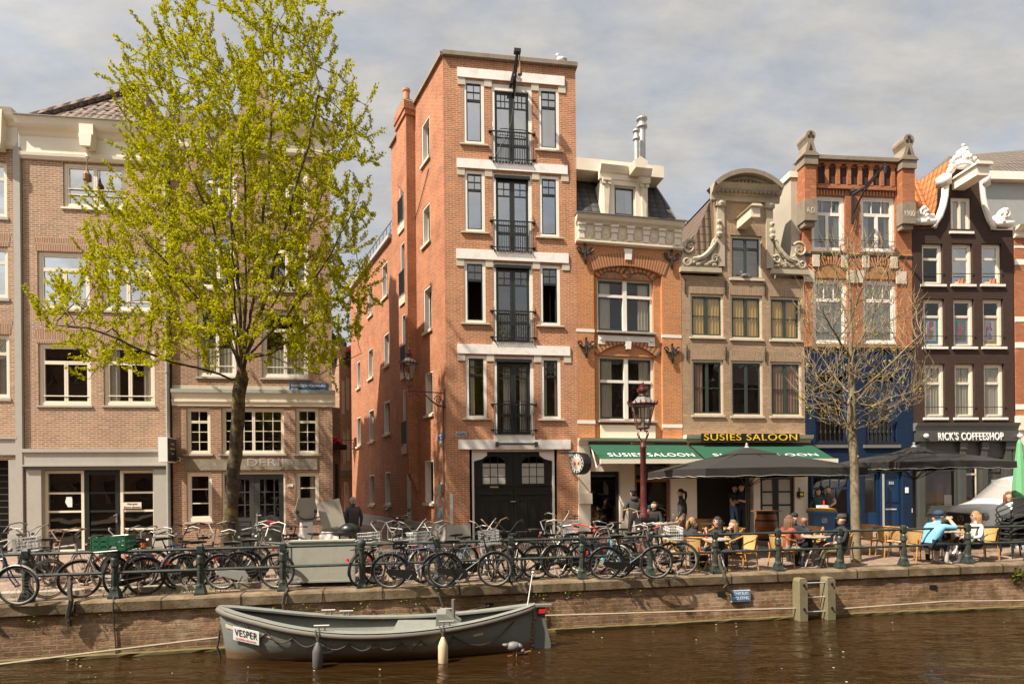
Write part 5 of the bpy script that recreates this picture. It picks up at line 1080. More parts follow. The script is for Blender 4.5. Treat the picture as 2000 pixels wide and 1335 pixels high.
# ---------------------------------------------------------------- houses down the alley
F = Fac('alley_house', 'narrow brown brick house with pale shutters deep in the alley', 'house', (-11.6, 33.5), .9)
F.P = Vector((at_depth(664, 900, 33)[0], 33)); F.root.location = (F.P.x, F.P.y, 0)
u1 = F.U(694, 850)
for x0, x1, y0, y1 in ((667, 674, 741, 808), (676, 683, 734, 800), (670, 676, 840, 905), (677, 684, 834, 900), (672, 682, 940, 1010)):
    r = F.r(x0, x1, y0, y1); window(F, r, .1, 'cream2', 'cream', [(0, .6, 1, 1, 1, 1), (0, 0, 1, .6, 1, 1)], g='g_low', sw=.1, curtain=('curtain', 'full'))
vt = F.V(675, 700); body(F, 0, u1+2, vt, 'brick_brown', depth=5, v0=-.2)
cornice('cornice', F, -.2, u1+2, vt, vt+.6, [(0, .05), (.5, .15), (1, .35)], 'cream2')
cornice('shop_fascia', F, -.1, u1+2, F.V(675, 930), F.V(675, 918), [(0, .05), (1, .3)], 'lead')
F2 = Fac('alley_shop_house', 'grey shadowed house front with flower box on the left of the alley', 'house', (-10, 27), 1.6)
F2.P = Vector((at_depth(648, 900, 25.5)[0]-.1, 25.5)); F2.root.location = (F2.P.x, F2.P.y, 0); F = F2
u1 = F.U(665, 850)
r = F.r(654, 662, 905, 1010); window(F, r, .12, 'grey_shop', 'stone', [(0, .6, 1, 1, 1, 1), (0, 0, 1, .6, 1, 1)], g='g_low')
body(F, -.6, u1, F.V(655, 795), 'brick_grey', depth=4, v0=-.2)
MB().box(-.3, u1, -.4, -.1, F.V(655, 878), F.V(655, 868)).build('flower_box', 'brick_dark', F.root)
mb = MB()
for i in range(12): mb.sphere((-.2+rnd.random()*(u1), -.25+rnd.random()*.1, F.V(655, 866)+rnd.random()*.2), .09, 6)
mb.build('box_flowers', 'flower', F.root)
tl = empty('roof_terrace_planter', at_depth(672, 702, 33.5), 0, 'planter with green bushes and red flowers on the alley house roof', 'planter')
MB().box(-1, .9, -.3, .3, -.3, .1).build('planter_box', 'black', tl)
mb = MB()
for i in range(260):
    x = rnd.uniform(-1, .9); z = abs(rnd.gauss(0, .5))*(1.6 if x < -.2 else .7); y = rnd.uniform(-.4, .4); s = .12
    d = Vector((rnd.gauss(0, 1), rnd.gauss(0, 1), rnd.gauss(0, 1))).normalized()*s; e = d.orthogonal().normalized()*s
    p = Vector((x, y, z+.1)); mb.add([p-d-e, p+d-e, p+d+e, p-d+e], [(0, 1, 2, 3)])
mb.build('bushes', 'leaf_dk', tl)
mb = MB()
for i in range(7): mb.sphere((.3+rnd.random()*.4, -.4, .4+rnd.random()*.25), .08, 6)
mb.build('flowers', 'flower', tl)
F3 = Fac('alley_end_house', 'low dark gabled house closing the far end of the alley', 'house', (-16, 42), .4); F = F3
MB().box(0, 8, 0, 4, 0, 8.6).build('wall', 'brick_grey', F.root); MB().add([(0, 0, 8.6), (8, 0, 8.6), (8, 2, 10.4), (0, 2, 10.4), (8, 4, 8.6), (0, 4, 8.6)], [(0, 1, 2, 3), (3, 2, 4, 5), (1, 4, 2), (0, 3, 5)]).build('roof', 'tile_grey', F.root)
# ---------------------------------------------------------------- the near bank behind the camera (mirrored in panes and water)
for k in range(7):
    x = -42+k*12; h = (12, 14, 11.5, 13.5, 12.5, 14.5, 12)[k]
    e = empty('canal_house', (x, -13, 0), 0, 'brick canal house on the near bank behind the camera', 'house', 'houses on the near bank')
    mb = MB(); hl = []
    for fl in range(4):
        for j in range(5): hl.append((.8+j*2.2, 2.0+j*2.2, .8+fl*3.1, 2.7+fl*3.1))
    wall_grid(mb, 0, 11.9, -.2, h, hl, .15, 0); mb.box(0, 11.9, -8, -.6, -.2, h); mb.build('wall', ('brick_grey', 'brick_brown', 'brick_dark')[k % 3], e)
    mb = MB()
    for q in hl: frame_ring(mb, q[0], q[1], q[2], q[3], .12, -.12, -.04)
    mb.build('window', 'cream', e)
    MB().add([(0, .3, h), (11.9, .3, h), (11.9, -4, h+3), (0, -4, h+3)], [(0, 1, 2, 3)]).build('roof', 'tile_brown', e)
# ================================================================ GROUND, QUAY, WATER
WZ = -1.22
wl = [at_z(px, py, WZ) for px, py in ((-60, 1300), (0, 1295), (420, 1269), (1065, 1234), (1400, 1215), (1560, 1205), (2000, 1187), (2060, 1184))]
qx = [-60]+[p.x for p in wl]+[70]; qy = [wl[0].y-9]+[p.y for p in wl]+[wl[-1].y+5.5]
def qY(x): return float(np.interp(x, qx, qy))
_xs = np.linspace(-62, 72, 671); _ys = np.array([qY(x) for x in _xs]); _k = np.ones(31)/31
_ys = np.convolve(np.pad(_ys, 15, 'edge'), _k, 'valid')
def qY(x): return float(np.interp(x, _xs, _ys))
def qD(x):
    m = (qY(x+.5)-qY(x-.5)); return math.atan(m)
def zq(x): return float(np.interp(x, [-16, 0, 8, 14, 20], [-.21, -.19, -.175, -.13, -.10]))
def zs(x): return float(np.interp(x, [-16, -8, -4, 20], [-.16, -.05, -.01, 0.0]))
def gz(x, y):
    d = y-qY(x)
    if d < .5: return zq(x)
    return zq(x)+(zs(x)-zq(x))*min(1, (d-.5)/3.0)
def gpix(px, py):                                         # where a picture point meets the street
    z = -.05
    for _ in range(6): p = at_z(px, py, z); z = gz(p.x, p.y)
    return Vector((p.x, p.y, z))
X = np.concatenate([[-60, -45, -32], np.linspace(-24, 30, 109), [36, 45, 60]])
mb = MB(); D = [.42, .8, 1.3, 2, 2.8, 3.6, 5, 8, 12, 20, 45, 120, 420]
for x in X:
    for d in D: y = qY(x)+d; mb.v.append((x*(1 if d < 13 else 1+d/60), y, gz(x, y)))
n = len(D)
for i in range(len(X)-1):
    for j in range(n-1): mb.f.append((i*n+j, (i+1)*n+j, (i+1)*n+j+1, i*n+j+1)); mb.m.append(0)
tag(mb.build('street', 'pavers'), kind='structure')
mb = MB().add([(-60, -30, WZ), (70, -30, WZ), (70, 40, WZ), (-60, 40, WZ)], [(0, 1, 2, 3)])
m, nn, b = nt('canal water'); b.inputs['Base Color'].default_value = (.0215, .0105, .0034, 1); b.inputs['Roughness'].default_value = .02; b.inputs['IOR'].default_value = 1.33
b.inputs['Specular IOR Level'].default_value = .5
t1 = noise(nn, 2.6, 3, .5, 'Object', stretch=(.42, 1.3, 1)); t2 = noise(nn, 9, 2, .5, 'Object', stretch=(.5, 1.4, 1))
ad = N(nn, 'ShaderNodeMath', operation='MULTIPLY_ADD'); nn.links.new(t2.outputs[0], ad.inputs[0]); ad.inputs[1].default_value = .12; nn.links.new(t1.outputs[0], ad.inputs[2])
t3 = noise(nn, .35, 3, .6, 'Object', stretch=(.6, 1.2, 1)); ml = N(nn, 'ShaderNodeMath', operation='MULTIPLY_ADD'); nn.links.new(t3.outputs[0], ml.inputs[0]); ml.inputs[1].default_value = 2.6; ml.inputs[2].default_value = -.45; m2_ = N(nn, 'ShaderNodeMath', operation='MULTIPLY'); nn.links.new(ml.outputs[0], m2_.inputs[0]); nn.links.new(ad.outputs[0], m2_.inputs[1])
bump(nn, b, m2_.outputs[0], 1.0, .10); M['water'] = m
tag(mb.build('canal_water', 'water'), kind='structure')
fl = MB()
for i in range(70):
    x = rnd.uniform(-10, 16); y = qY(x)-rnd.uniform(.05, 1)**2*5.0; s = rnd.uniform(.004, .011); fl.box(x-s*1.5, x+s*1.5, y-s, y+s, WZ+.002, WZ+.008)
tag(fl.build('floating_petals', 'stone_l'), kind='stuff')
tag(MB().box(-60, 70, -6.0, -.9, WZ-.5, -.1).box(-60, 70, -40, -6.0, WZ-.5, -.12).build('near_bank', 'pavers'), kind='structure')
# ---- quay wall
q = empty('quay_wall', (0, 0, 0), 0, 'old brown brick quay wall with worn stone coping along the canal', 'quay wall')
XS = np.linspace(-30, 36, 331)
def strip(prof, mt, nm, jag=0):
    mb = MB(); k = len(prof)
    for x in XS:
        a = qD(x); nx, ny = math.sin(a), -math.cos(a); y0 = qY(x); zt = zq(x)
        for o, z, rel in prof:
            j = jag*(rnd.random()-.5); mb.v.append((x+nx*(o+j), y0+ny*(o+j), (zt+z if rel else z)+j*.4))
    for i in range(len(XS)-1):
        for j in range(k-1): mb.f.append((i*k+j, (i+1)*k+j, (i+1)*k+j+1, i*k+j+1)); mb.m.append(0)
    return mb.build(nm, mt, q)
ob = strip([(-.3, WZ-.6, 0), (0, WZ-.6, 0), (0, -.9, 0), (.0, -.6, 0), (0.0, -.2, 1), (-.3, -.18, 1)], 'quay', 'brick_face', .012)
# brick courses follow the wall: lay the texture by run along the wall and height
l = ob.data.uv_layers[0].data; run = np.concatenate([[0], np.cumsum(np.hypot(np.diff(XS), np.diff([qY(x) for x in XS])))]); k6 = 6
for lp in ob.data.loops: i = lp.vertex_index; l[lp.index].uv = (run[i//k6], ob.data.vertices[i].co.z)
oc = strip([(-.46, .0, 1), (-.46, .012, 1), (.03, .012, 1), (.06, -.025, 1), (.055, -.19, 1), (.0, -.205, 1)], 'coping', 'coping', .018)
mb = MB()
x = -24
while x < 34:
    a = qD(x); c = Vector((x, qY(x), zq(x))); d = Vector((math.cos(a), math.sin(a), 0)); nrm = Vector((math.sin(a), -math.cos(a), 0))
    p = [c+d*s+nrm*o+Vector((0, 0, z)) for s in (-.012, .012) for o, z in ((-.42, .0165), (.036, .0165), (.067, -.025), (.064, -.18))]
    mb.add(p, [(0, 1, 5, 4), (1, 2, 6, 5), (2, 3, 7, 6)]); x += rnd.uniform(1.1, 2.0)
mb.build('coping_joint', 'brick_dark', q)
strip([(-.02, WZ+.0, 0), (.05, WZ+.0, 0), (.05, WZ+.05, 0), (-.02, WZ+.08, 0)], 'algae', 'waterline_beam', .02)
def waling(px0, px1, h0, h1, m=None):
    mb = MB(); P = []
    for i in range(25):
        px = px0+(px1-px0)*i/24; x = at_z(px, 1200+(1-px/2000)*95, WZ).x; y = qY(x); a, b_ = ray(px, 1200); x = a*y
        h = h0+(h1-h0)*i/24
        if m and i > 12: h = m+(h1-m)*(i-12)/12
        elif m: h = h0+(m-h0)*i/12
        P.append((x+.14*math.sin(qD(x)), qY(x)-.14, WZ+h))
    mb.tube(P, .02, 5); return mb
waling(-40, 436, .0, .28).build('waling_plank', 'waling', q); waling(1062, 1556, .38, .26).build('waling_plank', 'waling', q); waling(1640, 2050, .2, .2, .27).build('waling_plank', 'waling', q)
for px, py in ((1408, 1160), (1822, 1146), (955, 1181)):   # drain holes
    p = at_depth(px, py, 1); a, b_ = ray(px, py); x = a*12.6
    for _ in range(5): x = a*qY(x)
    y = qY(x); z = EYE+b_*y; MB().box(x-.09, x+.09, y-.012, y+.05, z-.05, z+.05).build('drain_hole', 'black', q)
def wallpt(px, py, off=.0):
    a, b_ = ray(px, py); x = a*12.6
    for _ in range(8): y = qY(x)-off; x = a*y
    return Vector((x, y, EYE+b_*y))
# weeds and moss along the coping and wall: nobody could count them
mb = MB()
def blade(p, h, s, out=Vector((0, 0, 0))):
    a = rnd.random()*6.28; d = Vector((math.cos(a), math.sin(a), 0))*s; t = p+Vector((rnd.gauss(0, h*.4), rnd.gauss(0, h*.4), h))+out; mb.add([p-d, p+d, t], [(0, 1, 2)])
for i in range(2600):
    x = rnd.uniform(-14, 5.2); u = math.sin(x*1.7)+math.sin(x*4.1+1)+.6*math.sin(x*9)
    if u < rnd.uniform(-.3, 1.6): continue
    y = qY(x)+rnd.choice((.48, .5, .55, .62, .9, 1.3))+rnd.gauss(0, .1); blade(Vector((x, y, gz(x, y))), rnd.uniform(.03, .12), .012)
for i in range(900):
    x = rnd.uniform(-12, 3)
    if math.sin(x*2.3)+math.sin(x*5.7) < .1: continue
    y = qY(x)-rnd.uniform(.0, .085); blade(Vector((x, y, zq(x)-rnd.uniform(.2, .34))), rnd.uniform(.01, .06), .018, Vector((0, -.03, -.03)))
for i in range(120): p = wallpt(1985+rnd.gauss(0, 5), 1123+rnd.gauss(0, 6), .03); blade(p, rnd.uniform(.05, .14), .025, Vector((0, -.06, -.03)))
M['weed'] = mat('weed green', (.20, .22, .035), .8, var=.5, scale=6)
tag(mb.build('quay_weeds', 'weed'), kind='stuff')
mb = MB()                                                  # kerb at the back of the coping on the left
for i in range(60):
    x = -15+i*.17
    if x > -4.6: break
    mb.add([(x, qY(x)+.75, gz(x, qY(x)+.75)+.09), (x+.165, qY(x+.165)+.75, gz(x, qY(x)+.75)+.09), (x+.165, qY(x+.165)+1.0, gz(x, qY(x)+1)+.085), (x, qY(x)+1.0, gz(x, qY(x)+1.0)+.085), (x, qY(x)+.74, gz(x, qY(x)+.74)-.05), (x+.165, qY(x+.165)+.74, gz(x, qY(x)+.74)-.05)], [(0, 1, 2, 3), (4, 5, 1, 0)])
tag(mb.build('kerb', 'kerb'), kind='structure')
# ---- railing
rl = empty('canal_railing', (0, 0, 0), 0, 'green iron railing with cast posts along the quay edge', 'railing')
POSTS = [-120, 52, 225, 392, 553, 707, 855, 998, 1137, 1270, 1397, 1520, 1640, 1765, 1890, 2012]
pt = []
for i, px in enumerate(POSTS):
    yb = np.interp(px, [0, 52, 225, 392, 553, 707, 855, 998, 1137, 1270, 1397, 1520, 1640, 1765, 1890, 2010], [1178, 1175, 1167, 1159, 1152, 1146, 1142, 1136, 1129, 1124, 1119, 1114, 1107, 1102, 1095, 1088])
    a, b_ = ray(px, yb); x = a*12
    for _ in range(8): y = qY(x)+.17; x = a*y
    pt.append(Vector((x, y, zq(x)+.014)))
pr = MB().lathe([(.175, 0), (.175, .04), (.145, .1), (.12, .17)], n=4, rot=R(45)).lathe([(.11, .17), (.085, .22), (.085, .42), (.075, .44), (.075, .56)], n=8).lathe([(.082, .43), (.082, .455)], n=8).lathe([(.06, .56), (.095, .6), (.085, .72), (.06, .76), (.085, .78)], n=12).lathe([(.088, .78), (.096, .8), (.096, .92), (.06, .955), (.03, .965)], n=4, rot=R(45))
pr = pr.build('post', 'rail', rl); pr['label'] = 'cast post with a square head'
pr2 = MB().lathe([(.17, 0), (.17, .04), (.13, .1), (.1, .18)], n=4, rot=R(45)).lathe([(.075, .18), (.07, .76), (.085, .78), (.08, .8), (.1, .84), (.105, .9), (.08, .95), (.03, .975)], n=14).build('round_post', 'rail', rl); pr2['label'] = 'plain round post with a ball cap'
first = True
for i, p in enumerate(pt):
    if i == 5: o = pr2
    elif first: o = pr; first = False
    else: o = pr.copy(); COL.objects.link(o); o.parent = rl
    o.location = p; o.rotation_euler = (0, 0, qD(p.x)); o.scale = (.76, .76, 1)
for h in (.86, .47):
    MB().tube([(p.x, p.y, p.z+h) for p in pt], .029, 8).build('handrail', 'rail', rl)
# ---- timber ladder
def lad(px): p = wallpt(px, 1150, .18); return p
la, lb = lad(1563), lad(1617); d = (lb-la).normalized(); an = math.atan2(d.y, d.x); ld = empty('quay_ladder', (la.x, la.y, 0), an, 'weathered timber ladder posts with steel rungs fixed to the quay wall', 'ladder'); L = (lb-la).length
for x in (0, L):
    mb = MB().box(x-.095, x+.095, -.12, .14, WZ-.6, zq(la.x)-.17).add([], [])
    mb.prism([(x-.095, zq(la.x)-.169), (x+.095, zq(la.x)-.169), (x+.07, zq(la.x)-.11), (x-.07, zq(la.x)-.11)], -.1, .13); o = mb.build('ladder_post', 'wetwood', ld)
    mb = MB()
    for z in (-.42, -.95): mb.xf0(lambda t: t.lathe([(.025, 0), (.025, .03)], n=8), Matrix.Translation((x, -.12, z)) @ Matrix.Rotation(R(90), 4, 'X'))
    mb.build('bolt', 'black', o)
for z in (-.4, -.72, -1.04): MB().tube([(.1, -.03, z), (L-.1, -.03, z)], .018, 6).build('rung', 'steel', ld)
p = wallpt(1447, 1163, .04); s = empty('sewer_sign', p, qD(p.x), 'blue enamel plate reading Zinkbuis Riolering on the quay wall', 'sign')
MB().box(-.23, .23, 0, .03, -.125, .125).build('sign_plate', 'signwhite', s); MB().box(-.218, .218, -.004, .0, -.113, .113).build('sign_face', 'bluesign2', s)
text('ZINKBUIS', .075, 'signwhite', parent=s, loc=(0, -.007, .05), width=.37, depth=.002, spacing=1.12); text('RIOLERING', .075, 'signwhite', parent=s, loc=(0, -.007, -.05), width=.39, depth=.002, spacing=1.12)
def rope(name, label, pts, r, mt='rope', n=6):
    P = [Vector(p) for p in pts]; Q = []
    for i in range(len(P)-1):
        for k in range(4): t = k/4; Q.append(P[i].lerp(P[i+1], t)+Vector((rnd.gauss(0, r*.15), 0, rnd.gauss(0, r*.1))))
    Q.append(P[-1]); o = MB().tube(Q, r, n).build(name, mt); return tag(o, label, 'rope')
w = wallpt
rope('mooring_rope', 'thick grey rope bundle hanging from the lower rail at the left', [w(137, 1128, -.16), w(136, 1150, .02), w(138, 1172, .12), w(134, 1200, .1), w(136, 1222, .08)], .042)
rope('mooring_rope', 'thin dark rope running straight down the quay wall at the left', [w(222, 1163, -.1), w(221, 1176, .1), w(223, 1220, .02), w(227, 1280, .02)], .012)
rope('mooring_rope', 'knotted black rope below the railing post beside the boat bow', [w(563, 1148, -.14), w(557, 1158, .1), w(553, 1178, .1), w(556, 1196, .1)], .03)
rope('mooring_rope', 'mossy rope loop hanging from the railing behind the boat engine', [w(854, 1146, -.12), w(856, 1158, .1), w(866, 1185, .12), w(864, 1200, .12)], .026)
rope('mooring_rope', 'dark rope strap and shackle hanging over the coping above the blue sewer plate', [w(1404, 1090, -.1), w(1408, 1108, .0), w(1416, 1128, .12), w(1420, 1140, .12), w(1414, 1146, .1), w(1430, 1158, .08)], .03)
# ================================================================ BOAT
bow, stern = at_z(437, 1290, WZ), at_z(1040, 1265, WZ)
bow = Vector((bow.x-.05, bow.y+.22, WZ)); stern = Vector((stern.x, stern.y+.0, WZ)); L = (stern-bow).length; ang = math.atan2(stern.y-bow.y, stern.x-bow.x)
bt = empty('open_boat', (bow.x, bow.y, WZ), ang, 'grey green open steel boat with a white name board moored at the quay wall', 'boat')
NS = 29
def beam(t): return .70*(math.sin(math.pi*min(1, max(0, t))**.92))**.62
def sheer(t): return .88-.40*math.sin(math.pi*t**.85)**.9 if t < .9 else .88-.40*math.sin(math.pi*t**.85)**.9
def sheer(t): return .50+.40*(1-2*t*1.0)**2 if t < .5 else .50+.30*(2*t-1)**2.2
def rake(t, h): return -.13*max(0, 1-t*8)*h/.85+.05*max(0, (t-.9)*10)*h/.8
def shell(off=0, inner=False):
    mb = MB(); K = 9
    for i in range(NS):
        t = i/(NS-1); b = max(beam(t)-off, .012); s = sheer(t)-(.0 if not inner else .01)
        for k in range(-K+1, K):
            f = abs(k)/(K-1); h = -.32+(s+.32)*f; wdt = b*(1-(1-f)**2.3)*(.9+.1*f)
            if inner: h = max(h, -.12)
            mb.v.append((L*t+rake(t, max(h, 0)), wdt*(1 if k > 0 else -1 if k < 0 else 0), h))
    n = 2*K-1
    for i in range(NS-1):
        for k in range(n-1): mb.f.append((i*n+k, (i+1)*n+k, (i+1)*n+k+1, i*n+k+1)); mb.m.append(0)
    return mb
hm_, hn, hb_ = nt('weathered hull paint'); tz = N(hn, 'ShaderNodeSeparateXYZ'); tcx = N(hn, 'ShaderNodeTexCoord'); hn.links.new(tcx.outputs['Object'], tz.inputs[0]); t1 = noise(hn, 1.3, 5); t2 = noise(hn, 5, 6, .7, stretch=(.5, 1, 2))
zz = N(hn, 'ShaderNodeMath', operation='MULTIPLY_ADD'); hn.links.new(t2.outputs[0], zz.inputs[0]); zz.inputs[1].default_value = -.22; hn.links.new(tz.outputs[2], zz.inputs[2]); rr_ = ramp(hn, [(0.0, (1, 1, 1)), (.09, (0, 0, 0))]); hn.links.new(zz.outputs[0], rr_.inputs[0])
c_ = mixc(hn, (.145, .165, .15), (.215, .232, .2), t1.outputs[0]); t3 = noise(hn, 3.2, 8, .75, stretch=(.6, 1, 3)); r3_ = ramp(hn, [(.56, (0, 0, 0)), (.72, (1, 1, 1))]); hn.links.new(t3.outputs[0], r3_.inputs[0])
c_ = mixc(hn, c_, (.33, .32, .27), r3_.outputs[0]); c_ = mixc(hn, c_, (.17, .10, .05), rr_.outputs[0]); hn.links.new(c_, hb_.inputs['Base Color']); hb_.inputs['Roughness'].default_value = .5; bump(hn, hb_, t3.outputs[0], .25, .02); M['hull2'] = hm_
hu = shell().build('hull', 'hull2', bt, True); shell(.05, True).build('inner_hull', 'hull_in', bt, True)
gp = [(L*(i/40)+rake(i/40, .85), -max(beam(i/40), .01)-.0, sheer(i/40)) for i in range(41)]
mb = MB()
for s in (1, -1): mb.tube([(x, s*y, z-.03) for x, y, z in gp], .062, 8)
mb.build('rubbing_strake', 'gunwale', bt, True)
mb = MB()
for s in (1, -1):
    vs = []
    for x, y, z in gp: vs += [(x, s*(y-.05), z+.035), (x, s*min(0, y+.14), z+.035), (x, s*min(0, y+.14), z-.0)]
    mb.add(vs, [(3*i+a, 3*i+3+a, 3*i+4+a, 3*i+1+a) for i in range(40) for a in (0, 1)])
mb.build('gunwale_deck', 'hull_in', bt)
MB().box(L*.06, L*.93, -.5, .5, -.05, -.02).build('floor', 'hull_in', bt)
for t, w_ in ((.335, .28), ):
    b = beam(t)-.08; MB().box(L*t-w_/2, L*t+w_/2, -b, b, .18, .22).box(L*t-w_/2+.05, L*t+w_/2-.05, .1, b, -.05, .18).build('thwart', 'hull_in', bt)
b = beam(.6)-.1; MB().box(L*.545, L*.68, -.28, b, -.05, .42).box(L*.54, L*.685, -.3, b, .42, .47).build('engine_box', 'hull_in', bt)
MB().prism([(L*.675, .3), (L*.76, .3), (L*.76, .52), (L*.71, .72), (L*.68, .72)], -.2, .3).build('console', 'hull_in', bt)
MB().box(L*.69, L*.755, -.21, -.2, .38, .45).build('console_vent', 'black', bt); MB().tube([(L*.735, .0, .3), (L*.735, .0, .95)], .035).build('tiller_post', 'gunwale', bt)
MB().box(L*.79, L*.84, -.1, .2, .3, .5).build('stern_locker', 'hull_in', bt)
def cleat(x, y, z): MB().tube([(x-.13, y, z+.09), (x+.13, y, z+.09)], .018, 6).tube([(x-.05, y, z), (x-.05, y, z+.09)], .018, 5).tube([(x+.05, y, z), (x+.05, y, z+.09)], .018, 5).build('cleat', 'chrome', bt)
for t in (.33, .715): cleat(L*t, -beam(t)+.04, sheer(t)+.03)
for t in (.3, .36, .71): cleat(L*t, beam(t)-.04, sheer(t)+.03)
mb = MB()
at = [.09, .155, .24, .32, .415, .495, .575, .635, .70, .735]                  # grab line in loops along the side
for a, c in zip(at, at[1:]):
    mb.tube([(L*(a+(c-a)*i/8), -beam(a+(c-a)*i/8)*(.975-.02*math.sin(math.pi*i/8))-.012, sheer(a+(c-a)*i/8)-.15-.12*math.sin(math.pi*i/8)) for i in range(9)], .014, 5)
mb.tube([(L*(.735+.2*i/10), -beam(.735+.2*i/10)*.94-.02, sheer(.735+.2*i/10)-.15-.26*math.sin(math.pi*i/10)) for i in range(11)], .013, 5)
mb.build('grab_line', 'rope', bt)
def onhull(t, h):
    f = (h+.32)/(sheer(t)+.32); return Vector((L*t+rake(t, h), -beam(t)*(1-(1-f)**2.3)*(.9+.1*f), h))
def decal(t0, t1, h0, h1, mt, nm, o=.012):
    mb = MB(); vs = []
    for i in range(7):
        t = t0+(t1-t0)*i/6; dz = sheer(t)-sheer(t0)
        for h in (h0, h1): p = onhull(t, h+dz*.9); vs.append((p.x, p.y-o, p.z))
    return mb.add(vs, [(2*i, 2*i+2, 2*i+3, 2*i+1) for i in range(6)]).build(nm, mt, bt)
for t in (.022, .14, .305, .47, .61, .80): decal(t, t+.032 if t > .03 else t+.03, sheer(t)-.24 if t > .03 else .58, sheer(t)-.19 if t > .03 else .65, 'stone_l', 'reflector_strip', .01)
p0, p1 = onhull(.05, .5), onhull(.13, .43); yaw = math.atan2(p1.y-p0.y, p1.x-p0.x); roll_ = math.atan2(p1.z-p0.z, (p1-p0).length)
pm = (p0+p1)/2; dn = Vector((math.sin(yaw), -math.cos(yaw), 0)); tl_ = onhull(.09, .56)-onhull(.09, .38); Q_ = Quaternion((0, 0, 1), yaw) @ Quaternion((0, 1, 0), -roll_) @ Quaternion((1, 0, 0), -math.atan2(-tl_.y, tl_.z)*-1)
nb_ = MB().box(-.265, .265, 0, .008, -.125, .125).build('name_board', 'signwhite', bt); nb_.location = pm+dn*.035; nb_.rotation_mode = 'QUATERNION'; nb_.rotation_quaternion = Q_
text('VESPER', .13, 'black', name='boat_name', parent=nb_, loc=(0, -.006, .025), width=.46, depth=.001, spacing=1.1); text('SLOEPENVERHUUR', .035, 'red', name='boat_name', parent=nb_, loc=(0, -.006, -.085), width=.42, depth=.001)
MB().prism([(L+.02, -.3), (L+.34, -.3), (L+.34, .1), (L+.25, .5), (L+.22, .78), (L+.08, .78), (L+.03, .35)], -.03, .03).build('rudder', 'hull', bt)
MB().box(L+.04, L+.36, -.07, .07, .78, .82).build('rudder_head', 'chrome', bt); MB().box(L+.1, L+.24, -.05, .05, .62, .77).build('rudder_mount', 'dkplastic', bt); MB().box(L+.12, L+.24, -.06, -.051, .66, .74).build('reflector', 'red', bt)
MB().tube([(L-.08, .05, .8), (L+.02, .0, 1.42)], .012, 5).sphere((L+.02, 0, 1.42), .025, 6).build('flag_staff', 'signwhite', bt)
mb = MB()
for i in range(12): mb.sphere((L+.03+.05*math.sin(i*1.7)*.3-.02*i*.3, -.04, .62-.07*i), .03, 5)
mb.build('rudder_chain', 'rust', bt)
BM = Matrix.Translation((bow.x, bow.y, WZ)) @ Matrix.Rotation(ang, 4, 'Z')
def bw(t, y, z): return BM @ Vector((L*t, y, z))
def fender(t, top, mt, label, l=.5, r=.095):
    p = bw(t, -beam(t)-.13, sheer(t)-top); e = empty('boat_fender', p, ang, label, 'fender')
    MB().lathe([(.02, 0), (.035, -.03), (r*.7, -.08), (r, -.16), (r, -l+.12), (r*.75, -l+.05), (.035, -l), (.02, -l-.03)], n=12).build('fender_body', mt, e, True)
    MB().tube([(0, 0, 0), (.01, .04, .1), (0, .12, top+.06)], .012, 5).tube([(0, 0, 0), (-.04, .04, .1), (-.06, .12, top+.06)], .012, 5).build('fender_rope', 'rope', e)
fender(.325, .12, 'fender_d', 'dark grey fender hanging on the boat side near its bow', .52, .09)
fender(.705, .10, 'fender_w', 'stained cream fender hanging on the boat side near its stern', .56, .085)
bd = empty('water_bird', bw(.93, -.42, .0), ang, 'small dark coot standing on a stick at the boat stern', 'bird')
MB().sphere((0, 0, .16), .1, 8, (1.35, .85, .9)).tube([(.08, 0, .17), (.13, 0, .15), (.15, 0, .1)], [.06, .045, .03], 6).sphere((.16, 0, .08), .045, 8).tube([(-.1, 0, .18), (-.2, 0, .2)], [.05, .015], 6).build('body', 'lead', bd, True)
MB().tube([(0, .03, .08), (0, .03, 0)], .01).tube([(.05, -.03, .08), (.05, -.03, 0)], .01).build('leg', 'cane', bd); MB().tube([(.18, 0, .06), (.21, 0, .02)], [.015, .004], 5).build('beak', 'signwhite', bd)
tag(MB().tube([bw(.91, -.45, -.01), bw(.99, -.2, .01)], .02, 5).build('floating_stick', 'wood'), 'thin brown stick under the bird by the boat rudder', 'stick')
rope('mooring_rope', 'dark rope from the boat bow straight down into the water', [bw(-.02, -.02, .5), bw(-.028, -.02, .2), bw(-.02, 0, -.02)], .02)
rope('mooring_rope', 'rusty line from the boat engine to a hole in the quay wall', [bw(.74, .4, .58), wallpt(930, 1188, .12), wallpt(955, 1182, .03)], .016, 'rust')
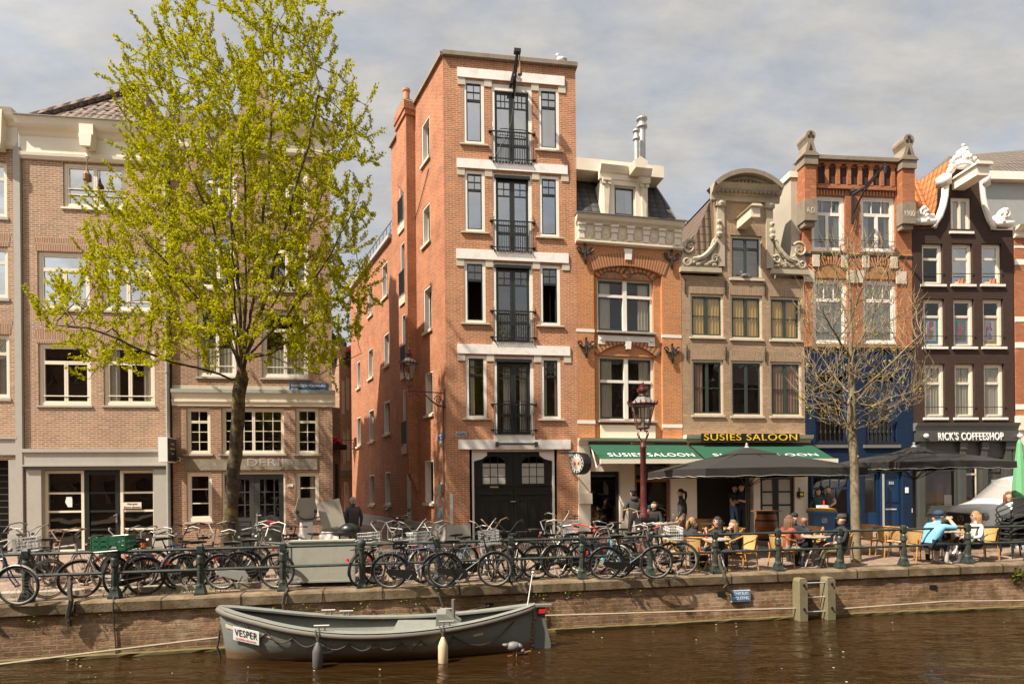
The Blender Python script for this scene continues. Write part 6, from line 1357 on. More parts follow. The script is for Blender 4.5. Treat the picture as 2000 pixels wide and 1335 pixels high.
# ================================================================ STREET LAMP AND WALL LAMPS
def lantern(par, z0, s=1.0):
    """six sided tapering lantern standing on z0"""
    mb = MB(); n = 6; b, t, h = .17*s, .33*s, .62*s
    for j in range(n):
        a = 2*math.pi*j/n+.3; mb.tube([(b*math.cos(a), b*math.sin(a), z0), (t*math.cos(a), t*math.sin(a), z0+h)], .014*s, 5)
    for r_, z in ((b, z0), (t, z0+h)): mb.tube([(r_*math.cos(2*math.pi*j/n+.3), r_*math.sin(2*math.pi*j/n+.3), z) for j in range(n)], .02*s, 5, True)
    mb.lathe([(.4*s, h), (.42*s, h+.03*s), (.36*s, h+.05*s)], (0, 0, z0), n, .3)
    for j in range(18): a = j*math.pi/9; mb.prism([(.38*s*math.cos(a)-.02, z0+h+.03*s), (.38*s*math.cos(a)+.02, z0+h+.03*s), (.42*s*math.cos(a), z0+h+.13*s)], .38*s*math.sin(a)-.01, .38*s*math.sin(a)+.01)
    mb.lathe([(.15*s, h+.23*s), (.17*s, h+.25*s), (.1*s, h+.27*s), (.085*s, h+.34*s), (.15*s, h+.38*s), (.16*s, h+.44*s), (.09*s, h+.48*s), (.1*s, h+.53*s), (.03*s, h+.56*s), (.045*s, h+.6*s), (.01*s, h+.68*s)], (0, 0, z0), 10)
    fr = mb.build('lantern_frame', 'maroon', par)
    MB().lathe([(.36*s, h+.05*s), (.15*s, h+.235*s)], (0, 0, z0), n, .3).build('lantern_roof', 'lead', fr)
    g = MB(); P = [[(r_*math.cos(2*math.pi*j/n+.3), r_*math.sin(2*math.pi*j/n+.3), z) for j in range(n)] for r_, z in ((b, z0), (t, z0+h))]
    for j in range(n): g.add([P[0][j], P[0][(j+1) % n], P[1][(j+1) % n], P[1][j]], [(0, 1, 2, 3)])
    g.build('lantern_pane', 'g_lamp', fr)
    MB().lathe([(.05*s, 0), (.05*s, .1*s), (.03*s, .12*s), (.04*s, .22*s), (.02*s, .26*s)], (0, 0, z0), 8).build('lamp_bulb', 'signwhite', fr)
P = at_depth(1257, 1000, 16.0); gzv = gz(P.x, 16); lp = empty('street_lamp', (P.x, 16, gzv), .2, 'maroon cast iron street lamp with six sided lantern in front of the saloon', 'street lamp')
zt = at_depth(1257, 836, 16).z-gzv
MB().lathe([(.22, 0), (.22, .3), (.17, .36), (.19, .42), (.16, .75), (.2, .8), (.15, .88), (.12, .95), (.135, 1.0), (.1, 1.06), (.085, 1.3), (.075, zt-.55), (.1, zt-.52), (.08, zt-.48), (.06, zt-.36), (.05, zt-.32)], n=12).build('lamp_post', 'maroon', lp, True)
mb = MB()
for k in range(4):
    a = k*math.pi/2+.5; mb.tube([(r_*math.cos(a), r_*math.sin(a), zt-.36+z) for r_, z in ((.05, 0), (.14, .1), (.19, .2), (.15, .28), (.06, .3), (.13, .36))], .016, 5)
mb.tube([(-.32, 0, zt-.42), (.32, 0, zt-.42)], .018).sphere((-.32, 0, zt-.42), .035, 6).sphere((.32, 0, zt-.42), .035, 6)
mb.build('lamp_cradle', 'maroon', lp); lantern(lp, zt, 1.0)
def wall_lamp(base, direction, length, label, s=.9):
    e = empty('wall_lamp', base, math.atan2(direction[1], direction[0]), label, 'wall lamp'); mb = MB()
    mb.box(-.03, .03, -.06, .06, -.42, .22).tube([(0, 0, .08), (length, 0, .08)], .022, 6).sphere((length, 0, .08), .06, 6).sphere((length, 0, -.08), .045, 6)
    mb.tube([(.02, 0, -.38), (length*.2, 0, -.36), (length*.42, 0, -.18), (length*.55, 0, -.02), (length*.7, 0, -.08), (length*.85, 0, -.0)], [.035, .035, .028, .022, .02, .015], 6)
    mb.tube([(length*.2+.14*(1-i/20)*math.cos(i*.6), 0, -.16+.14*(1-i/20)*math.sin(i*.6)) for i in range(17)], .016, 5)
    mb.tube([(length, 0, .08), (length, 0, .25)], .04, 6)
    for k in range(4): a = k*math.pi/2; mb.tube([(length+r_*math.cos(a), r_*math.sin(a), .2+z) for r_, z in ((.03, 0), (.13, .08), (.13, .18), (.05, .22), (.12, .26))], .014, 5)
    mb.build('bracket', 'maroon', e); r_ = empty('lantern', (length, 0, .44), 0, parent=e); lantern(e, .44, s)
    for o in list(e.children):
        if o.name.startswith('lantern_frame'): o.location.x = length
    bpy.data.objects.remove(r_)
wall_lamp(onside(869, 772, 0), (S.n.x, S.n.y), 1.25, 'maroon wall lamp on a scrolled bracket at the red house corner', .82)
wall_lamp(at_depth(694, 862, 31.3), (-1, -.15), 1.02, 'small maroon wall lamp deep in the alley', .9)
# ================================================================ BICYCLES
MC = {}
def mesh_obj(key, name, fn, mt, parent, smooth=False):
    """one mesh per distinct part, shared by every bicycle that has it"""
    k = (key, mt)
    if k not in MC: o = fn(MB()).build(name, mt, parent, smooth); MC[k] = o.data; return o
    o = bpy.data.objects.new(name, MC[k]); COL.objects.link(o); o.parent = parent; return o
WR = .335
def wheel_mb(mb):
    mb.tube([(WR*.925*math.cos(a*math.pi/16), 0, WR*.925*math.sin(a*math.pi/16)) for a in range(32)], .011, 5, True)
    for i in range(18): a = i*math.pi/9; y = .028*(-1)**i; mb.tube([(.02*math.cos(a+.9), y, .02*math.sin(a+.9)), (WR*.92*math.cos(a), 0, WR*.92*math.sin(a))], .0022, 3, cap=False)
    return mb.xf0(lambda t: t.lathe([(.022, -.05), (.022, .05)], n=8), Matrix.Rotation(R(90), 4, 'X'))
def tyre_mb(mb): return mb.tube([(WR*math.cos(a*math.pi/18), 0, WR*math.sin(a*math.pi/18)) for a in range(36)], .021, 6, True)
def guard_mb(mb, a0, a1):
    vs = []; n = 12
    for i in range(n+1):
        a = R(a0+(a1-a0)*i/n)
        for r_, y in ((WR+.025, -.028), (WR+.042, 0), (WR+.025, .028)): vs.append((r_*math.cos(a), y, r_*math.sin(a)))
    return mb.add(vs, [(3*i+k, 3*i+3+k, 3*i+4+k, 3*i+1+k) for i in range(n) for k in (0, 1)])
def bike(px, py, head, label, frame='diamond', col='black', tyre='tyre', bar='sweep', lean=4, extra='', steer=0, pos=None, name='bicycle', group='bicycles parked along the railing', trim='chrome', seat='seatb', cat='bicycle'):
    p = pos if pos is not None else gpix(px, py)
    e = empty(name, p, R(head), label, cat, group); e.rotation_euler = (R(lean), 0, R(head))
    ax = WR+.02; rw, fw, bb, st, hd0, hd1 = (-.52, ax), (.56, ax), (-.09, .29), (-.26, .80), (.37, .86), (.42, .66)
    if frame == 'mtb': st, hd0, hd1 = (-.22, .70), (.36, .82), (.40, .68)
    for x, s in ((rw[0], 0), (fw[0], steer)):
        w = mesh_obj('wheel', 'wheel', wheel_mb, trim, e); w.location = (x, 0, ax); w.rotation_euler = (0, 0, R(s)); mesh_obj('tyre', 'tyre', tyre_mb, tyre, w, True)
    def fr(mb):
        t = lambda a, b, r_=.017: mb.tube([(a[0], 0, a[1]), (b[0], 0, b[1])], r_, 6)
        t(bb, st); t(hd0, hd1, .022)
        if frame in ('diamond', 'mtb'): t((hd0[0]+.01, hd0[1]-.03), (st[0]+.02, st[1]-.04), .018 if frame != 'mtb' else .022); t(hd1, bb, .02 if frame != 'mtb' else .026)
        elif frame == 'step': mb.tube([(hd1[0], 0, hd1[1]+.1), (.3, 0, .5), (.15, 0, .37), (bb[0], 0, bb[1]+.04)], .021, 6); mb.tube([(hd1[0], 0, hd1[1]), (.27, 0, .42), (.12, 0, .31), bb and (bb[0], 0, bb[1])], .017, 6)
        for y in (.055, -.055): mb.tube([(bb[0], y*.5, bb[1]), (rw[0], y, rw[1])], .010, 5); mb.tube([(st[0]+.02, y*.3, st[1]-.05), (rw[0], y, rw[1])], .009, 5)
        return mb.xf0(lambda q: q.lathe([(.035, -.05), (.035, .05)], n=8), Matrix.Translation((bb[0], 0, bb[1])) @ Matrix.Rotation(R(90), 4, 'X'))
    mesh_obj('frame'+frame, 'frame', fr, col, e)
    piv = Matrix.Translation((.43, 0, 0)) @ Matrix.Rotation(R(steer*.6), 4, 'Z') @ Matrix.Translation((-.43, 0, 0))
    def fk(mb):
        for y in (.05, -.05): mb.tube([(hd1[0], y*.6, hd1[1]), (hd1[0]+.05, y, hd1[1]-.16), (fw[0], y, fw[1])], .011, 5)
        return mb
    o = mesh_obj('fork', 'fork', fk, trim if 'cfork' in extra else col, e); o.matrix_basis = piv
    def hb(mb):
        mb.tube([(hd0[0], 0, hd0[1]), (hd0[0]-.04, 0, hd0[1]+.17)], .014, 6); x, z = hd0[0]-.04, hd0[1]+.17
        if bar == 'sweep': mb.tube([(x-.23, .29, z+.05), (x-.06, .27, z+.10), (x+.06, .13, z+.08), (x+.04, 0, z), (x+.06, -.13, z+.08), (x-.06, -.27, z+.10), (x-.23, -.29, z+.05)], .012, 6)
        elif bar == 'high': mb.tube([(x-.28, .30, z+.2), (x-.12, .29, z+.24), (x+.03, .2, z+.2), (x+.02, .05, z+.02), (x+.02, -.05, z+.02), (x+.03, -.2, z+.2), (x-.12, -.29, z+.24), (x-.28, -.30, z+.2)], .012, 6)
        else: mb.tube([(x-.04, .31, z), (x+.05, .06, z), (x+.05, -.06, z), (x-.04, -.31, z)], .012, 6)
        return mb.tube([(x+.1, .04, z-.05), (x+.14, .04, z-.05)], .035, 8)
    o = mesh_obj('bar'+bar+frame, 'handlebar', hb, 'black' if bar == 'straight' or 'bbar' in extra else trim, e); o.matrix_basis = piv
    def gp_(mb):
        x, z = hd0[0]-.04, hd0[1]+.17; dz = .05 if bar == 'sweep' else .2 if bar == 'high' else 0; dx = -.23 if bar == 'sweep' else -.28 if bar == 'high' else -.04
        for s in (1, -1):
            if bar == 'straight': mb.tube([(x-.04, s*.31, z), (x-.02, s*.2, z)], .018, 6)
            else: mb.tube([(x+dx-.01, s*.295, z+dz-.004), (x+dx+.11, s*.288, z+dz+.026)], .018, 6)
        return mb
    o = mesh_obj('grip'+bar+frame, 'grip', gp_, 'red' if 'rgrip' in extra else 'cane' if 'bgrip' in extra else 'black', e); o.matrix_basis = piv
    sz = st[1]+.13
    def sd(mb):
        mb.tube([(st[0], 0, st[1]), (st[0]-.045, 0, sz)], .012, 6)
        return mb.add([(-.17+st[0], -.1, sz+.03), (-.17+st[0], .1, sz+.03), (st[0]+.0, .06, sz+.035), (st[0]+.13, .018, sz+.02), (st[0]+.13, -.018, sz+.02), (st[0], -.06, sz+.035),
                       (-.15+st[0], -.07, sz-.03), (-.15+st[0], .07, sz-.03), (st[0], .03, sz-.02), (st[0]+.12, .01, sz-.01), (st[0]+.12, -.01, sz-.01), (st[0], -.03, sz-.02)],
                      [(0, 1, 2, 3, 4, 5), (11, 10, 9, 8, 7, 6), (0, 6, 7, 1), (1, 7, 8, 2), (2, 8, 9, 3), (3, 9, 10, 4), (4, 10, 11, 5), (5, 11, 6, 0)])
    mesh_obj('saddle'+frame, 'saddle', sd, seat, e)
    def cr(mb):
        for s in (1, -1): mb.tube([(bb[0], s*.07, bb[1]), (bb[0]+s*.09, s*.08, bb[1]-.13)], .009, 5).box(bb[0]+s*.09-.045, bb[0]+s*.09+.045, s*.12-.035, s*.12+.035, bb[1]-.145, bb[1]-.12)
        return mb.tube([(bb[0], -.08, bb[1]), (bb[0], .08, bb[1])], .012, 6)
    mesh_obj('crank', 'pedal_crank', cr, trim, e)
    if frame != 'mtb':
        o = mesh_obj('guardr', 'mudguard', lambda m: guard_mb(m, 25, 195), 'black' if 'cguard' not in extra else trim, e); o.location = (rw[0], 0, ax)
        o = mesh_obj('guardf', 'mudguard', lambda m: guard_mb(m, 20, 150), 'black' if 'cguard' not in extra else trim, e); o.location = (fw[0], 0, ax); o.rotation_euler = (0, 0, R(steer))
        mesh_obj('case', 'chain_case', lambda m: m.prism([(bb[0]+.12, bb[1]), (bb[0]+.06, bb[1]+.1), (bb[0]-.05, bb[1]+.1), (rw[0]-.04, ax+.06), (rw[0]-.07, ax), (rw[0]-.02, ax-.05), (bb[0], bb[1]-.11), (bb[0]+.09, bb[1]-.08)], -.075, -.05), 'zinc' if 'gcase' in extra else 'black', e)
        def rk(mb):
            z = ax+WR+.07
            for y in (.07, -.07): mb.tube([(rw[0]+.22, y, z), (rw[0]-.27, y, z)], .007, 5).tube([(rw[0], y, ax), (rw[0]-.13, y, z)], .006, 4).tube([(rw[0], y, ax), (rw[0]+.08, y, z)], .006, 4)
            for i in range(4): x = rw[0]+.2-.15*i; mb.tube([(x, .07, z), (x, -.07, z)], .006, 4)
            return mb
        mesh_obj('rack', 'luggage_rack', rk, trim if 'crack' in extra else 'black', e)
        mesh_obj('light', 'rear_light', lambda m: m.box(rw[0]-WR-.075, rw[0]-WR-.045, -.03, .03, ax+.2, ax+.26), 'red', e)
        mesh_obj('stand', 'kickstand', lambda m: m.tube([(rw[0]+.12, .05, .24), (rw[0]+.05, .17, .01)], .009, 5), trim, e)
    if 'fbasket' in extra or 'wbasket' in extra:
        def bk(mb):
            x0, x1, y0, z0, z1 = .50, .80, .19, .80, 1.06
            for z in np.linspace(z0, z1, 5): mb.tube([(x0, -y0, z), (x1, -y0, z), (x1, y0, z), (x0, y0, z)], .006, 4, True)
            for i in range(7): x = x0+(x1-x0)*i/6; mb.tube([(x, -y0, z1), (x, -y0, z0), (x, y0, z0), (x, y0, z1)], .004, 4)
            for i in range(1, 8): y = -y0+2*y0*i/8; mb.tube([(x0, y, z1), (x0, y, z0), (x1, y, z0), (x1, y, z1)], .004, 4)
            return mb
        mesh_obj('fbasket', 'front_basket', bk, 'signwhite' if 'wbasket' in extra else 'steel', e)
    if 'frack' in extra:
        mesh_obj('frack', 'front_rack', lambda m: [m.tube([(.45+.1*i, -.2, .86), (.45+.1*i, .2, .86)], .008, 4) for i in range(5)] and m.tube([(.45, -.2, .86), (.45, .2, .86), (.85, .2, .86), (.85, -.2, .86)], .01, 5, True).tube([(.45, -.2, .86), (.43, -.2, 1.12), (.43, .2, 1.12), (.45, .2, .86)], .011, 5).tube([(.8, .15, .86), (.56, .06, ax)], .008, 4).tube([(.8, -.15, .86), (.56, -.06, ax)], .008, 4), 'steel', e)
    if 'bottle' in extra: mesh_obj('bottle', 'pannier', lambda m: m.box(rw[0]-.2, rw[0]+.12, -.25, -.09, .38, .70).box(rw[0]-.2, rw[0]+.12, .09, .25, .38, .70), 'dkplastic', e)
    return e
M['bike_blue'] = mat('navy bike paint', (.02, .03, .09), .3); M['bike_lblue'] = mat('pale blue bike paint', (.18, .42, .58), .4); M['bike_silver'] = mat('silver bike paint', (.42, .41, .38), .35, .4)
M['bike_brown'] = mat('brown rusty bike paint', (.20, .12, .07), .6, var=.4, scale=18); M['bike_red'] = mat('red bike paint', (.75, .035, .02), .3); M['bike_orange'] = mat('orange bike paint', (.7, .16, .03), .4); M['bike_white'] = mat('white bike paint', (.65, .62, .57), .4)
BK = [(-32, 1184, 7, 'navy bicycle at the far left with a chrome front mudguard, close behind the railing', dict(col='bike_blue', extra='cguard')),
 (78, 1146, -62, 'black bicycle with pale tyres and a front basket at the far left', dict(frame='step', tyre='tyre_w', bar='high', extra='fbasket', steer=12)),
 (128, 1140, -18, 'grey bicycle with pale tyres behind the black one with a front carrier', dict(col='bike_silver', tyre='tyre_w', bar='sweep', extra='bbar')),
 (160, 1158, -112, 'rusty brown bicycle with long swept handlebars and a pale front wheel', dict(frame='step', col='bike_brown', tyre='tyre_w', bar='high', extra='bgrip', trim='rust')),
 (222, 1164, 196, 'worn silver bicycle with a thick curved fork just right of the rope bundle', dict(frame='step', col='bike_silver', bar='sweep', extra='cfork', trim='rust', steer=8)),
 (262, 1152, -84, 'dark bicycle carrying the green plastic crate on its front rack', dict(frame='step', bar='high', extra='frack', steer=-10)),
 (296, 1138, 40, 'pale blue bicycle with a white tyre behind the green crate', dict(frame='step', col='bike_lblue', tyre='tyre_w', bar='sweep')),
 (285, 1128, -60, 'orange bicycle tucked behind the pale blue one', dict(col='bike_orange', bar='sweep', extra='rgrip')),
 (328, 1150, 181, 'long black bicycle with pedal case standing side on left of the elm trunk', dict(frame='step', extra='', lean=9)),
 (385, 1140, -98, 'black bicycle with a wide curved handlebar seen head on left of the elm trunk', dict(frame='step', bar='high', extra='bbar', steer=-14)),
 (420, 1146, 24, 'dark bicycle half hidden by the elm trunk', dict(bar='sweep', extra='')),
 (486, 1150, 2, 'black bicycle with a grey chain case right of the elm trunk', dict(frame='step', extra='gcase', bar='high')),
 (520, 1143, 8, 'black bicycle with red grips behind the one with a grey chain case', dict(extra='rgrip', bar='high')),
 (540, 1132, -150, 'silver bicycle with red and white grips in front of the dark grey doors', dict(col='bike_silver', bar='high', extra='rgrip')),
 (540, 1140, 172, 'brown bicycle just left of the cargo bike box', dict(col='bike_brown', bar='sweep')),
 (592, 1112, 150, 'black mountain bicycle with straight bar between the scooter and the cargo bike', dict(frame='mtb', bar='straight')),
 (814, 1148, 3, 'dark blue bicycle with a silver rear rack side on right of the round railing post', dict(col='bike_blue', extra='crack', bar='straight', lean=6)),
 (768, 1132, -118, 'bicycle with red and white swept handlebar and chrome guards by the cargo bike', dict(frame='step', col='bike_silver', bar='high', extra='rgrip fbasket cguard')),
 (812, 1128, -72, 'brown bicycle with a white saddle cover in front of the alley', dict(frame='step', col='bike_brown', tyre='tyre_w', bar='high', seat='signwhite')),
 (846, 1124, -58, 'dark bicycle with chrome bars at the red house corner', dict(extra='cfork', bar='sweep')),
 (912, 1146, 3, 'black bicycle with a straight top tube side on before the black gate doors', dict(bar='straight', lean=6)),
 (930, 1132, 32, 'pale blue bicycle with pale blue tyres behind the railing before the gate doors', dict(frame='step', col='bike_lblue', tyre='tyre_w', bar='sweep')),
 (948, 1126, -75, 'silver bicycle with a raised handlebar in the cluster before the gate doors', dict(col='bike_silver', bar='high', extra='fbasket')),
 (978, 1122, -104, 'rusty bicycle with a bent handlebar in the cluster before the gate doors', dict(frame='step', col='bike_brown', bar='high', trim='rust')),
 (1048, 1131, 198, 'black bicycle with a thick silver fork before the right gate door', dict(extra='cfork', bar='straight', steer=6)),
 (1096, 1128, 194, 'black bicycle with brown grips and thin spokes right of the silver forked one', dict(frame='step', extra='bgrip', bar='high', steer=5)),
 (1128, 1124, 206, 'dark grey bicycle with pannier bags left of the pale blue one', dict(col='dkgreen', extra='bottle', bar='sweep')),
 (1090, 1098, -66, 'grey bicycle with a wire front basket behind the thin spoked one', dict(col='bike_silver', frame='step', bar='high', extra='fbasket')),
 (1146, 1077, 166, 'red and white mountain bicycle leaning near the saloon pilaster', dict(frame='mtb', col='bike_red', bar='straight', trim='bike_white')),
 (1168, 1122, -44, 'pale blue bicycle with a white rear guard under the railing', dict(frame='step', col='bike_lblue', bar='sweep', extra='cguard')),
 (1230, 1131, 2, 'black bicycle with a chrome crank side on left of the lamp post', dict(lean=6, bar='sweep')),
 (1258, 1122, 6, 'dark bicycle with a white wire front basket below the street lamp', dict(frame='step', bar='sweep', extra='wbasket rgrip')),
 (24, 1136, 172, 'black bicycle behind the navy one at the far left', dict(frame='step', bar='high', extra='bbar')),
 (58, 1126, -40, 'silver bicycle with swept bars close to the far left stone pier', dict(col='bike_silver', bar='sweep')),
 (350, 1136, 30, 'navy bicycle between the long black one and the elm trunk', dict(col='bike_blue', bar='sweep', extra='crack')),
 (455, 1134, -130, 'dark green bicycle behind the one with a grey chain case', dict(frame='step', col='dkgreen', bar='high')),
 (740, 1138, 60, 'dark bicycle with bent wheel next to the cargo bike rear', dict(bar='high', extra='frack')),
 (872, 1132, -140, 'grey bicycle with a leather brown grip pair in front of the red house corner', dict(frame='step', col='bike_silver', bar='high', extra='bgrip fbasket')),
 (1004, 1130, -96, 'black bicycle seen head on before the middle of the gate doors', dict(frame='step', bar='high', extra='bbar')),
 (1066, 1112, 20, 'black bicycle behind the silver forked one', dict(bar='sweep', extra='cguard')),
 (1192, 1112, 168, 'black bicycle with a dark saddle left of the black plastic crate', dict(frame='step', bar='sweep')),
 (1286, 1120, 150, 'brown bicycle between the lamp post and the terrace chairs', dict(frame='step', col='bike_brown', bar='sweep')),
 (1222, 1092, 12, 'black bicycle with orange grips standing behind the street lamp', dict(frame='step', bar='high', extra='bgrip'))]
for px, py, hd, lb, kw in BK: bike(px, py, hd, lb, **kw)
b6 = gpix(262, 1152)
cr = empty('plastic_crate', b6+Vector((.02, -.62, .87)), R(-80), 'green slatted plastic crate on a front rack', 'crate')
mb = MB()
for x in (-.2, .2): mb.box(x-.012, x+.012, -.28, .28, 0, .05).box(x-.012, x+.012, -.28, .28, .1, .15).box(x-.012, x+.012, -.28, .28, .19, .25)
for y in (-.28, .28): mb.box(-.2, .2, y-.012, y+.012, 0, .05).box(-.2, .2, y-.012, y+.012, .1, .15).box(-.2, .2, y-.012, y+.012, .19, .27)
for x in (-.2, -.1, 0, .1, .2):
    for y in (-.282, .282): mb.box(x-.015, x+.015, y-.01, y+.01, 0, .25)
for y in (-.14, 0, .14, .28, -.28):
    for x in (-.202, .202): mb.box(x-.01, x+.01, y-.015, y+.015, 0, .25)
mb.box(-.2, .2, -.28, .28, -.01, .0); mb.build('crate_body', 'crate', cr)
b = gpix(1224, 1092); cr = empty('plastic_crate', b+Vector((.5, .0, .80)), R(12), 'black plastic crate on the bicycle left of the street lamp', 'crate')
MB().box(-.2, .2, -.15, -.13, 0, .26).box(-.2, .2, .13, .15, 0, .26).box(-.2, -.18, -.13, .13, 0, .26).box(.18, .2, -.13, .13, 0, .26).box(-.2, .2, -.15, .15, -.015, 0).box(-.21, .21, -.16, .16, .2, .225).build('crate_body', 'dkplastic', cr)
# cargo bike whose flat grey box front stands behind the railing
p = gpix(630, 1146); cb = empty('cargo_bike', p+Vector((0, .0, 0)), .1, 'cargo bike with a large grey panel box behind the railing', 'cargo bike')
mb = MB().box(-.63, .63, 0, .04, .12, .90).box(-.60, -.57, .04, .7, .2, .88).box(.57, .60, .04, .7, .2, .88).box(-.6, .6, .7, .73, .25, .88).box(-.6, .6, .04, .7, .22, .25)
bx = mb.build('cargo_box', 'cargo', cb); mb = MB(); frame_ring(mb, -.65, .65, .10, .92, .035, -.015, .0); mb.build('box_rim', 'zinc', bx); MB().box(-.66, .64, -.03, .2, .92, .95).build('box_lid', 'cargo', bx)
for x, y in ((-.45, .35), (.50, .35), (.15, 1.5)):
    w = mesh_obj('wheel', 'wheel', wheel_mb, 'chrome', cb); w.location = (x, y, .26); w.scale = (.72,)*3; w.rotation_euler = (0, 0, R(8)); mesh_obj('tyre', 'tyre', tyre_mb, 'tyre', w, True)
MB().tube([(0, .7, .35), (.1, 1.2, .45), (.15, 1.5, .26)], .025).tube([(.1, 1.2, .45), (.1, 1.3, .95)], .018).tube([(-.3, 1.1, 1.0), (0, .9, 1.02), (.4, 1.1, 1.0)], .014).build('frame', 'black', cb); MB().sphere((.1, 1.3, .97), .12, 8, (1.4, .8, .4)).build('saddle', 'seatb', cb)
# scooters
def scooter(px, py, hd, label, col, screen, name='motor_scooter', pos=None):
    p = pos or gpix(px, py); e = empty(name, p, R(hd), label, 'scooter')
    for x in (-.55, .6):
        o = MB().tube([(.2*math.cos(a*math.pi/10), 0, .2*math.sin(a*math.pi/10)) for a in range(20)], .055, 8, True).build('wheel', 'tyre', e, True, loc=(x, 0, .25)); MB().xf0(lambda q: q.lathe([(.15, -.03), (.15, .03)], n=12), Matrix.Rotation(R(90), 4, 'X')).build('rim', 'zinc', o)
    MB().prism([(-.85, .5), (-.8, .72), (-.2, .74), (-.1, .62), (-.12, .4), (.25, .3), (.42, .4), (.5, .95), (.6, .98), (.66, .6), (.72, .55), (.52, .25), (.2, .2), (-.2, .25), (-.5, .48)], -.16, .16).build('fairing', col, e)
    MB().prism([(-.8, .72), (-.82, .8), (-.4, .84), (-.12, .76), (-.15, .72)], -.15, .15).build('saddle', 'seatb', e)
    MB().tube([(.4, .33, 1.08), (.5, .12, 1.02), (.5, -.12, 1.02), (.4, -.33, 1.08)], .02).sphere((.55, .3, 1.22), .06, 6).sphere((.55, -.3, 1.22), .06, 6).tube([(.5, .22, 1.03), (.55, .3, 1.2)], .01).tube([(.5, -.22, 1.03), (.55, -.3, 1.2)], .01).build('handlebar', 'dkplastic', e)
    MB().sphere((.66, 0, .9), .09, 8).build('headlight', 'signwhite', e)
    if screen: MB().prism([(-.32, .95), (.32, .95), (.36, 1.3), (.26, 1.58), (-.26, 1.58), (-.36, 1.3)], .0, .012).xf0(lambda q: None, Matrix()).build('windscreen', screen, e).matrix_basis = Matrix.Translation((.55, 0, 0)) @ Matrix.Rotation(R(90), 4, 'Z')
    return e
scooter(628, 1092, 150, 'white scooter with a grey plastic windscreen behind the cargo bike', 'bike_white', 'helmet')
scooter(786, 1085, 112, 'black covered scooter parked at the alley wall of the red house', 'blackfab', None)
e = scooter(668, 1062, 100, 'black motorcycle with red light parked in the alley mouth', 'dkplastic', None, 'motorcycle')
p = gpix(660, 1086); tag(MB().box(-.3, .3, -.01, .01, 0, 1.15).build('leaning_board', 'helmet', loc=p+Vector((0, 0, .38))), 'tall grey plastic board leaning beside the white scooter', 'board').rotation_euler = (R(-10), R(-12), .35)
for px, lb, hh in ((684, 'round dark green helmet case beside the alley man', .2),):
    p = gpix(px, 1100); e = empty('helmet_box', p+Vector((0, 0, .62)), .3, lb, 'helmet box'); MB().sphere((0, 0, .2), .22, 10, (1.2, 1, .8)).build('shell', 'dkgreen', e, True); MB().tube([(0, 0, .05), (0, 0, -.62)], .03).build('support', 'dkplastic', e)
# ================================================================ TERRACE FURNITURE
def rattan(name, seatm, framem, label, group):
    e = empty(name, (0, 0, 0), 0, label, 'chair', group)
    mb = MB().lathe([(.225, .41), (.245, .425), (.23, .445)], n=16, sx=1, sy=1.02); mb.build('seat', seatm, e)
    mb = MB(); vs = []; n = 10                                # curved woven back
    for i in range(n+1):
        a = R(128+104*i/n)
        for r_, z in ((.235, .47), (.262, .62), (.285, .79)): vs.append((r_*math.cos(a), r_*math.sin(a)*1.03, z))
    o = len(vs); vs += [(x*.955, y*.955, z) for x, y, z in vs]
    f = [(3*i+k, 3*i+3+k, 3*i+4+k, 3*i+1+k) for i in range(n) for k in (0, 1)]
    mb.add(vs, f+[tuple(o+j for j in q[::-1]) for q in f]); mb.build('backrest', seatm, e)
    for s in (1, -1):
        MB().tube([(.17, s*.2, 0), (.165, s*.19, .25), (.16, s*.18, .42)], .0155, 6).build('leg', framem, e)
        MB().tube([(-.25, s*.19, 0), (-.2, s*.17, .42), (-.215, s*.2, .60)], .0155, 6).build('leg', framem, e)
        MB().tube([(-.19, s*.22, .78), (-.02, s*.285, .70), (.15, s*.28, .655), (.215, s*.25, .60), (.205, s*.21, .5), (.17, s*.2, .40)], .0155, 6).build('armrest', framem, e)
    mb = MB().tube([(.288*math.cos(R(118+124*i/14)), .297*math.sin(R(118+124*i/14)), .795) for i in range(15)], .017, 6)
    mb.tube([(.235*math.cos(a*math.pi/10), .24*math.sin(a*math.pi/10), .42) for a in range(20)], .014, 5, True).tube([(.16, .185, .24), (-.22, .18, .24)], .009, 5).tube([(.16, -.185, .24), (-.22, -.18, .24)], .009, 5).tube([(.165, .19, .3), (.16, 0, .4), (.165, -.19, .3)], .01, 5)
    mb.build('frame_hoop', framem, e); return e
CH = [(1366, 1119, 14, 'rattan armchair with an empty seat left of the railing post with the rope strap'), (1318, 1113, 28, 'rattan chair whose legs show right of the wire bicycle basket'), (1453, 1117, 186, 'rattan armchair turned left right of the rope strap'),
 (1528, 1113, 6, 'rattan armchair under the long haired woman in rust red'), (1640, 1109, 178, 'orange cane armchair under the man in the dark flat cap'), (1703, 1086, 4, 'empty rattan chair just right of the bare tree trunk'), (1737, 1090, -8, 'middle one of the three empty rattan chairs right of the bare tree'),
 (1762, 1092, 12, 'rattan chair behind the railing post left of the blue jacket'), (1797, 1101, -4, 'rattan armchair under the man in the light blue jacket'), (1864, 1093, 196, 'rattan chair carrying the grey bag'), (1921, 1096, 178, 'rattan armchair under the blonde woman in white'),
 (1318, 1070, 150, 'rattan chair near the saloon window behind the walking woman'), (1372, 1068, 60, 'rattan chair beside the doorway table'), (1400, 1094, 200, 'rattan chair under the woman with dark sunglasses'), (1432, 1096, 170, 'rattan chair under the blonde woman in black'), (1584, 1093, 190, 'grey backed rattan chair under the bald man')]
pr = None; CHP = {}
for px, py, hd, lb in CH:
    if pr is None: o = pr = rattan('rattan_chair', 'rattan', 'cane', lb, 'rattan terrace chairs')
    else: o = copy_tree(pr); o['label'] = lb
    p = gpix(px, py-4); o.location = p; o.rotation_euler = (0, 0, R(hd)+qD(p.x)); CHP[px] = p
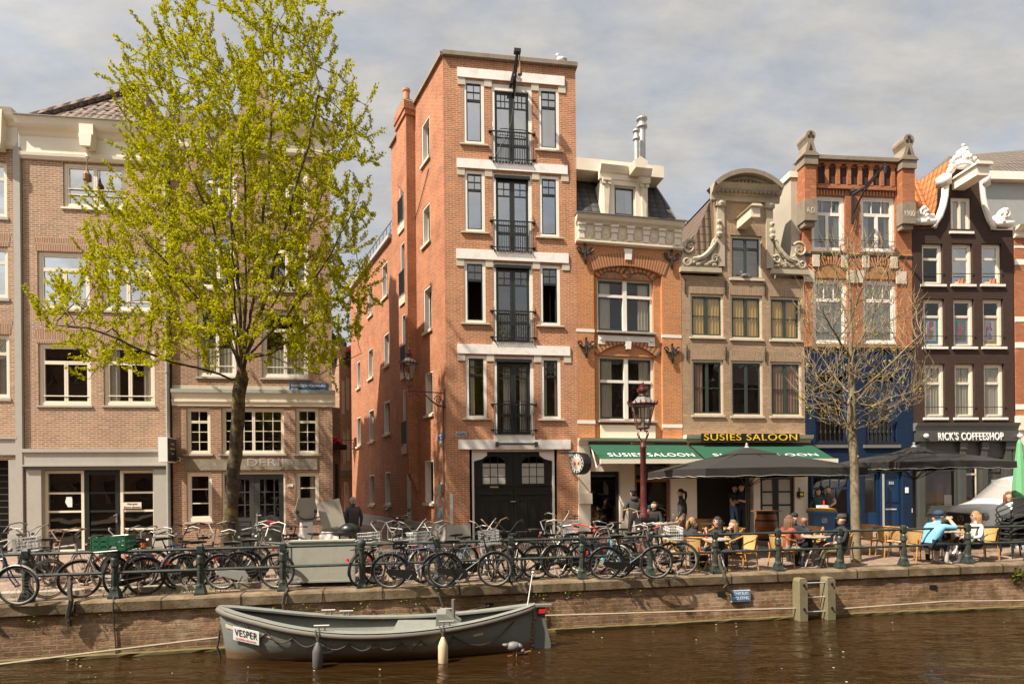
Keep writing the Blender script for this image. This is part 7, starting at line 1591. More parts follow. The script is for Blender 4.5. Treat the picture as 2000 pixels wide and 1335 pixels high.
st = rattan('stacking_chair', 'blackfab', 'dkplastic', 'black stacking chair, lowest in the stack at the right edge', 'stacked black chairs'); p = gpix(1982, 1088)
for k, lb in enumerate(('lowest', 'second from the bottom', 'in the middle', 'second from the top', 'topmost')):
    o = st if k == 0 else copy_tree(st); o['label'] = 'black stacking chair, %s in the stack at the right edge' % lb; o.location = p+Vector((.025*k, 0, .145*k)); o.rotation_euler = (0, R(3+1.5*k), R(172)); o.scale = (1.12,)*3
def table(px, py, label, top='tabletop', h=.73, r=.34):
    p = gpix(px, py); e = empty('bistro_table', p, rnd.random(), label, 'table', 'terrace tables')
    MB().lathe([(r-.01, h-.03), (r, h-.02), (r, h), (r-.015, h+.006)], n=20).build('table_top', top, e)
    MB().tube([(0, 0, .32), (0, 0, h-.03)], .03, 8).build('column', 'steel', e)
    for k in range(3): a = k*2.094+.4; MB().tube([(.02*math.cos(a), .02*math.sin(a), .5), (.16*math.cos(a), .16*math.sin(a), .3), (.28*math.cos(a), .28*math.sin(a), .012)], .017, 6).build('leg', 'steel', e)
    return p+Vector((0, 0, h+.006))
T = [table(1398, 1113, 'round speckled table in front of the women left of the rope strap'), table(1592, 1106, 'round table between the man in the flat cap and the long haired woman'), table(1848, 1094, 'round table between the blue jacket and the blonde woman'),
     table(1303, 1070, 'table by the saloon window with glasses and a bottle'), table(1392, 1070, 'table in front of the saloon doorway')]
def glass_(base, dx, dy, label, mt='g_lamp', drink=None, h=.13, r=.035):
    e = empty('drinking_glass', base+Vector((dx, dy, 0)), 0, label, 'glass', 'glasses on the terrace tables')
    MB().lathe([(r*.8, 0), (r, h), (r*.93, h), (r*.75, .008)], n=10).build('glass_wall', mt, e)
    if drink: MB().lathe([(r*.74, .01), (r*.86, h*.72)], n=10).build('drink', drink, e)
M['beer'] = mat('amber beer', (.6, .24, .02), .3); M['cola'] = mat('dark cola', (.07, .025, .01), .3)
glass_(T[2], -.12, -.05, 'glass of amber beer beside the blue jacket', drink='beer', h=.16); glass_(T[2], .12, .05, 'short glass with dark tea on the table before the blonde woman', drink='cola', h=.09)
glass_(T[3], -.12, -.08, 'dark cola glass left on the window table', drink='cola'); glass_(T[3], -.0, -.1, 'dark cola glass right on the window table', drink='cola'); glass_(T[0], -.05, -.1, 'small glass on the women table', drink='cola', h=.1); glass_(T[4], 0, 0, 'tall clear glass on the doorway table'); glass_(T[1], -.1, -.08, 'clear glass on the table before the flat cap man', h=.16)
e = empty('water_bottle', T[3]+Vector((.17, -.06, 0)), 0, 'small clear bottle on the window table', 'bottle'); MB().lathe([(.03, 0), (.03, .13), (.012, .18), (.012, .22)], n=10).build('bottle_body', 'g_lamp', e); MB().lathe([(.014, .22), (.014, .24)], n=8).build('bottle_cap', 'signwhite', e)
e = empty('ketchup_bottle', T[0]+Vector((-.2, .02, 0)), 0, 'small red bottle on the women table', 'bottle'); MB().lathe([(.028, 0), (.028, .1), (.01, .14)], n=10).build('bottle_body', 'red', e); MB().lathe([(.012, .14), (.012, .17)], n=8).build('bottle_cap', 'signwhite', e)
# barrel with a board on top
p = gpix(1497, 1054); bl = empty('wine_barrel', p, .3, 'brown oak barrel with dark hoops and a red board on top', 'barrel'); prof = [(.28, 0), (.33, .22), (.355, .46), (.33, .70), (.28, .92)]
MB().lathe(prof+[(.25, .925)], n=24).build('staves', 'barrel', bl)
for z0, z1 in ((.01, .07), (.24, .29), (.62, .67), (.85, .91)): f = lambda z: float(np.interp(z, [a[1] for a in prof], [a[0] for a in prof])); MB().lathe([(f(z0)+.004, z0), (f(z1)+.004, z1)], n=24).build('hoop', 'black', bl)
MB().box(-.36, .36, -.3, .3, .93, .96).build('table_board', 'wood', bl)
# wheelie bin
p = gpix(1605, 1062); wb = empty('wheelie_bin', p, -.25, 'blue wheelie bin with a yellow lid before the blue shop window', 'bin')
mb = MB(); mb.add([(-.24, -.26, .06), (.24, -.26, .06), (.24, .26, .06), (-.24, .26, .06), (-.31, -.34, .98), (.31, -.34, .98), (.31, .34, .98), (-.31, .34, .98)], [(3, 2, 1, 0), (0, 1, 5, 4), (1, 2, 6, 5), (2, 3, 7, 6), (3, 0, 4, 7), (4, 5, 6, 7)]).box(-.34, .34, -.37, .37, .93, 1.0); mb.build('bin_body', 'bin', wb)
MB().prism([(-.33, 1.0), (.33, 1.0), (.30, 1.07), (-.30, 1.07)], -.36, .38).build('lid', 'yellow', wb)
for s in (1, -1): MB().xf0(lambda q: q.lathe([(.1, -.03), (.1, .03)], n=12), Matrix.Translation((s*.24, .28, .1)) @ Matrix.Rotation(R(90), 4, 'Y')).build('wheel', 'tyre', wb)
MB().box(-.07, .07, -.345, -.335, .66, .8).build('sticker', 'signwhite', wb); text('G', .1, 'bin', parent=wb, loc=(0, -.348, .74), depth=.001)
# parasols
def parasol(fl, fr, Zf, side, label, zedge, zapex, drop, base_h=.0):
    A = at_depth(fl[0], fl[1], Zf); a2, b2 = ray(*fr); dirx = Vector((math.cos(math.atan(.13)), math.sin(math.atan(.13)), 0)); k = ((a2*A.y-A.x)/(dirx.x-a2*dirx.y)); W = k
    nv = Vector((-dirx.y, dirx.x, 0)); c = A+dirx*W/2+nv*side/2; g = gz(c.x, c.y); e = empty('market_parasol', (c.x, c.y, g), math.atan(.13), label, 'parasol', 'black terrace parasols')
    ze, zt = zedge-g, zapex-g; h, d = W/2, side/2; mb = MB(); n = 8
    def ring(f, z, sag=.0): return [(-h*f, -d*f, z), (0, -d*f*.99, z+sag), (h*f, -d*f, z), (h*f*.99, 0, z+sag), (h*f, d*f, z), (0, d*f*.99, z+sag), (-h*f, d*f, z), (-h*f*.99, 0, z+sag)]
    R0 = ring(.2, zt-.22); R1 = ring(.62, ze+(zt-ze)*.36, .01); R2 = ring(1, ze, .03); R3 = [(x*1.003, y*1.003, ze-drop+.03*math.sin(i*2.4)) for i, (x, y, z) in enumerate(R2)]
    vs = R0+R1+R2; fs = [(r_*8+i, r_*8+(i+1) % 8, r_*8+8+(i+1) % 8, r_*8+8+i) for r_ in (0, 1) for i in range(8)]
    cp = mb.add(vs, fs).build('canopy', 'blackfab', e)
    m2 = MB(); tv = []                                    # valance with soft folds and a pale hem
    per = []
    for i in range(8):
        p, q = Vector(R2[i]), Vector(R2[(i+1) % 8])
        for j in range(6): per.append(p.lerp(q, j/6))
    lo = []
    for i, p in enumerate(per): o = .02*math.sin(i*1.9); lo.append(Vector((p.x*(1+.004)+o*(.4 if abs(p.y) < d*.95 else 0), p.y*(1.004)+o*(.4 if abs(p.x) < h*.95 else 0), p.z-drop+.015*math.sin(i*2.7))))
    N_ = len(per); m2.add([tuple(p) for p in per]+[tuple(p) for p in lo], [(i, (i+1) % N_, (i+1) % N_+N_, i+N_) for i in range(N_)]); m2.build('valance', 'blackfab', cp)
    MB().tube([tuple(p) for p in lo], .007, 4, True).build('hem', 'piping', cp)
    C0 = ring(.27, zt-.22, .01); MB().add(C0+[(0, 0, zt)], [(i, (i+1) % 8, 8) for i in range(8)]).add([(x, y, z) for x, y, z in C0]+[(x*1.02, y*1.02, z-.09+.03*(i % 2)) for i, (x, y, z) in enumerate(C0)], [(i, (i+1) % 8, (i+1) % 8+8, i+8) for i in range(8)]).build('top_cap', 'blackfab', e)
    MB().lathe([(.09, zt-.04), (.05, zt), (.035, zt+.03), (.04, zt+.07), (.005, zt+.11)], n=10).build('finial', 'zinc', e)
    MB().tube([(0, 0, 0), (0, 0, zt-.05)], .045, 10).build('pole', 'grey_shop', e); MB().box(-.4, .4, -.4, .4, .0, .09).build('base_plate', 'stone', e)
    for i in range(8):
        p = Vector(R2[i]); MB().tube([(p.x*.03, p.y*.03, zt-.1), (p.x*.62, p.y*.62, ze+(zt-ze)*.34), (p.x*.97, p.y*.97, ze-.02)], .013, 4).build('rib', 'black', e)
        MB().tube([(p.x*.02, p.y*.02, ze-.45), (p.x*.55, p.y*.55, ze+(zt-ze)*.36)], .012, 4).build('strut', 'black', e)
    return e
parasol((1378, 917), (1695, 915), 14.3, 3.9, 'wide black square parasol with pale hem over the saloon terrace', 2.20, 2.86, .20)
parasol((1759, 905), (1986, 893), 15.4, 3.0, 'smaller black parasol in front of the coffeeshop', 2.36, 2.88, .19)
p = gpix(1993, 1070); fp = empty('folded_parasol', p, 0, 'folded green parasol at the right edge beside the white van', 'parasol')
MB().lathe([(.05, .9), (.19, 1.0), (.16, 1.3), (.2, 1.5), (.14, 2.2), (.06, 2.95), (.02, 3.05)], n=9).build('folded_canopy', 'canvas_g', fp); MB().tube([(0, 0, 0), (0, 0, 1.0)], .03).lathe([(.25, 0), (.22, .08)], n=12).build('pole', 'zinc', fp)
# white van at the right edge
p = gpix(1950, 1062); vn = empty('white_van', p+Vector((.35, .5, 0)), R(180), 'white delivery van with a black grille parked before the coffeeshop door', 'van')
def secs(mb, S, n):                                        # loft cross sections given as (x, half width, list of z at y fractions)
    vs = []
    for x, w, zz in S:
        for f, z in zip((-1, -.93, -.5, 0, .5, .93, 1), zz): vs.append((x, w*f, z))
    mb.add(vs, [(7*i+k, 7*i+7+k, 7*i+8+k, 7*i+1+k) for i in range(len(S)-1) for k in range(6)]); return mb
q = lambda lo, hi: (lo, hi-.05, hi-.01, hi, hi-.01, hi-.05, lo)
mb = secs(MB(), [(1.02, .70, q(.55, .86)), (.98, .80, q(.5, .98)), (.75, .86, q(.45, 1.10)), (.35, .9, q(.4, 1.22)), (.1, .92, q(.4, 1.30)), (-.65, .86, q(.4, 1.95)), (-.9, .86, q(.4, 2.02)), (-3.4, .86, q(.4, 2.02)), (-3.45, .84, q(.4, 1.95))], 7)
mb.box(-3.45, .9, -.9, -.86, .35, .55).build('body', 'carpaint', vn, True)
MB().prism([(1.03, .42), (1.06, .5), (1.06, .88), (.98, .92), (.95, .42)], -.62, .62).build('grille', 'dkplastic', vn); MB().box(.9, 1.07, -.86, .86, .25, .44).build('bumper', 'zinc', vn)
for s in (1, -1): MB().sphere((.93, s*.72, .82), .15, 8, (.7, .9, .9)).build('headlight', 'chrome', vn)
MB().xf0(lambda t: t.tube([(.105*math.cos(a*math.pi/10), .105*math.sin(a*math.pi/10), 0) for a in range(20)], .014, 5, True).tube([(0, 0, 0), (0, .1, 0)], .014, 4).tube([(0, 0, 0), (.087, -.05, 0)], .014, 4).tube([(0, 0, 0), (-.087, -.05, 0)], .014, 4), Matrix.Translation((1.075, 0, .72)) @ Matrix.Rotation(R(90), 4, 'Z') @ Matrix.Rotation(R(90), 4, 'X')).build('emblem', 'chrome', vn)
MB().add([(.14, -.84, 1.33), (.14, .84, 1.33), (-.60, .78, 1.93), (-.60, -.78, 1.93)], [(0, 1, 2, 3)]).build('windscreen', 'g_mid', vn)
for x in (.45, -2.6):
    for s in (1, -1): o = MB().xf0(lambda q2: q2.lathe([(.33, -.1), (.33, .1)], n=18), Matrix.Translation((x, s*.82, .33)) @ Matrix.Rotation(R(90), 4, 'X')).build('wheel', 'tyre', vn); MB().xf0(lambda q2: q2.lathe([(.2, -.105), (.2, .105)], n=14), Matrix.Translation((x, s*.82, .33)) @ Matrix.Rotation(R(90), 4, 'X')).build('rim', 'zinc', o)
MB().box(1.05, 1.075, -.26, .26, .44, .55).build('number_plate', 'yellow', vn)
p = T[2]+Vector((.35, -.12, -.25)); bg = empty('shoulder_bag', CHP[1864]+Vector((-.05, -.05, .45)), .2, 'grey canvas bag with black handles on a rattan chair', 'bag')
MB().lathe([(.17, 0), (.2, .08), (.19, .2), (.14, .26), (.03, .28)], n=12, sx=1.2, sy=.6).build('bag_body', 'stone', bg); MB().tube([(-.15, -.05, .2), (-.08, -.09, .36), (.1, -.09, .36), (.17, -.05, .2)], .012, 5).build('bag_strap', 'black', bg); MB().box(-.11, .11, -.125, -.118, .11, .15).build('bag_print', 'signwhite', bg)
p = gpix(1640, 1066); cd = empty('condiment_caddy', Vector((p.x+.35, p.y+1.6, .92)), 0, 'white caddy with a red bottle on the blue shop sill', 'caddy'); MB().box(-.15, .15, -.09, .09, 0, .2).build('caddy_box', 'signwhite', cd); MB().lathe([(.03, .2), (.03, .3), (.012, .36)], (.05, 0, 0), 8).build('sauce_bottle', 'red', cd)
# ================================================================ PEOPLE
def ik(a, b, l1, l2, pole):
    d = b-a; L = min(d.length, (l1+l2)*.995); d = d.normalized(); x = (l1*l1-l2*l2+L*L)/(2*L); h = math.sqrt(max(0, l1*l1-x*x))
    p = pole-d*pole.dot(d); p = p.normalized() if p.length > 1e-5 else d.orthogonal().normalized()
    return a+d*x+p*h, a+d*L
PM = {}
def cloth(c):
    if isinstance(c, str): return M[c]
    if c not in PM: PM[c] = mat('cloth %d %d %d' % tuple(int(x*255) for x in c), c, .85, var=.18, scale=9)
    return PM[c]
def person(label, X, Y, top, head=0, pose='stand', h=1.72, lean=4, look=0, nod=0, shirt=(.03, .03, .03), legs=(.03, .03, .04), shoes=(.02, .02, .02), skin='skin', hair=((.05, .03, .02), 'short'), lh=None, rh=None, bulk=1.0, hat=None, extra=(), cross=False, feet=None, bare=0):
    """top: height of the head top above the world zero; hands in local metres (forward, left, up)"""
    s = h/1.75; V3 = lambda *a: Vector(a)*s; g = gz(X, Y); sit = pose == 'sit'
    hipz = (.50 if sit else .92)*s; L = R(lean)
    def up(x, y, z): return Vector((x*math.cos(L)+z*math.sin(L), y, z*math.cos(L)-x*math.sin(L)))*s+Vector((0, 0, hipz))
    J, E, RD, TY_ = [], [], [], []
    def add(p, r_, par, ty):
        J.append(Vector(p)); RD.append((r_ if isinstance(r_, tuple) else (r_, r_))); TY_.append(ty)
        if par is not None: E.append((par, len(J)-1))
        return len(J)-1
    k = bulk
    pel = add(up(0, 0, .03), (.125*s*k, .125*s*k), None, 'T' if k > 1.1 else 'L'); wai = add(up(0, 0, .16), .115*s*k, pel, 'T'); che = add(up(.01, 0, .36), .135*s*k, wai, 'T'); nb = add(up(0, 0, .53), .07*s, che, 'T')
    hq = Matrix.Rotation(R(look), 3, 'Z') @ Matrix.Rotation(R(nod), 3, 'Y'); nk = up(.015, 0, .60); n1 = add(nk, .052*s, nb, 'S')
    hp = lambda x, y, z: nk+hq @ (Vector((x, y, z))*s)
    h1 = add(hp(.025, 0, .075), .072*s, n1, 'S'); h2 = add(hp(.012, 0, .145), .086*s, h1, 'S'); h3 = add(hp(0, 0, .205), .066*s, h2, 'S')
    add(hp(.118, 0, .115), .014*s, add(hp(.09, 0, .13), .018*s, h2, 'S'), 'S')
    for sd in (1, -1): add(hp(-.005, sd*.093, .125), .017*s, h2, 'S')
    for sd, tg in ((1, lh), (-1, rh)):
        sh = up(-.005, sd*.175, .475); si = add(sh, .062*s*k, che, 'T')
        w = Vector(tg) if tg is not None else (up(.06, sd*.24, -.06) if not sit else Vector((.36*s, sd*.14*s, hipz+.12*s)))
        el, w = ik(sh, w, .29*s, .27*s, Vector((-.5, sd*.7, -.6))); ei = add(el, .045*s*(k*.5+.5), si, 'T' if not bare or bare < 2 else 'S'); wi = add(w, .030*s*(k*.3+.7), ei, 'S' if bare else 'T')
        f = (w-el).normalized(); side = f.cross(Vector((0, sd, .2))).normalized(); lat = side.cross(f).normalized()*sd
        pm = add(w+f*.055*s, (.030*s, .026*s), wi, 'S')
        for j, (ln, of) in enumerate(((.068, .026), (.078, .009), (.074, -.009), (.058, -.026))):
            b_ = w+f*.088*s+lat*of*s; c1 = add(b_, .0095*s, pm, 'S'); c2 = add(b_+f*ln*.5*s-side*.016*s, .0085*s, c1, 'S'); add(b_+f*ln*.78*s-side*.042*s, .0075*s, c2, 'S')
        t1 = add(w+f*.045*s+lat*.045*s, .011*s, pm, 'S'); add(w+f*.085*s+lat*.055*s-side*.015*s, .009*s, t1, 'S')
    for q, sd in enumerate((1, -1)):
        hj = Vector((0, sd*.085*s, hipz-.02*s)); hi = add(hj, .083*s, pel, 'L')
        if sit:
            ft = Vector((.42*s, sd*.11*s, .075)) if feet is None else Vector(feet[q])
        else: ft = Vector(((.06 if sd > 0 else -.08)*s, sd*.09*s, .075)) if feet is None else Vector(feet[q])
        kn, ft = ik(hj, ft, .43*s, .42*s, Vector((1, sd*.08, .25)))
        ki = add(kn, .058*s, hi, 'L'); ai = add(ft, .042*s, ki, 'F'); b_ = add(ft+Vector((.10*s, sd*.01, -.035*s)), .037*s, ai, 'F'); add(ft+Vector((.17*s, sd*.015, -.043*s)), .028*s, b_, 'F')
    me = bpy.data.meshes.new('body'); me.from_pydata([tuple(p) for p in J], E, []); ob = bpy.data.objects.new('tmp', me); COL.objects.link(ob)
    ob.modifiers.new('s', 'SKIN'); sv = me.skin_vertices[0].data
    for i, r_ in enumerate(RD): kf = 1.2 if r_[0] > .02 else 1.0; sv[i].radius = (r_[0]*kf, r_[1]*kf)
    sv[0].use_root = True; md = ob.modifiers.new('d', 'SUBSURF'); md.levels = 1
    dg = bpy.context.evaluated_depsgraph_get(); bm_ = bpy.data.meshes.new_from_object(ob.evaluated_get(dg)); bpy.data.objects.remove(ob)
    ct = {'S': 0, 'T': 1, 'L': 2, 'F': 3}; bm_.materials.clear()
    for m_ in (M[skin], cloth(shirt), cloth(legs), cloth(shoes)): bm_.materials.append(m_)
    n = len(bm_.polygons); cen = np.empty(n*3); bm_.polygons.foreach_get('center', cen); cen = cen.reshape(-1, 3)
    a = np.array([tuple(J[i]) for i, _ in E]); b_ = np.array([tuple(J[j]) for _, j in E]); ra = np.array([max(RD[i][0], RD[j][0]) for i, j in E]); d = b_-a; dd = (d*d).sum(1)+1e-9
    t = np.clip(((cen[:, None]-a)*d).sum(2)/dd, 0, 1); dist = np.linalg.norm(cen[:, None]-(a+t[..., None]*d), axis=2)-ra*.8; mi = dist.argmin(1)
    tt = t[np.arange(n), mi]; ty = [ct[TY_[E[m_][1] if x > .45 else E[m_][0]]] for m_, x in zip(mi, tt)]
    bm_.polygons.foreach_set('material_index', ty); bm_.polygons.foreach_set('use_smooth', [True]*n); bm_.update()
    hz = hp(0, 0, .27).z; e = empty('person', (X, Y, max(g, top-hz) if not sit else g+min(.18, max(-.12, top-hz-g))), R(head), label, 'person')
    body_ = bpy.data.objects.new('body', bm_); COL.objects.link(body_); body_.parent = e
    HM = Matrix.Translation(nk) @ hq.to_4x4() @ Matrix.Scale(s, 4)
    def hm(mb, nm, mt): mb.xf0(lambda q: None, Matrix()); mb.v = [tuple(HM @ Vector(v)) for v in mb.v]; return mb.build(nm, mt, e, True)
    hc, stl = hair
    if stl:
        mb = MB(); vs, fs = [], []; nu, nv_ = 14, 7
        for i in range(nv_+1):
            th = math.pi*.62*i/nv_
            for j in range(nu):
                a_ = 2*math.pi*j/nu; fr_ = max(0, math.cos(a_)); th2 = th*(1-.42*fr_)
                vs.append((.100*math.sin(th2)*math.cos(a_)-.006, .094*math.sin(th2)*math.sin(a_), .145+.118*math.cos(th2)))
        fs = [(i*nu+j, i*nu+(j+1) % nu, (i+1)*nu+(j+1) % nu, (i+1)*nu+j) for i in range(nv_) for j in range(nu)]; mb.add(vs, fs)
        if stl in ('long', 'pony', 'bun'):
            if stl == 'long':
                for j in range(9): a_ = R(80+200*j/8); x, y = .088*math.cos(a_)-.01, .09*math.sin(a_); mb.tube([(x, y, .17), (x*1.06, y*1.1, .05), (x*1.1-.01, y*1.2, -.08), (x*1.0-.02, y*1.15, -.2-.03*(j % 2))], [.03, .034, .034, .014], 6)
            else: mb.tube([(-.09, 0, .17), (-.15, 0, .15), (-.16, .01, .02), (-.13, .02, -.14)] if stl == 'pony' else [(-.09, 0, .2), (-.13, 0, .22), (-.15, 0, .21)], [.03, .04, .04, .015] if stl == 'pony' else [.03, .05, .03], 7)
        hm(mb, 'hair', cloth(hc))
    hm(MB().sphere((.088, .032, .15), .009, 6).sphere((.088, -.032, .15), .009, 6), 'eyes', 'black')
    hm(MB().sphere((.088, 0, .072), .014, 6, (.5, 1.7, .5)), 'mouth', 'terracotta')
    if hat:
        mb = MB().lathe([(.104, .165), (.108, .2), (.095, .25), (.05, .275), (.01, .28)], n=14, sx=1.06, sy=.98)
        if hat[1] != 'beanie': mb.prism([(.06, .165), (.17 if hat[1] == 'cap' else .14, .155), (.17 if hat[1] == 'cap' else .14, .163), (.06, .2)], -.065, .065)
        hm(mb, 'hat', cloth(hat[0]))
    if 'glasses' in extra: hm(MB().box(.095, .102, .008, .06, .132, .168).box(.095, .102, -.06, -.008, .132, .168).box(.0, .1, .086, .09, .15, .158).box(.0, .1, -.09, -.086, .15, .158).box(.095, .1, -.01, .01, .152, .158), 'sunglasses', 'black')
    if 'beard' in extra: hm(MB().sphere((.045, 0, .055), .06, 8, (.9, 1.05, .8)), 'beard', cloth(hc))
    if 'hood' in extra: p = up(-.08, 0, .55); MB().sphere(p, .105*s, 8, (.8, 1.25, .75)).build('hood', cloth(shirt), e, True)
    if 'scarf' in extra: p = up(.0, 0, .54); MB().xf0(lambda q: q.tube([(.085*s*math.cos(i*.628), .085*s*math.sin(i*.628), 0) for i in range(10)], .035*s, 6, True), Matrix.Translation(p)).build('scarf', cloth((.45, .12, .16)), e, True)
    if 'yoke' in extra: p = up(.02, 0, .46); MB().xf0(lambda q: q.sphere((0, 0, 0), .13*s, 8, (.95, 1.5, .55)), Matrix.Translation(p)).build('jacket_yoke', cloth((.05, .05, .055)), e, True)
    return e
def pp(px, top_y, Z): v = at_depth(px, top_y, Z); return v.x, Z, v.z
def per(label, px, ty, Z, **k): x, y, z = pp(px, ty, Z); return person(label, x, y, z, **k)
LEA = (.035, .032, .03)
per('grey haired man in a dark jacket walking into the alley', 690, 976, 16.6, head=115, h=1.55, shirt=(.05, .042, .045), legs=(.04, .04, .045), hair=((.32, .29, .25), 'short'), look=-45, bulk=1.2)
per('man in black cap and black bomber jacket seen from behind left of the saloon window', 1238, 955, 17.5, head=96, h=1.68, shirt=LEA, bulk=1.3, hat=((.015, .015, .018), 'cap'), hair=((.03, .02, .015), 'short'), extra=('hood',), feet=((.16, .1, .075), (-.2, -.1, .075)), lh=(.08, .3, .86), rh=(.05, -.3, .86))
per('woman with dark ponytail in a black leather jacket walking left past the saloon', 1333, 953, 17.3, head=172, h=1.68, shirt=LEA, bulk=1.3, legs=(.26, .17, .13), hair=((.025, .015, .012), 'pony'), feet=((.2, .1, .075), (-.22, -.1, .075)), lh=(.16, .26, .9), rh=(-.1, -.28, .9))
per('person in dark shirt and jeans in the saloon doorway, left of two', 1433, 945, 21.85, head=-80, h=1.78, shirt=(.02, .02, .02), legs=(.10, .17, .27), lh=(.2, -.08, 1.2), rh=(.2, .1, 1.16), bare=2, extra=('beard',), hair=((.03, .02, .015), 'short'))
per('man in black t-shirt gesturing in the saloon doorway, right of two', 1449, 945, 21.7, head=-130, h=1.82, shirt=(.012, .012, .012), legs=(.015, .015, .018), lh=(.3, .05, 1.22), rh=(.26, -.12, 1.16), bare=2, hair=((.04, .025, .02), 'short'))
per('laughing bearded man in black seated at the saloon window table', 1278, 978, 19.0, head=-112, pose='sit', shirt=(.015, .015, .015), look=-25, rh=(.36, -.2, .98), bare=1, extra=('beard',), hair=((.05, .03, .02), 'short'))
per('woman with blonde ponytail and black coat leaning over the table', 1336, 1009, 13.75, head=30, pose='sit', lean=26, h=1.62, shirt=(.018, .017, .02), hair=((.27, .16, .065), 'pony'), lh=(.5, .12, .78), rh=(.46, -.1, .74))
per('woman with dark hair and pink scarf facing the canal at the table', 1351, 1012, 14.6, head=-96, pose='sit', lean=18, h=1.6, shirt=(.02, .02, .022), hair=((.045, .03, .025), 'long'), nod=25, extra=('scarf',), lh=(.4, .1, .78), rh=(.4, -.1, .78))
per('woman in black with dark sunglasses holding a cup with both hands', 1405, 1007, 14.35, head=186, pose='sit', h=1.66, shirt=(.014, .014, .016), hair=((.028, .017, .013), 'long'), extra=('glasses',), lh=(.33, .04, .92), rh=(.33, -.05, .92))
per('blonde woman in black resting her chin on her hand behind the railing', 1441, 1014, 14.2, head=192, pose='sit', h=1.6, lean=12, shirt=(.014, .014, .016), hair=((.2, .115, .05), 'long'), rh=(.26, -.03, 1.0), lh=(.4, .1, .74))
per('woman with long light brown hair in a rust red top', 1533, 1004, 13.95, head=18, pose='sit', h=1.66, lean=12, shirt=(.24, .055, .03), legs=(.26, .25, .2), hair=((.13, .065, .032), 'long'), lh=(.42, .12, .74), rh=(.4, -.1, .74))
per('person in a dark hooded top behind the long haired woman', 1551, 1005, 15.0, head=-120, pose='sit', h=1.68, shirt=(.015, .018, .025), hat=((.02, .02, .025), 'beanie'), hair=((.03, .02, .02), 'short'))
per('bald man in a black top with a grey bag strap facing left', 1577, 1005, 14.6, head=176, pose='sit', h=1.66, lean=6, shirt=(.02, .02, .022), hair=((.1, .04, .03), None), skin='skin_d', extra=())
per('man in a dark flat cap with crossed legs in olive trousers', 1640, 1003, 13.85, head=178, pose='sit', h=1.72, lean=-6, shirt=(.022, .021, .022), legs=(.20, .165, .075), hat=((.035, .034, .03), 'flat'), hair=((.04, .025, .02), 'short'), rh=(.34, -.06, .92), lh=(.3, .14, .66), feet=((.5, .08, .09), (.42, -.02, .3)), bare=1)
per('person with dark hair behind the blue shop window, left of two', 1596, 962, 21.7, head=-90, h=1.62, shirt=(.03, .06, .055), hair=((.05, .03, .02), 'long'), bare=1)
per('person in grey shirt bending behind the blue shop window, right of two', 1617, 952, 21.9, head=-120, h=1.7, shirt=(.07, .068, .065), bare=2, hair=((.06, .04, .03), 'short'), lh=(.3, .1, 1.0), rh=(.25, -.1, 1.0))
per('man in a light blue jacket and navy cap with his arm across his face', 1812, 997, 14.0, head=18, pose='sit', h=1.8, lean=34, shirt=(.17, .45, .68), legs=(.02, .02, .028), shoes=(.5, .47, .42), hat=((.02, .05, .10), 'cap'), hair=((.04, .03, .02), 'short'), lh=(.62, .02, 1.05), rh=(.64, -.08, 1.04), bulk=1.18, extra=('yoke',), bare=1)
per('person in a black knit hat behind the man in light blue', 1836, 1000, 14.9, head=-150, pose='sit', h=1.66, lean=16, shirt=(.014, .014, .016), hat=((.012, .012, .012), 'beanie'), hair=((.02, .02, .02), 'short'), rh=(.3, -.05, .98))
per('blonde woman in a white sweater and sunglasses with crossed legs', 1908, 996, 14.3, head=174, pose='sit', h=1.68, lean=2, shirt=(.66, .62, .57), legs=(.018, .018, .02), shoes=(.7, .68, .65), hair=((.30, .17, .065), 'long'), extra=('glasses',), feet=((.46, .08, .09), (.52, .0, .28)), lh=(.3, .1, .66), rh=(.3, -.1, .66))
per('person with auburn hair seated behind the stacked black chairs', 1968, 958, 17.2, head=-100, pose='sit', h=1.85, shirt=(.10, .07, .05), hair=((.16, .06, .03), 'long'))
# ================================================================ TREES (space colonisation)
def colonise(base_paths, attr, step, infl, kill, iters, up=.12, seed=1, maxn=9000):
    rg = np.random.RandomState(seed); pos, par = [], []
    for path in base_paths:                               # (list of points, parent index or None)
        pts, p0 = path; prev = tlast if p0 == 'T' else p0
        for i, p in enumerate(pts):
            p = np.array(p)
            if prev is not None:
                a = np.array(pos[prev]); k = max(1, int(np.linalg.norm(p-a)/step))
                for j in range(1, k+1): pos.append(a+(p-a)*j/k+rg.normal(0, step*.05, 3)); par.append(prev); prev = len(pos)-1
            else: pos.append(p); par.append(-1); prev = len(pos)-1
        if p0 is None: tlast = prev
    A = attr.copy(); P = np.array(pos); n = len(P)
    def near(A, P, off=0):
        d = ((A[:, None, :]-P[None])**2).sum(2); j = d.argmin(1); return j+off, d[np.arange(len(A)), j]
    ni, nd = near(A, P)
    for it in range(iters):
        if len(A) == 0: break
        m = nd < infl*infl
        if not m.any(): infl *= 1.3; continue
        new = {}
        for a, i in zip(A[m], ni[m]): v = a-P[i]; new.setdefault(i, []).append(v/(np.linalg.norm(v)+1e-9))
        add = []
        for i, vs in new.items():
            v = np.mean(vs, 0)+np.array([0, 0, up])+rg.normal(0, .07, 3); v /= np.linalg.norm(v)+1e-9
            add.append(P[i]+v*step); par.append(i)
        add = np.array(add); off = len(P); P = np.concatenate([P, add])
        j, d = near(A, add, off); u = d < nd; ni = np.where(u, j, ni); nd = np.where(u, d, nd)
        k = nd > kill*kill; A, ni, nd = A[k], ni[k], nd[k]
        if len(P) > maxn: break
    return P, np.array(par)
def radii(P, par, tip, ex=2.25):
    r = np.zeros(len(P))
    for i in range(len(P)-1, -1, -1):
        r[i] = max(tip**ex, r[i])
        if par[i] >= 0: r[par[i]] += r[i]
    return r**(1/ex)
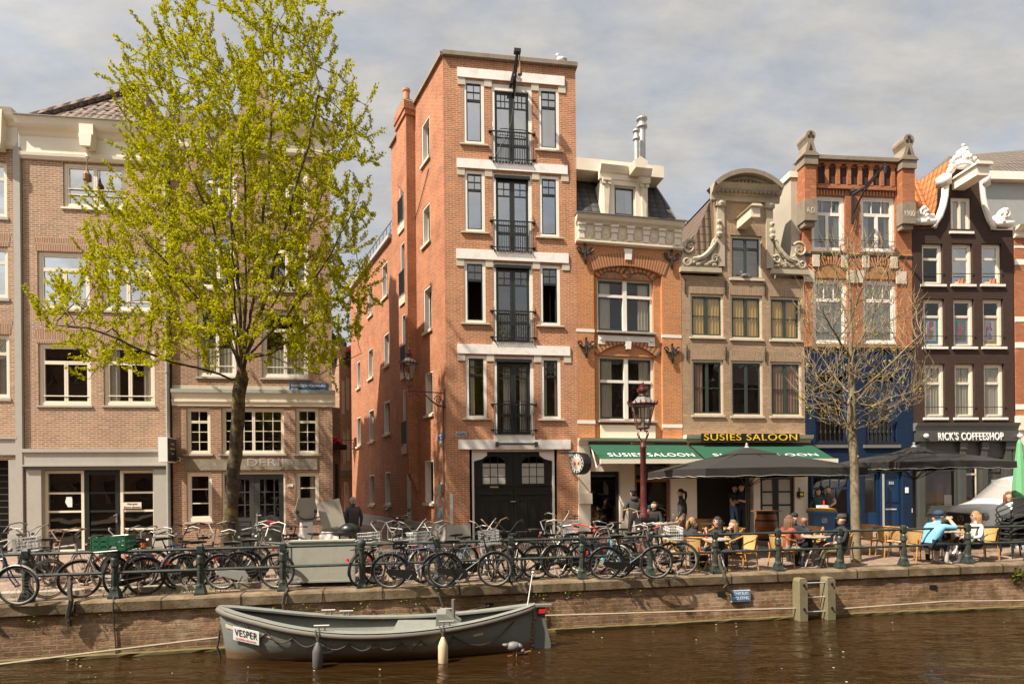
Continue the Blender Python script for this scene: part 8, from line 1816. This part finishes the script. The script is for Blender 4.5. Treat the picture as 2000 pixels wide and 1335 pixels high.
def limb_mesh(P, par, r, n=5, name='branches'):
    mb = MB(); kids = {}
    for i, p in enumerate(par):
        if p >= 0: kids.setdefault(p, []).append(i)
    stack = [i for i, p in enumerate(par) if p < 0]; starts = [(-1, i) for i in stack]
    while starts:
        p, i = starts.pop(); ch = [p, i] if p >= 0 else [i]
        while i in kids:
            ks = sorted(kids[i], key=lambda k: -r[k]); starts += [(i, k) for k in ks[1:]]; i = ks[0]; ch.append(i)
        rr = [min(r[k], r[ch[1]]) if j == 0 and p >= 0 else r[k] for j, k in enumerate(ch)]
        mb.tube([P[k] for k in ch], [float(x) for x in rr], 8 if rr[0] > .06 else (5 if rr[0] > .02 else 4), cap=len(ch) < 3)
    return mb
def leafmat(name, a, b, tr):
    m, n, bs = nt(name); oi = N(n, 'ShaderNodeNewGeometry'); c = N(n, 'ShaderNodeTexCoord'); t = noise(n, 1.1, 3); t2 = noise(n, 26, 2)
    cc = mixc(n, a, b, t.outputs[0]); cc = mixc(n, dark(a, .75), cc, t2.outputs[0]); n.links.new(cc, bs.inputs['Base Color']); bs.inputs['Roughness'].default_value = .8; bs.inputs['Specular IOR Level'].default_value = .1
    tl = N(n, 'ShaderNodeBsdfTranslucent'); n.links.new(cc, tl.inputs[0]); mx = N(n, 'ShaderNodeMixShader'); mx.inputs[0].default_value = tr
    n.links.new(bs.outputs[0], mx.inputs[1]); n.links.new(tl.outputs[0], mx.inputs[2]); n.links.new(mx.outputs[0], n.nodes['Material Output'].inputs[0]); return m
M['elm'] = leafmat('young elm leaf', (.41, .41, .006), (.62, .56, .012), .44)
M['twig'] = mat('pale twig', (.36, .25, .14), .85)
M['bud'] = leafmat('yellow bud', (.42, .38, .05), (.5, .42, .08), .3)
tb = gpix(445, 1096); TY = tb.y; K = TY/FPX
tr = empty('elm_tree', tb, 0, 'tall elm with a mossy trunk and bright yellow green spring crown', 'tree')
def tp(px, py, dy=0.0): v = at_depth(px, py, TY+dy); return v-tb
trunk = [tp(445, 1096), tp(447, 1040), tp(452, 980), tp(456, 925), tp(462, 870), tp(466, 815), tp(468, 770), tp(472, 738)]
paths = [[trunk, None]]
def limb(pts): paths.append([[tp(*p) for p in pts], 'T'])
limb([(452, 742, -.1), (430, 728, -.3), (385, 718, -.8), (335, 708, -1.2), (285, 688, -1.6), (230, 660, -1.9), (175, 640, -2.0), (110, 635, -2)])
limb([(462, 700, -.2), (438, 650, -.6), (395, 590, -1.2), (340, 530, -1.8), (285, 470, -2.2)])
limb([(460, 690, .3), (430, 620, .8), (380, 530, 1.5), (320, 430, 2.0), (275, 330, 2.3)])
limb([(462, 690, -.1), (450, 610, -.4), (440, 520, -.9), (415, 440, -1.3), (375, 340, -1.5), (345, 230, -1.4)])
limb([(470, 690), (468, 600, .1), (462, 500, .4), (445, 390, .7), (410, 270, .9), (375, 150, .9), (355, 60, .8)])
limb([(476, 680), (482, 580, -.2), (480, 470, -.6), (478, 360, -.9), (470, 260, -1.0), (440, 180, -.9)])
limb([(478, 680, .1), (495, 580, .4), (508, 470, .8), (520, 360, .9), (530, 240, .8), (535, 120, .6), (530, 30, .5)])
limb([(480, 690, -.2), (512, 600, -.8), (540, 500, -1.3), (570, 400, -1.6), (600, 290, -1.5), (625, 170, -1.2), (600, 90, -1)])
limb([(482, 690, .3), (525, 610, 1.0), (575, 510, 1.7), (625, 400, 2.0), (665, 290, 1.9)])
limb([(482, 695, -.1), (540, 640, -.5), (600, 570, -1), (655, 480, -1.3), (700, 390, -1.4)])
limb([(482, 700, .0), (530, 690, .3), (585, 650, .8), (650, 600, 1.2), (705, 560, 1.3)])
limb([(480, 690, -.2), (520, 692, -.6), (580, 716, -.9), (625, 732, -1.2), (675, 705, -1.2), (705, 690, -1)])
limb([(474, 690, .9), (478, 600, 1.8), (490, 480, 2.6), (500, 350, 2.9), (505, 230, 2.5)])
limb([(470, 690, -.9), (460, 610, -1.8), (455, 500, -2.5), (450, 380, -2.6), (455, 280, -2.3)])
rg = np.random.RandomState(5)
sil = [(-25, 320, 400), (0, 312, 640), (60, 305, 650), (100, 245, 655), (140, 222, 655), (170, 228, 700), (240, 232, 738), (330, 240, 735), (400, 205, 730), (430, 168, 735), (500, 165, 722), (555, 120, 735), (600, 80, 738), (650, 90, 715), (690, 150, 700), (735, 180, 680)]
sy = [a for a, _, _ in sil]; sl = [b for _, b, _ in sil]; sr = [c for _, _, c in sil]; A = []
for q in ((50, 622), (75, 612), (95, 625), (70, 585), (110, 570), (85, 660), (130, 655), (175, 690), (190, 745), (170, 750), (120, 600), (215, 700), (60, 618)): A.append(tp(q[0], q[1], -2+rg.uniform(-.3, .3)))
while len(A) < 3300:
    y = rg.uniform(-25, 735); x = rg.uniform(60, 745); l_, r_ = np.interp(y, sy, sl), np.interp(y, sy, sr)
    if not l_ < x < r_: continue
    if y < 130 and 400+y*.2 < x < 500-y*.3 and rg.rand() < .8: continue
    if y > 630 and rg.rand() < .62: continue
    if y > 560 and 420 < x < 540 and rg.rand() < .7: continue
    u = (x-(l_+r_)/2)/((r_-l_)/2); hw = (r_-l_)/2*K*.8; dd = hw*math.sqrt(max(0, 1-u*u)); dy = rg.uniform(-dd, dd)
    if abs(dy) < dd*.3 and abs(u) < .5 and rg.rand() < .35: continue
    A.append(tp(x, y, dy*.85))
A = np.array([tuple(a) for a in A])
def grow(paths, A, step, infl, kill, iters, up, seed, maxn):
    segs = [[[np.array(p) for p in pt], q] for pt, q in paths]
    return colonise([list(s) for s in segs], A, step, infl, kill, iters, up, seed, maxn)
P, par = grow(paths, A, .22, 1.4, .32, 80, .22, 3, 14000)
r = radii(P, par, .0055, 2.25)
h0 = P[:, 2]; tk = np.zeros(len(P)); ntr = int(sum(1 for i in range(len(P)) if i == 0 or (par[i] == i-1 and h0[i] < trunk[-1].z+.01 and i < 60)))
for i in range(ntr): r[i] = np.interp(h0[i], [0, .3, 1, 3, 4.8], [.25, .195, .175, .165, .17])
r = np.where(np.arange(len(P)) >= ntr, np.minimum(r, .12), r)
limb_mesh(P, par, r).build('trunk', 'bark', tr, True)
ch = np.bincount(par[par >= 0], minlength=len(P)); depth = np.zeros(len(P))
for i in range(len(P)-1, -1, -1):
    if par[i] >= 0: depth[par[i]] = max(depth[par[i]], depth[i]+1)
V, Fc = [], []
def cluster(p, s, n, q):
    for _ in range(n):
        c = p+rg.normal(0, s, 3); a = rg.normal(0, 1, 3); a /= np.linalg.norm(a); b = np.cross(a, rg.normal(0, 1, 3)); b /= np.linalg.norm(b)+1e-9
        k = q*rg.uniform(.6, 1.25); o = len(V); V.extend([c-a*k, c+b*k*.62, c+a*k, c-b*k*.62]); Fc.append((o, o+1, o+2, o+3))
shoots = MB()
def shoot(i, lo, hi, upw, rad, mbx, fn=None):
    a, b = P[par[i]], P[i]; d = b-a; d = d/(np.linalg.norm(d)+1e-9); s = rg.normal(0, 1, 3); s -= d*s.dot(d); s /= np.linalg.norm(s); L = rg.uniform(lo, hi)
    v = d*.75+s*rg.uniform(.35, .8)+np.array([0, 0, upw]); v /= np.linalg.norm(v); q = [b]
    for k in range(3): v = v+np.array([0, 0, .16]); v /= np.linalg.norm(v); q.append(q[-1]+v*L/3)
    mbx.tube(q, [rad, rad*.8, rad*.6, rad*.4], 3, cap=False)
    if fn:
        n = max(3, int(L/.065))
        for k in range(n+1):
            t = .22+.78*k/n; j = min(2, int(t*3)); fn(q[j]+(q[j+1]-q[j])*(t*3-j))
for i in range(ntr, len(P)):
    if par[i] < 0 or depth[i] > 6: continue
    if depth[i] <= 4 and rg.rand() < .75:
        a, b = P[par[i]], P[i]
        for t in (.1, .4, .7, 1.0): cluster(a+(b-a)*t, .03, 7, .034)
    if rg.rand() < .70: shoot(i, .3, .72, .6, .006, shoots, lambda c: cluster(c, .028, 8, .035))
shoots.build('twigs', 'bark', tr)
mb = MB(); mb.v = [tuple(v) for v in V]; mb.f = Fc; mb.m = [0]*len(Fc); mb.build('crown', 'elm', tr)
# ---- nearly bare young tree on the right
tb2 = gpix(1668, 1096); TY2 = tb2.y; K2 = TY2/FPX
t2 = empty('bare_tree', tb2, 0, 'slender nearly bare tree with pale bark in front of the blue house', 'tree')
def tq(px, py, dy=0.0): return at_depth(px, py, TY2+dy)-tb2
trunk = [tq(1672, 1096), tq(1671, 1040), tq(1670, 970), tq(1668, 900), tq(1665, 850), tq(1664, 800), tq(1664, 770)]
paths = [[trunk, None], [[tq(*p) for p in ((1664, 760), (1663, 700), (1662, 640), (1660, 580), (1658, 520), (1655, 470))], 'T']]
for pts in (((1655, 790, -.2), (1625, 765, -.4), (1595, 755, -.5), (1575, 740, -.6)), ((1690, 800, .2), (1730, 780, .4), (1780, 765, .6), (1830, 720, .7)), ((1650, 760, .3), (1620, 720, .8), (1595, 680, 1.0), (1580, 640, 1.0)), ((1680, 765, -.3), (1720, 730, -.8), (1760, 690, -1.0), (1800, 650, -1)), ((1660, 700, -.2), (1630, 650, -.5), (1600, 600, -.7)), ((1665, 690, .2), (1695, 640, .6), (1720, 590, .7), (1740, 540, .7)), ((1662, 640, .2), (1640, 580, .5), (1630, 510, .5)), ((1662, 620), (1685, 560, -.4), (1695, 500, -.4)), ((1680, 790, .1), (1730, 800, .2), (1790, 770, .2))):
    paths.append([[tq(*p) for p in pts], 'T'])
A = []
while len(A) < 1500:
    y = rg.uniform(460, 850); x = rg.uniform(1558, 1850); c = 1664; w = np.interp(y, [455, 520, 600, 680, 760, 810, 850], [55, 95, 125, 140, 150, 115, 40]); sx = 1.0 if x < c else 1.25
    if abs(x-c) > w*sx*.85: continue
    A.append(tuple(tq(x, y, rg.uniform(-1, 1)*w*K2*.75*math.sqrt(max(0, 1-(abs(x-c)/w/sx)**2)))))
P, par = grow(paths, np.array(A), .16, 1.3, .17, 90, .65, 8, 8000)
r = radii(P, par, .0048, 2.2); h0 = P[:, 2]; nl = int(next(i for i in range(40, len(P)) if par[i] != i-1))
for i in range(len(P)):
    if i < nl and h0[i] < trunk[-1].z: r[i] = np.interp(h0[i], [0, .3, 1.5, 2.6, 3.2, 4.2], [.135, .118, .108, .10, .112, .088])
    elif i < nl: r[i] = np.interp(h0[i], [4.2, 4.9, 6.1, 7.4], [.082, .062, .036, .014])
    else: r[i] = min(r[i], .05)
mb = limb_mesh(P, par, r)
for z, a in ((3.05, 1.0), (3.3, 4.4), (2.6, 5.3), (3.15, 3.0)): mb.sphere((trunk[3].x+.085*math.cos(a), .085*math.sin(a)-.0, z), .045, 6)
depth = np.zeros(len(P)); shoots = MB()
for i in range(len(P)-1, 0, -1): depth[par[i]] = max(depth[par[i]], depth[i]+1)
for i in range(nl, len(P)):
    if depth[i] < 9 and rg.rand() < .45: shoot(i, .22, .6, .7, .0055, shoots)
for f in shoots.f: mb.f.append(tuple(k+len(mb.v) for k in f)); mb.m.append(1)
mb.v += shoots.v; mb.build('trunk', ['bark2', 'twig'], t2, True)
V, Fc = [], []; ch = np.bincount(par[par >= 0], minlength=len(P))
for i in range(40, len(P)):
    if ch[i] == 0 and rg.rand() < .6: cluster(P[i], .02, 2, .026)
    elif rg.rand() < .02: cluster(P[i], .03, 4, .035)
mb = MB(); mb.v = [tuple(v) for v in V]; mb.f = Fc; mb.m = [0]*len(Fc); mb.build('crown', 'bud', t2)
# ---- trees of the near bank, seen only in panes and water
for x, y, a in ((-9, -4, 2.0), (4, -4.5, 4.1), (15, -4, .6)):
    c = copy_tree(tr); c.location = (x, y, -.1); c.rotation_euler = (0, 0, a); c['label'] = 'leafy elm on the near bank behind the camera'; c['group'] = 'near bank elms'
# ================================================================ DAYLIGHT
sun = bpy.data.lights.new('sun', 'SUN'); sun.energy = 4.4; sun.angle = R(.8); sun.color = (1, .90, .76)
so = bpy.data.objects.new('sun', sun); COL.objects.link(so)
EL = R(53); AZ = Vector((.85, .53)).normalized()
Ld = Vector((AZ.x*math.cos(EL), AZ.y*math.cos(EL), -math.sin(EL))); so.rotation_euler = Ld.to_track_quat('-Z', 'Y').to_euler(); so.location = (0, 0, 60)
w = bpy.data.worlds.new('World'); SC.world = w; w.use_nodes = True; n = w.node_tree; bg = n.nodes['Background']
sk = N(n, 'ShaderNodeTexSky', sky_type='NISHITA'); sk.sun_disc = False; sk.sun_elevation = EL; sk.sun_rotation = math.atan2(-AZ.x, -AZ.y); sk.air_density = 1.4; sk.dust_density = 3; sk.ozone_density = 1
tc = N(n, 'ShaderNodeTexCoord'); sp = N(n, 'ShaderNodeSeparateXYZ'); n.links.new(tc.outputs['Generated'], sp.inputs[0])
zc = N(n, 'ShaderNodeMath', operation='MAXIMUM'); n.links.new(sp.outputs[2], zc.inputs[0]); zc.inputs[1].default_value = 0; za = N(n, 'ShaderNodeMath', operation='ADD'); n.links.new(zc.outputs[0], za.inputs[0]); za.inputs[1].default_value = .28
dv = []
for i in (0, 1): d = N(n, 'ShaderNodeMath', operation='DIVIDE'); n.links.new(sp.outputs[i], d.inputs[0]); n.links.new(za.outputs[0], d.inputs[1]); dv.append(d)
cb = N(n, 'ShaderNodeCombineXYZ'); n.links.new(dv[0].outputs[0], cb.inputs[0]); n.links.new(dv[1].outputs[0], cb.inputs[1])
c1 = noise(n, 3.4, 9, .6, vec=cb.outputs[0], stretch=(1.0, 1.5, 1)); c1.inputs['Distortion'].default_value = .25
rp = ramp(n, [(.34, (0.60, 0.60, 0.60)), (.56, (1, 1, 1))]); n.links.new(c1.outputs[0], rp.inputs[0])
c2 = noise(n, 7.5, 8, .62, vec=cb.outputs[0], stretch=(.8, 1.6, 1)); r2 = ramp(n, [(.3, (2.65, 2.66, 2.7)), (.7, (3.75, 3.58, 3.38))]); n.links.new(c2.outputs[0], r2.inputs[0])
skm = N(n, 'ShaderNodeVectorMath', operation='SCALE'); n.links.new(sk.outputs[0], skm.inputs[0]); skm.inputs[3].default_value = .95
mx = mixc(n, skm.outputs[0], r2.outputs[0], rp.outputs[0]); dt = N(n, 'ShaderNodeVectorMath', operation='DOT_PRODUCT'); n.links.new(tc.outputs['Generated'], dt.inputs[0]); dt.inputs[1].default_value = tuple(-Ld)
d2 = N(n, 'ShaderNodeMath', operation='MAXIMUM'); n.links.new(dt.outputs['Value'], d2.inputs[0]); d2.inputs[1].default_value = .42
d3 = N(n, 'ShaderNodeMath', operation='MULTIPLY_ADD'); n.links.new(d2.outputs[0], d3.inputs[0]); d3.inputs[1].default_value = 2.5; d3.inputs[2].default_value = -.21   # the cloud layer is made brighter round the unseen sun, as added facade fill
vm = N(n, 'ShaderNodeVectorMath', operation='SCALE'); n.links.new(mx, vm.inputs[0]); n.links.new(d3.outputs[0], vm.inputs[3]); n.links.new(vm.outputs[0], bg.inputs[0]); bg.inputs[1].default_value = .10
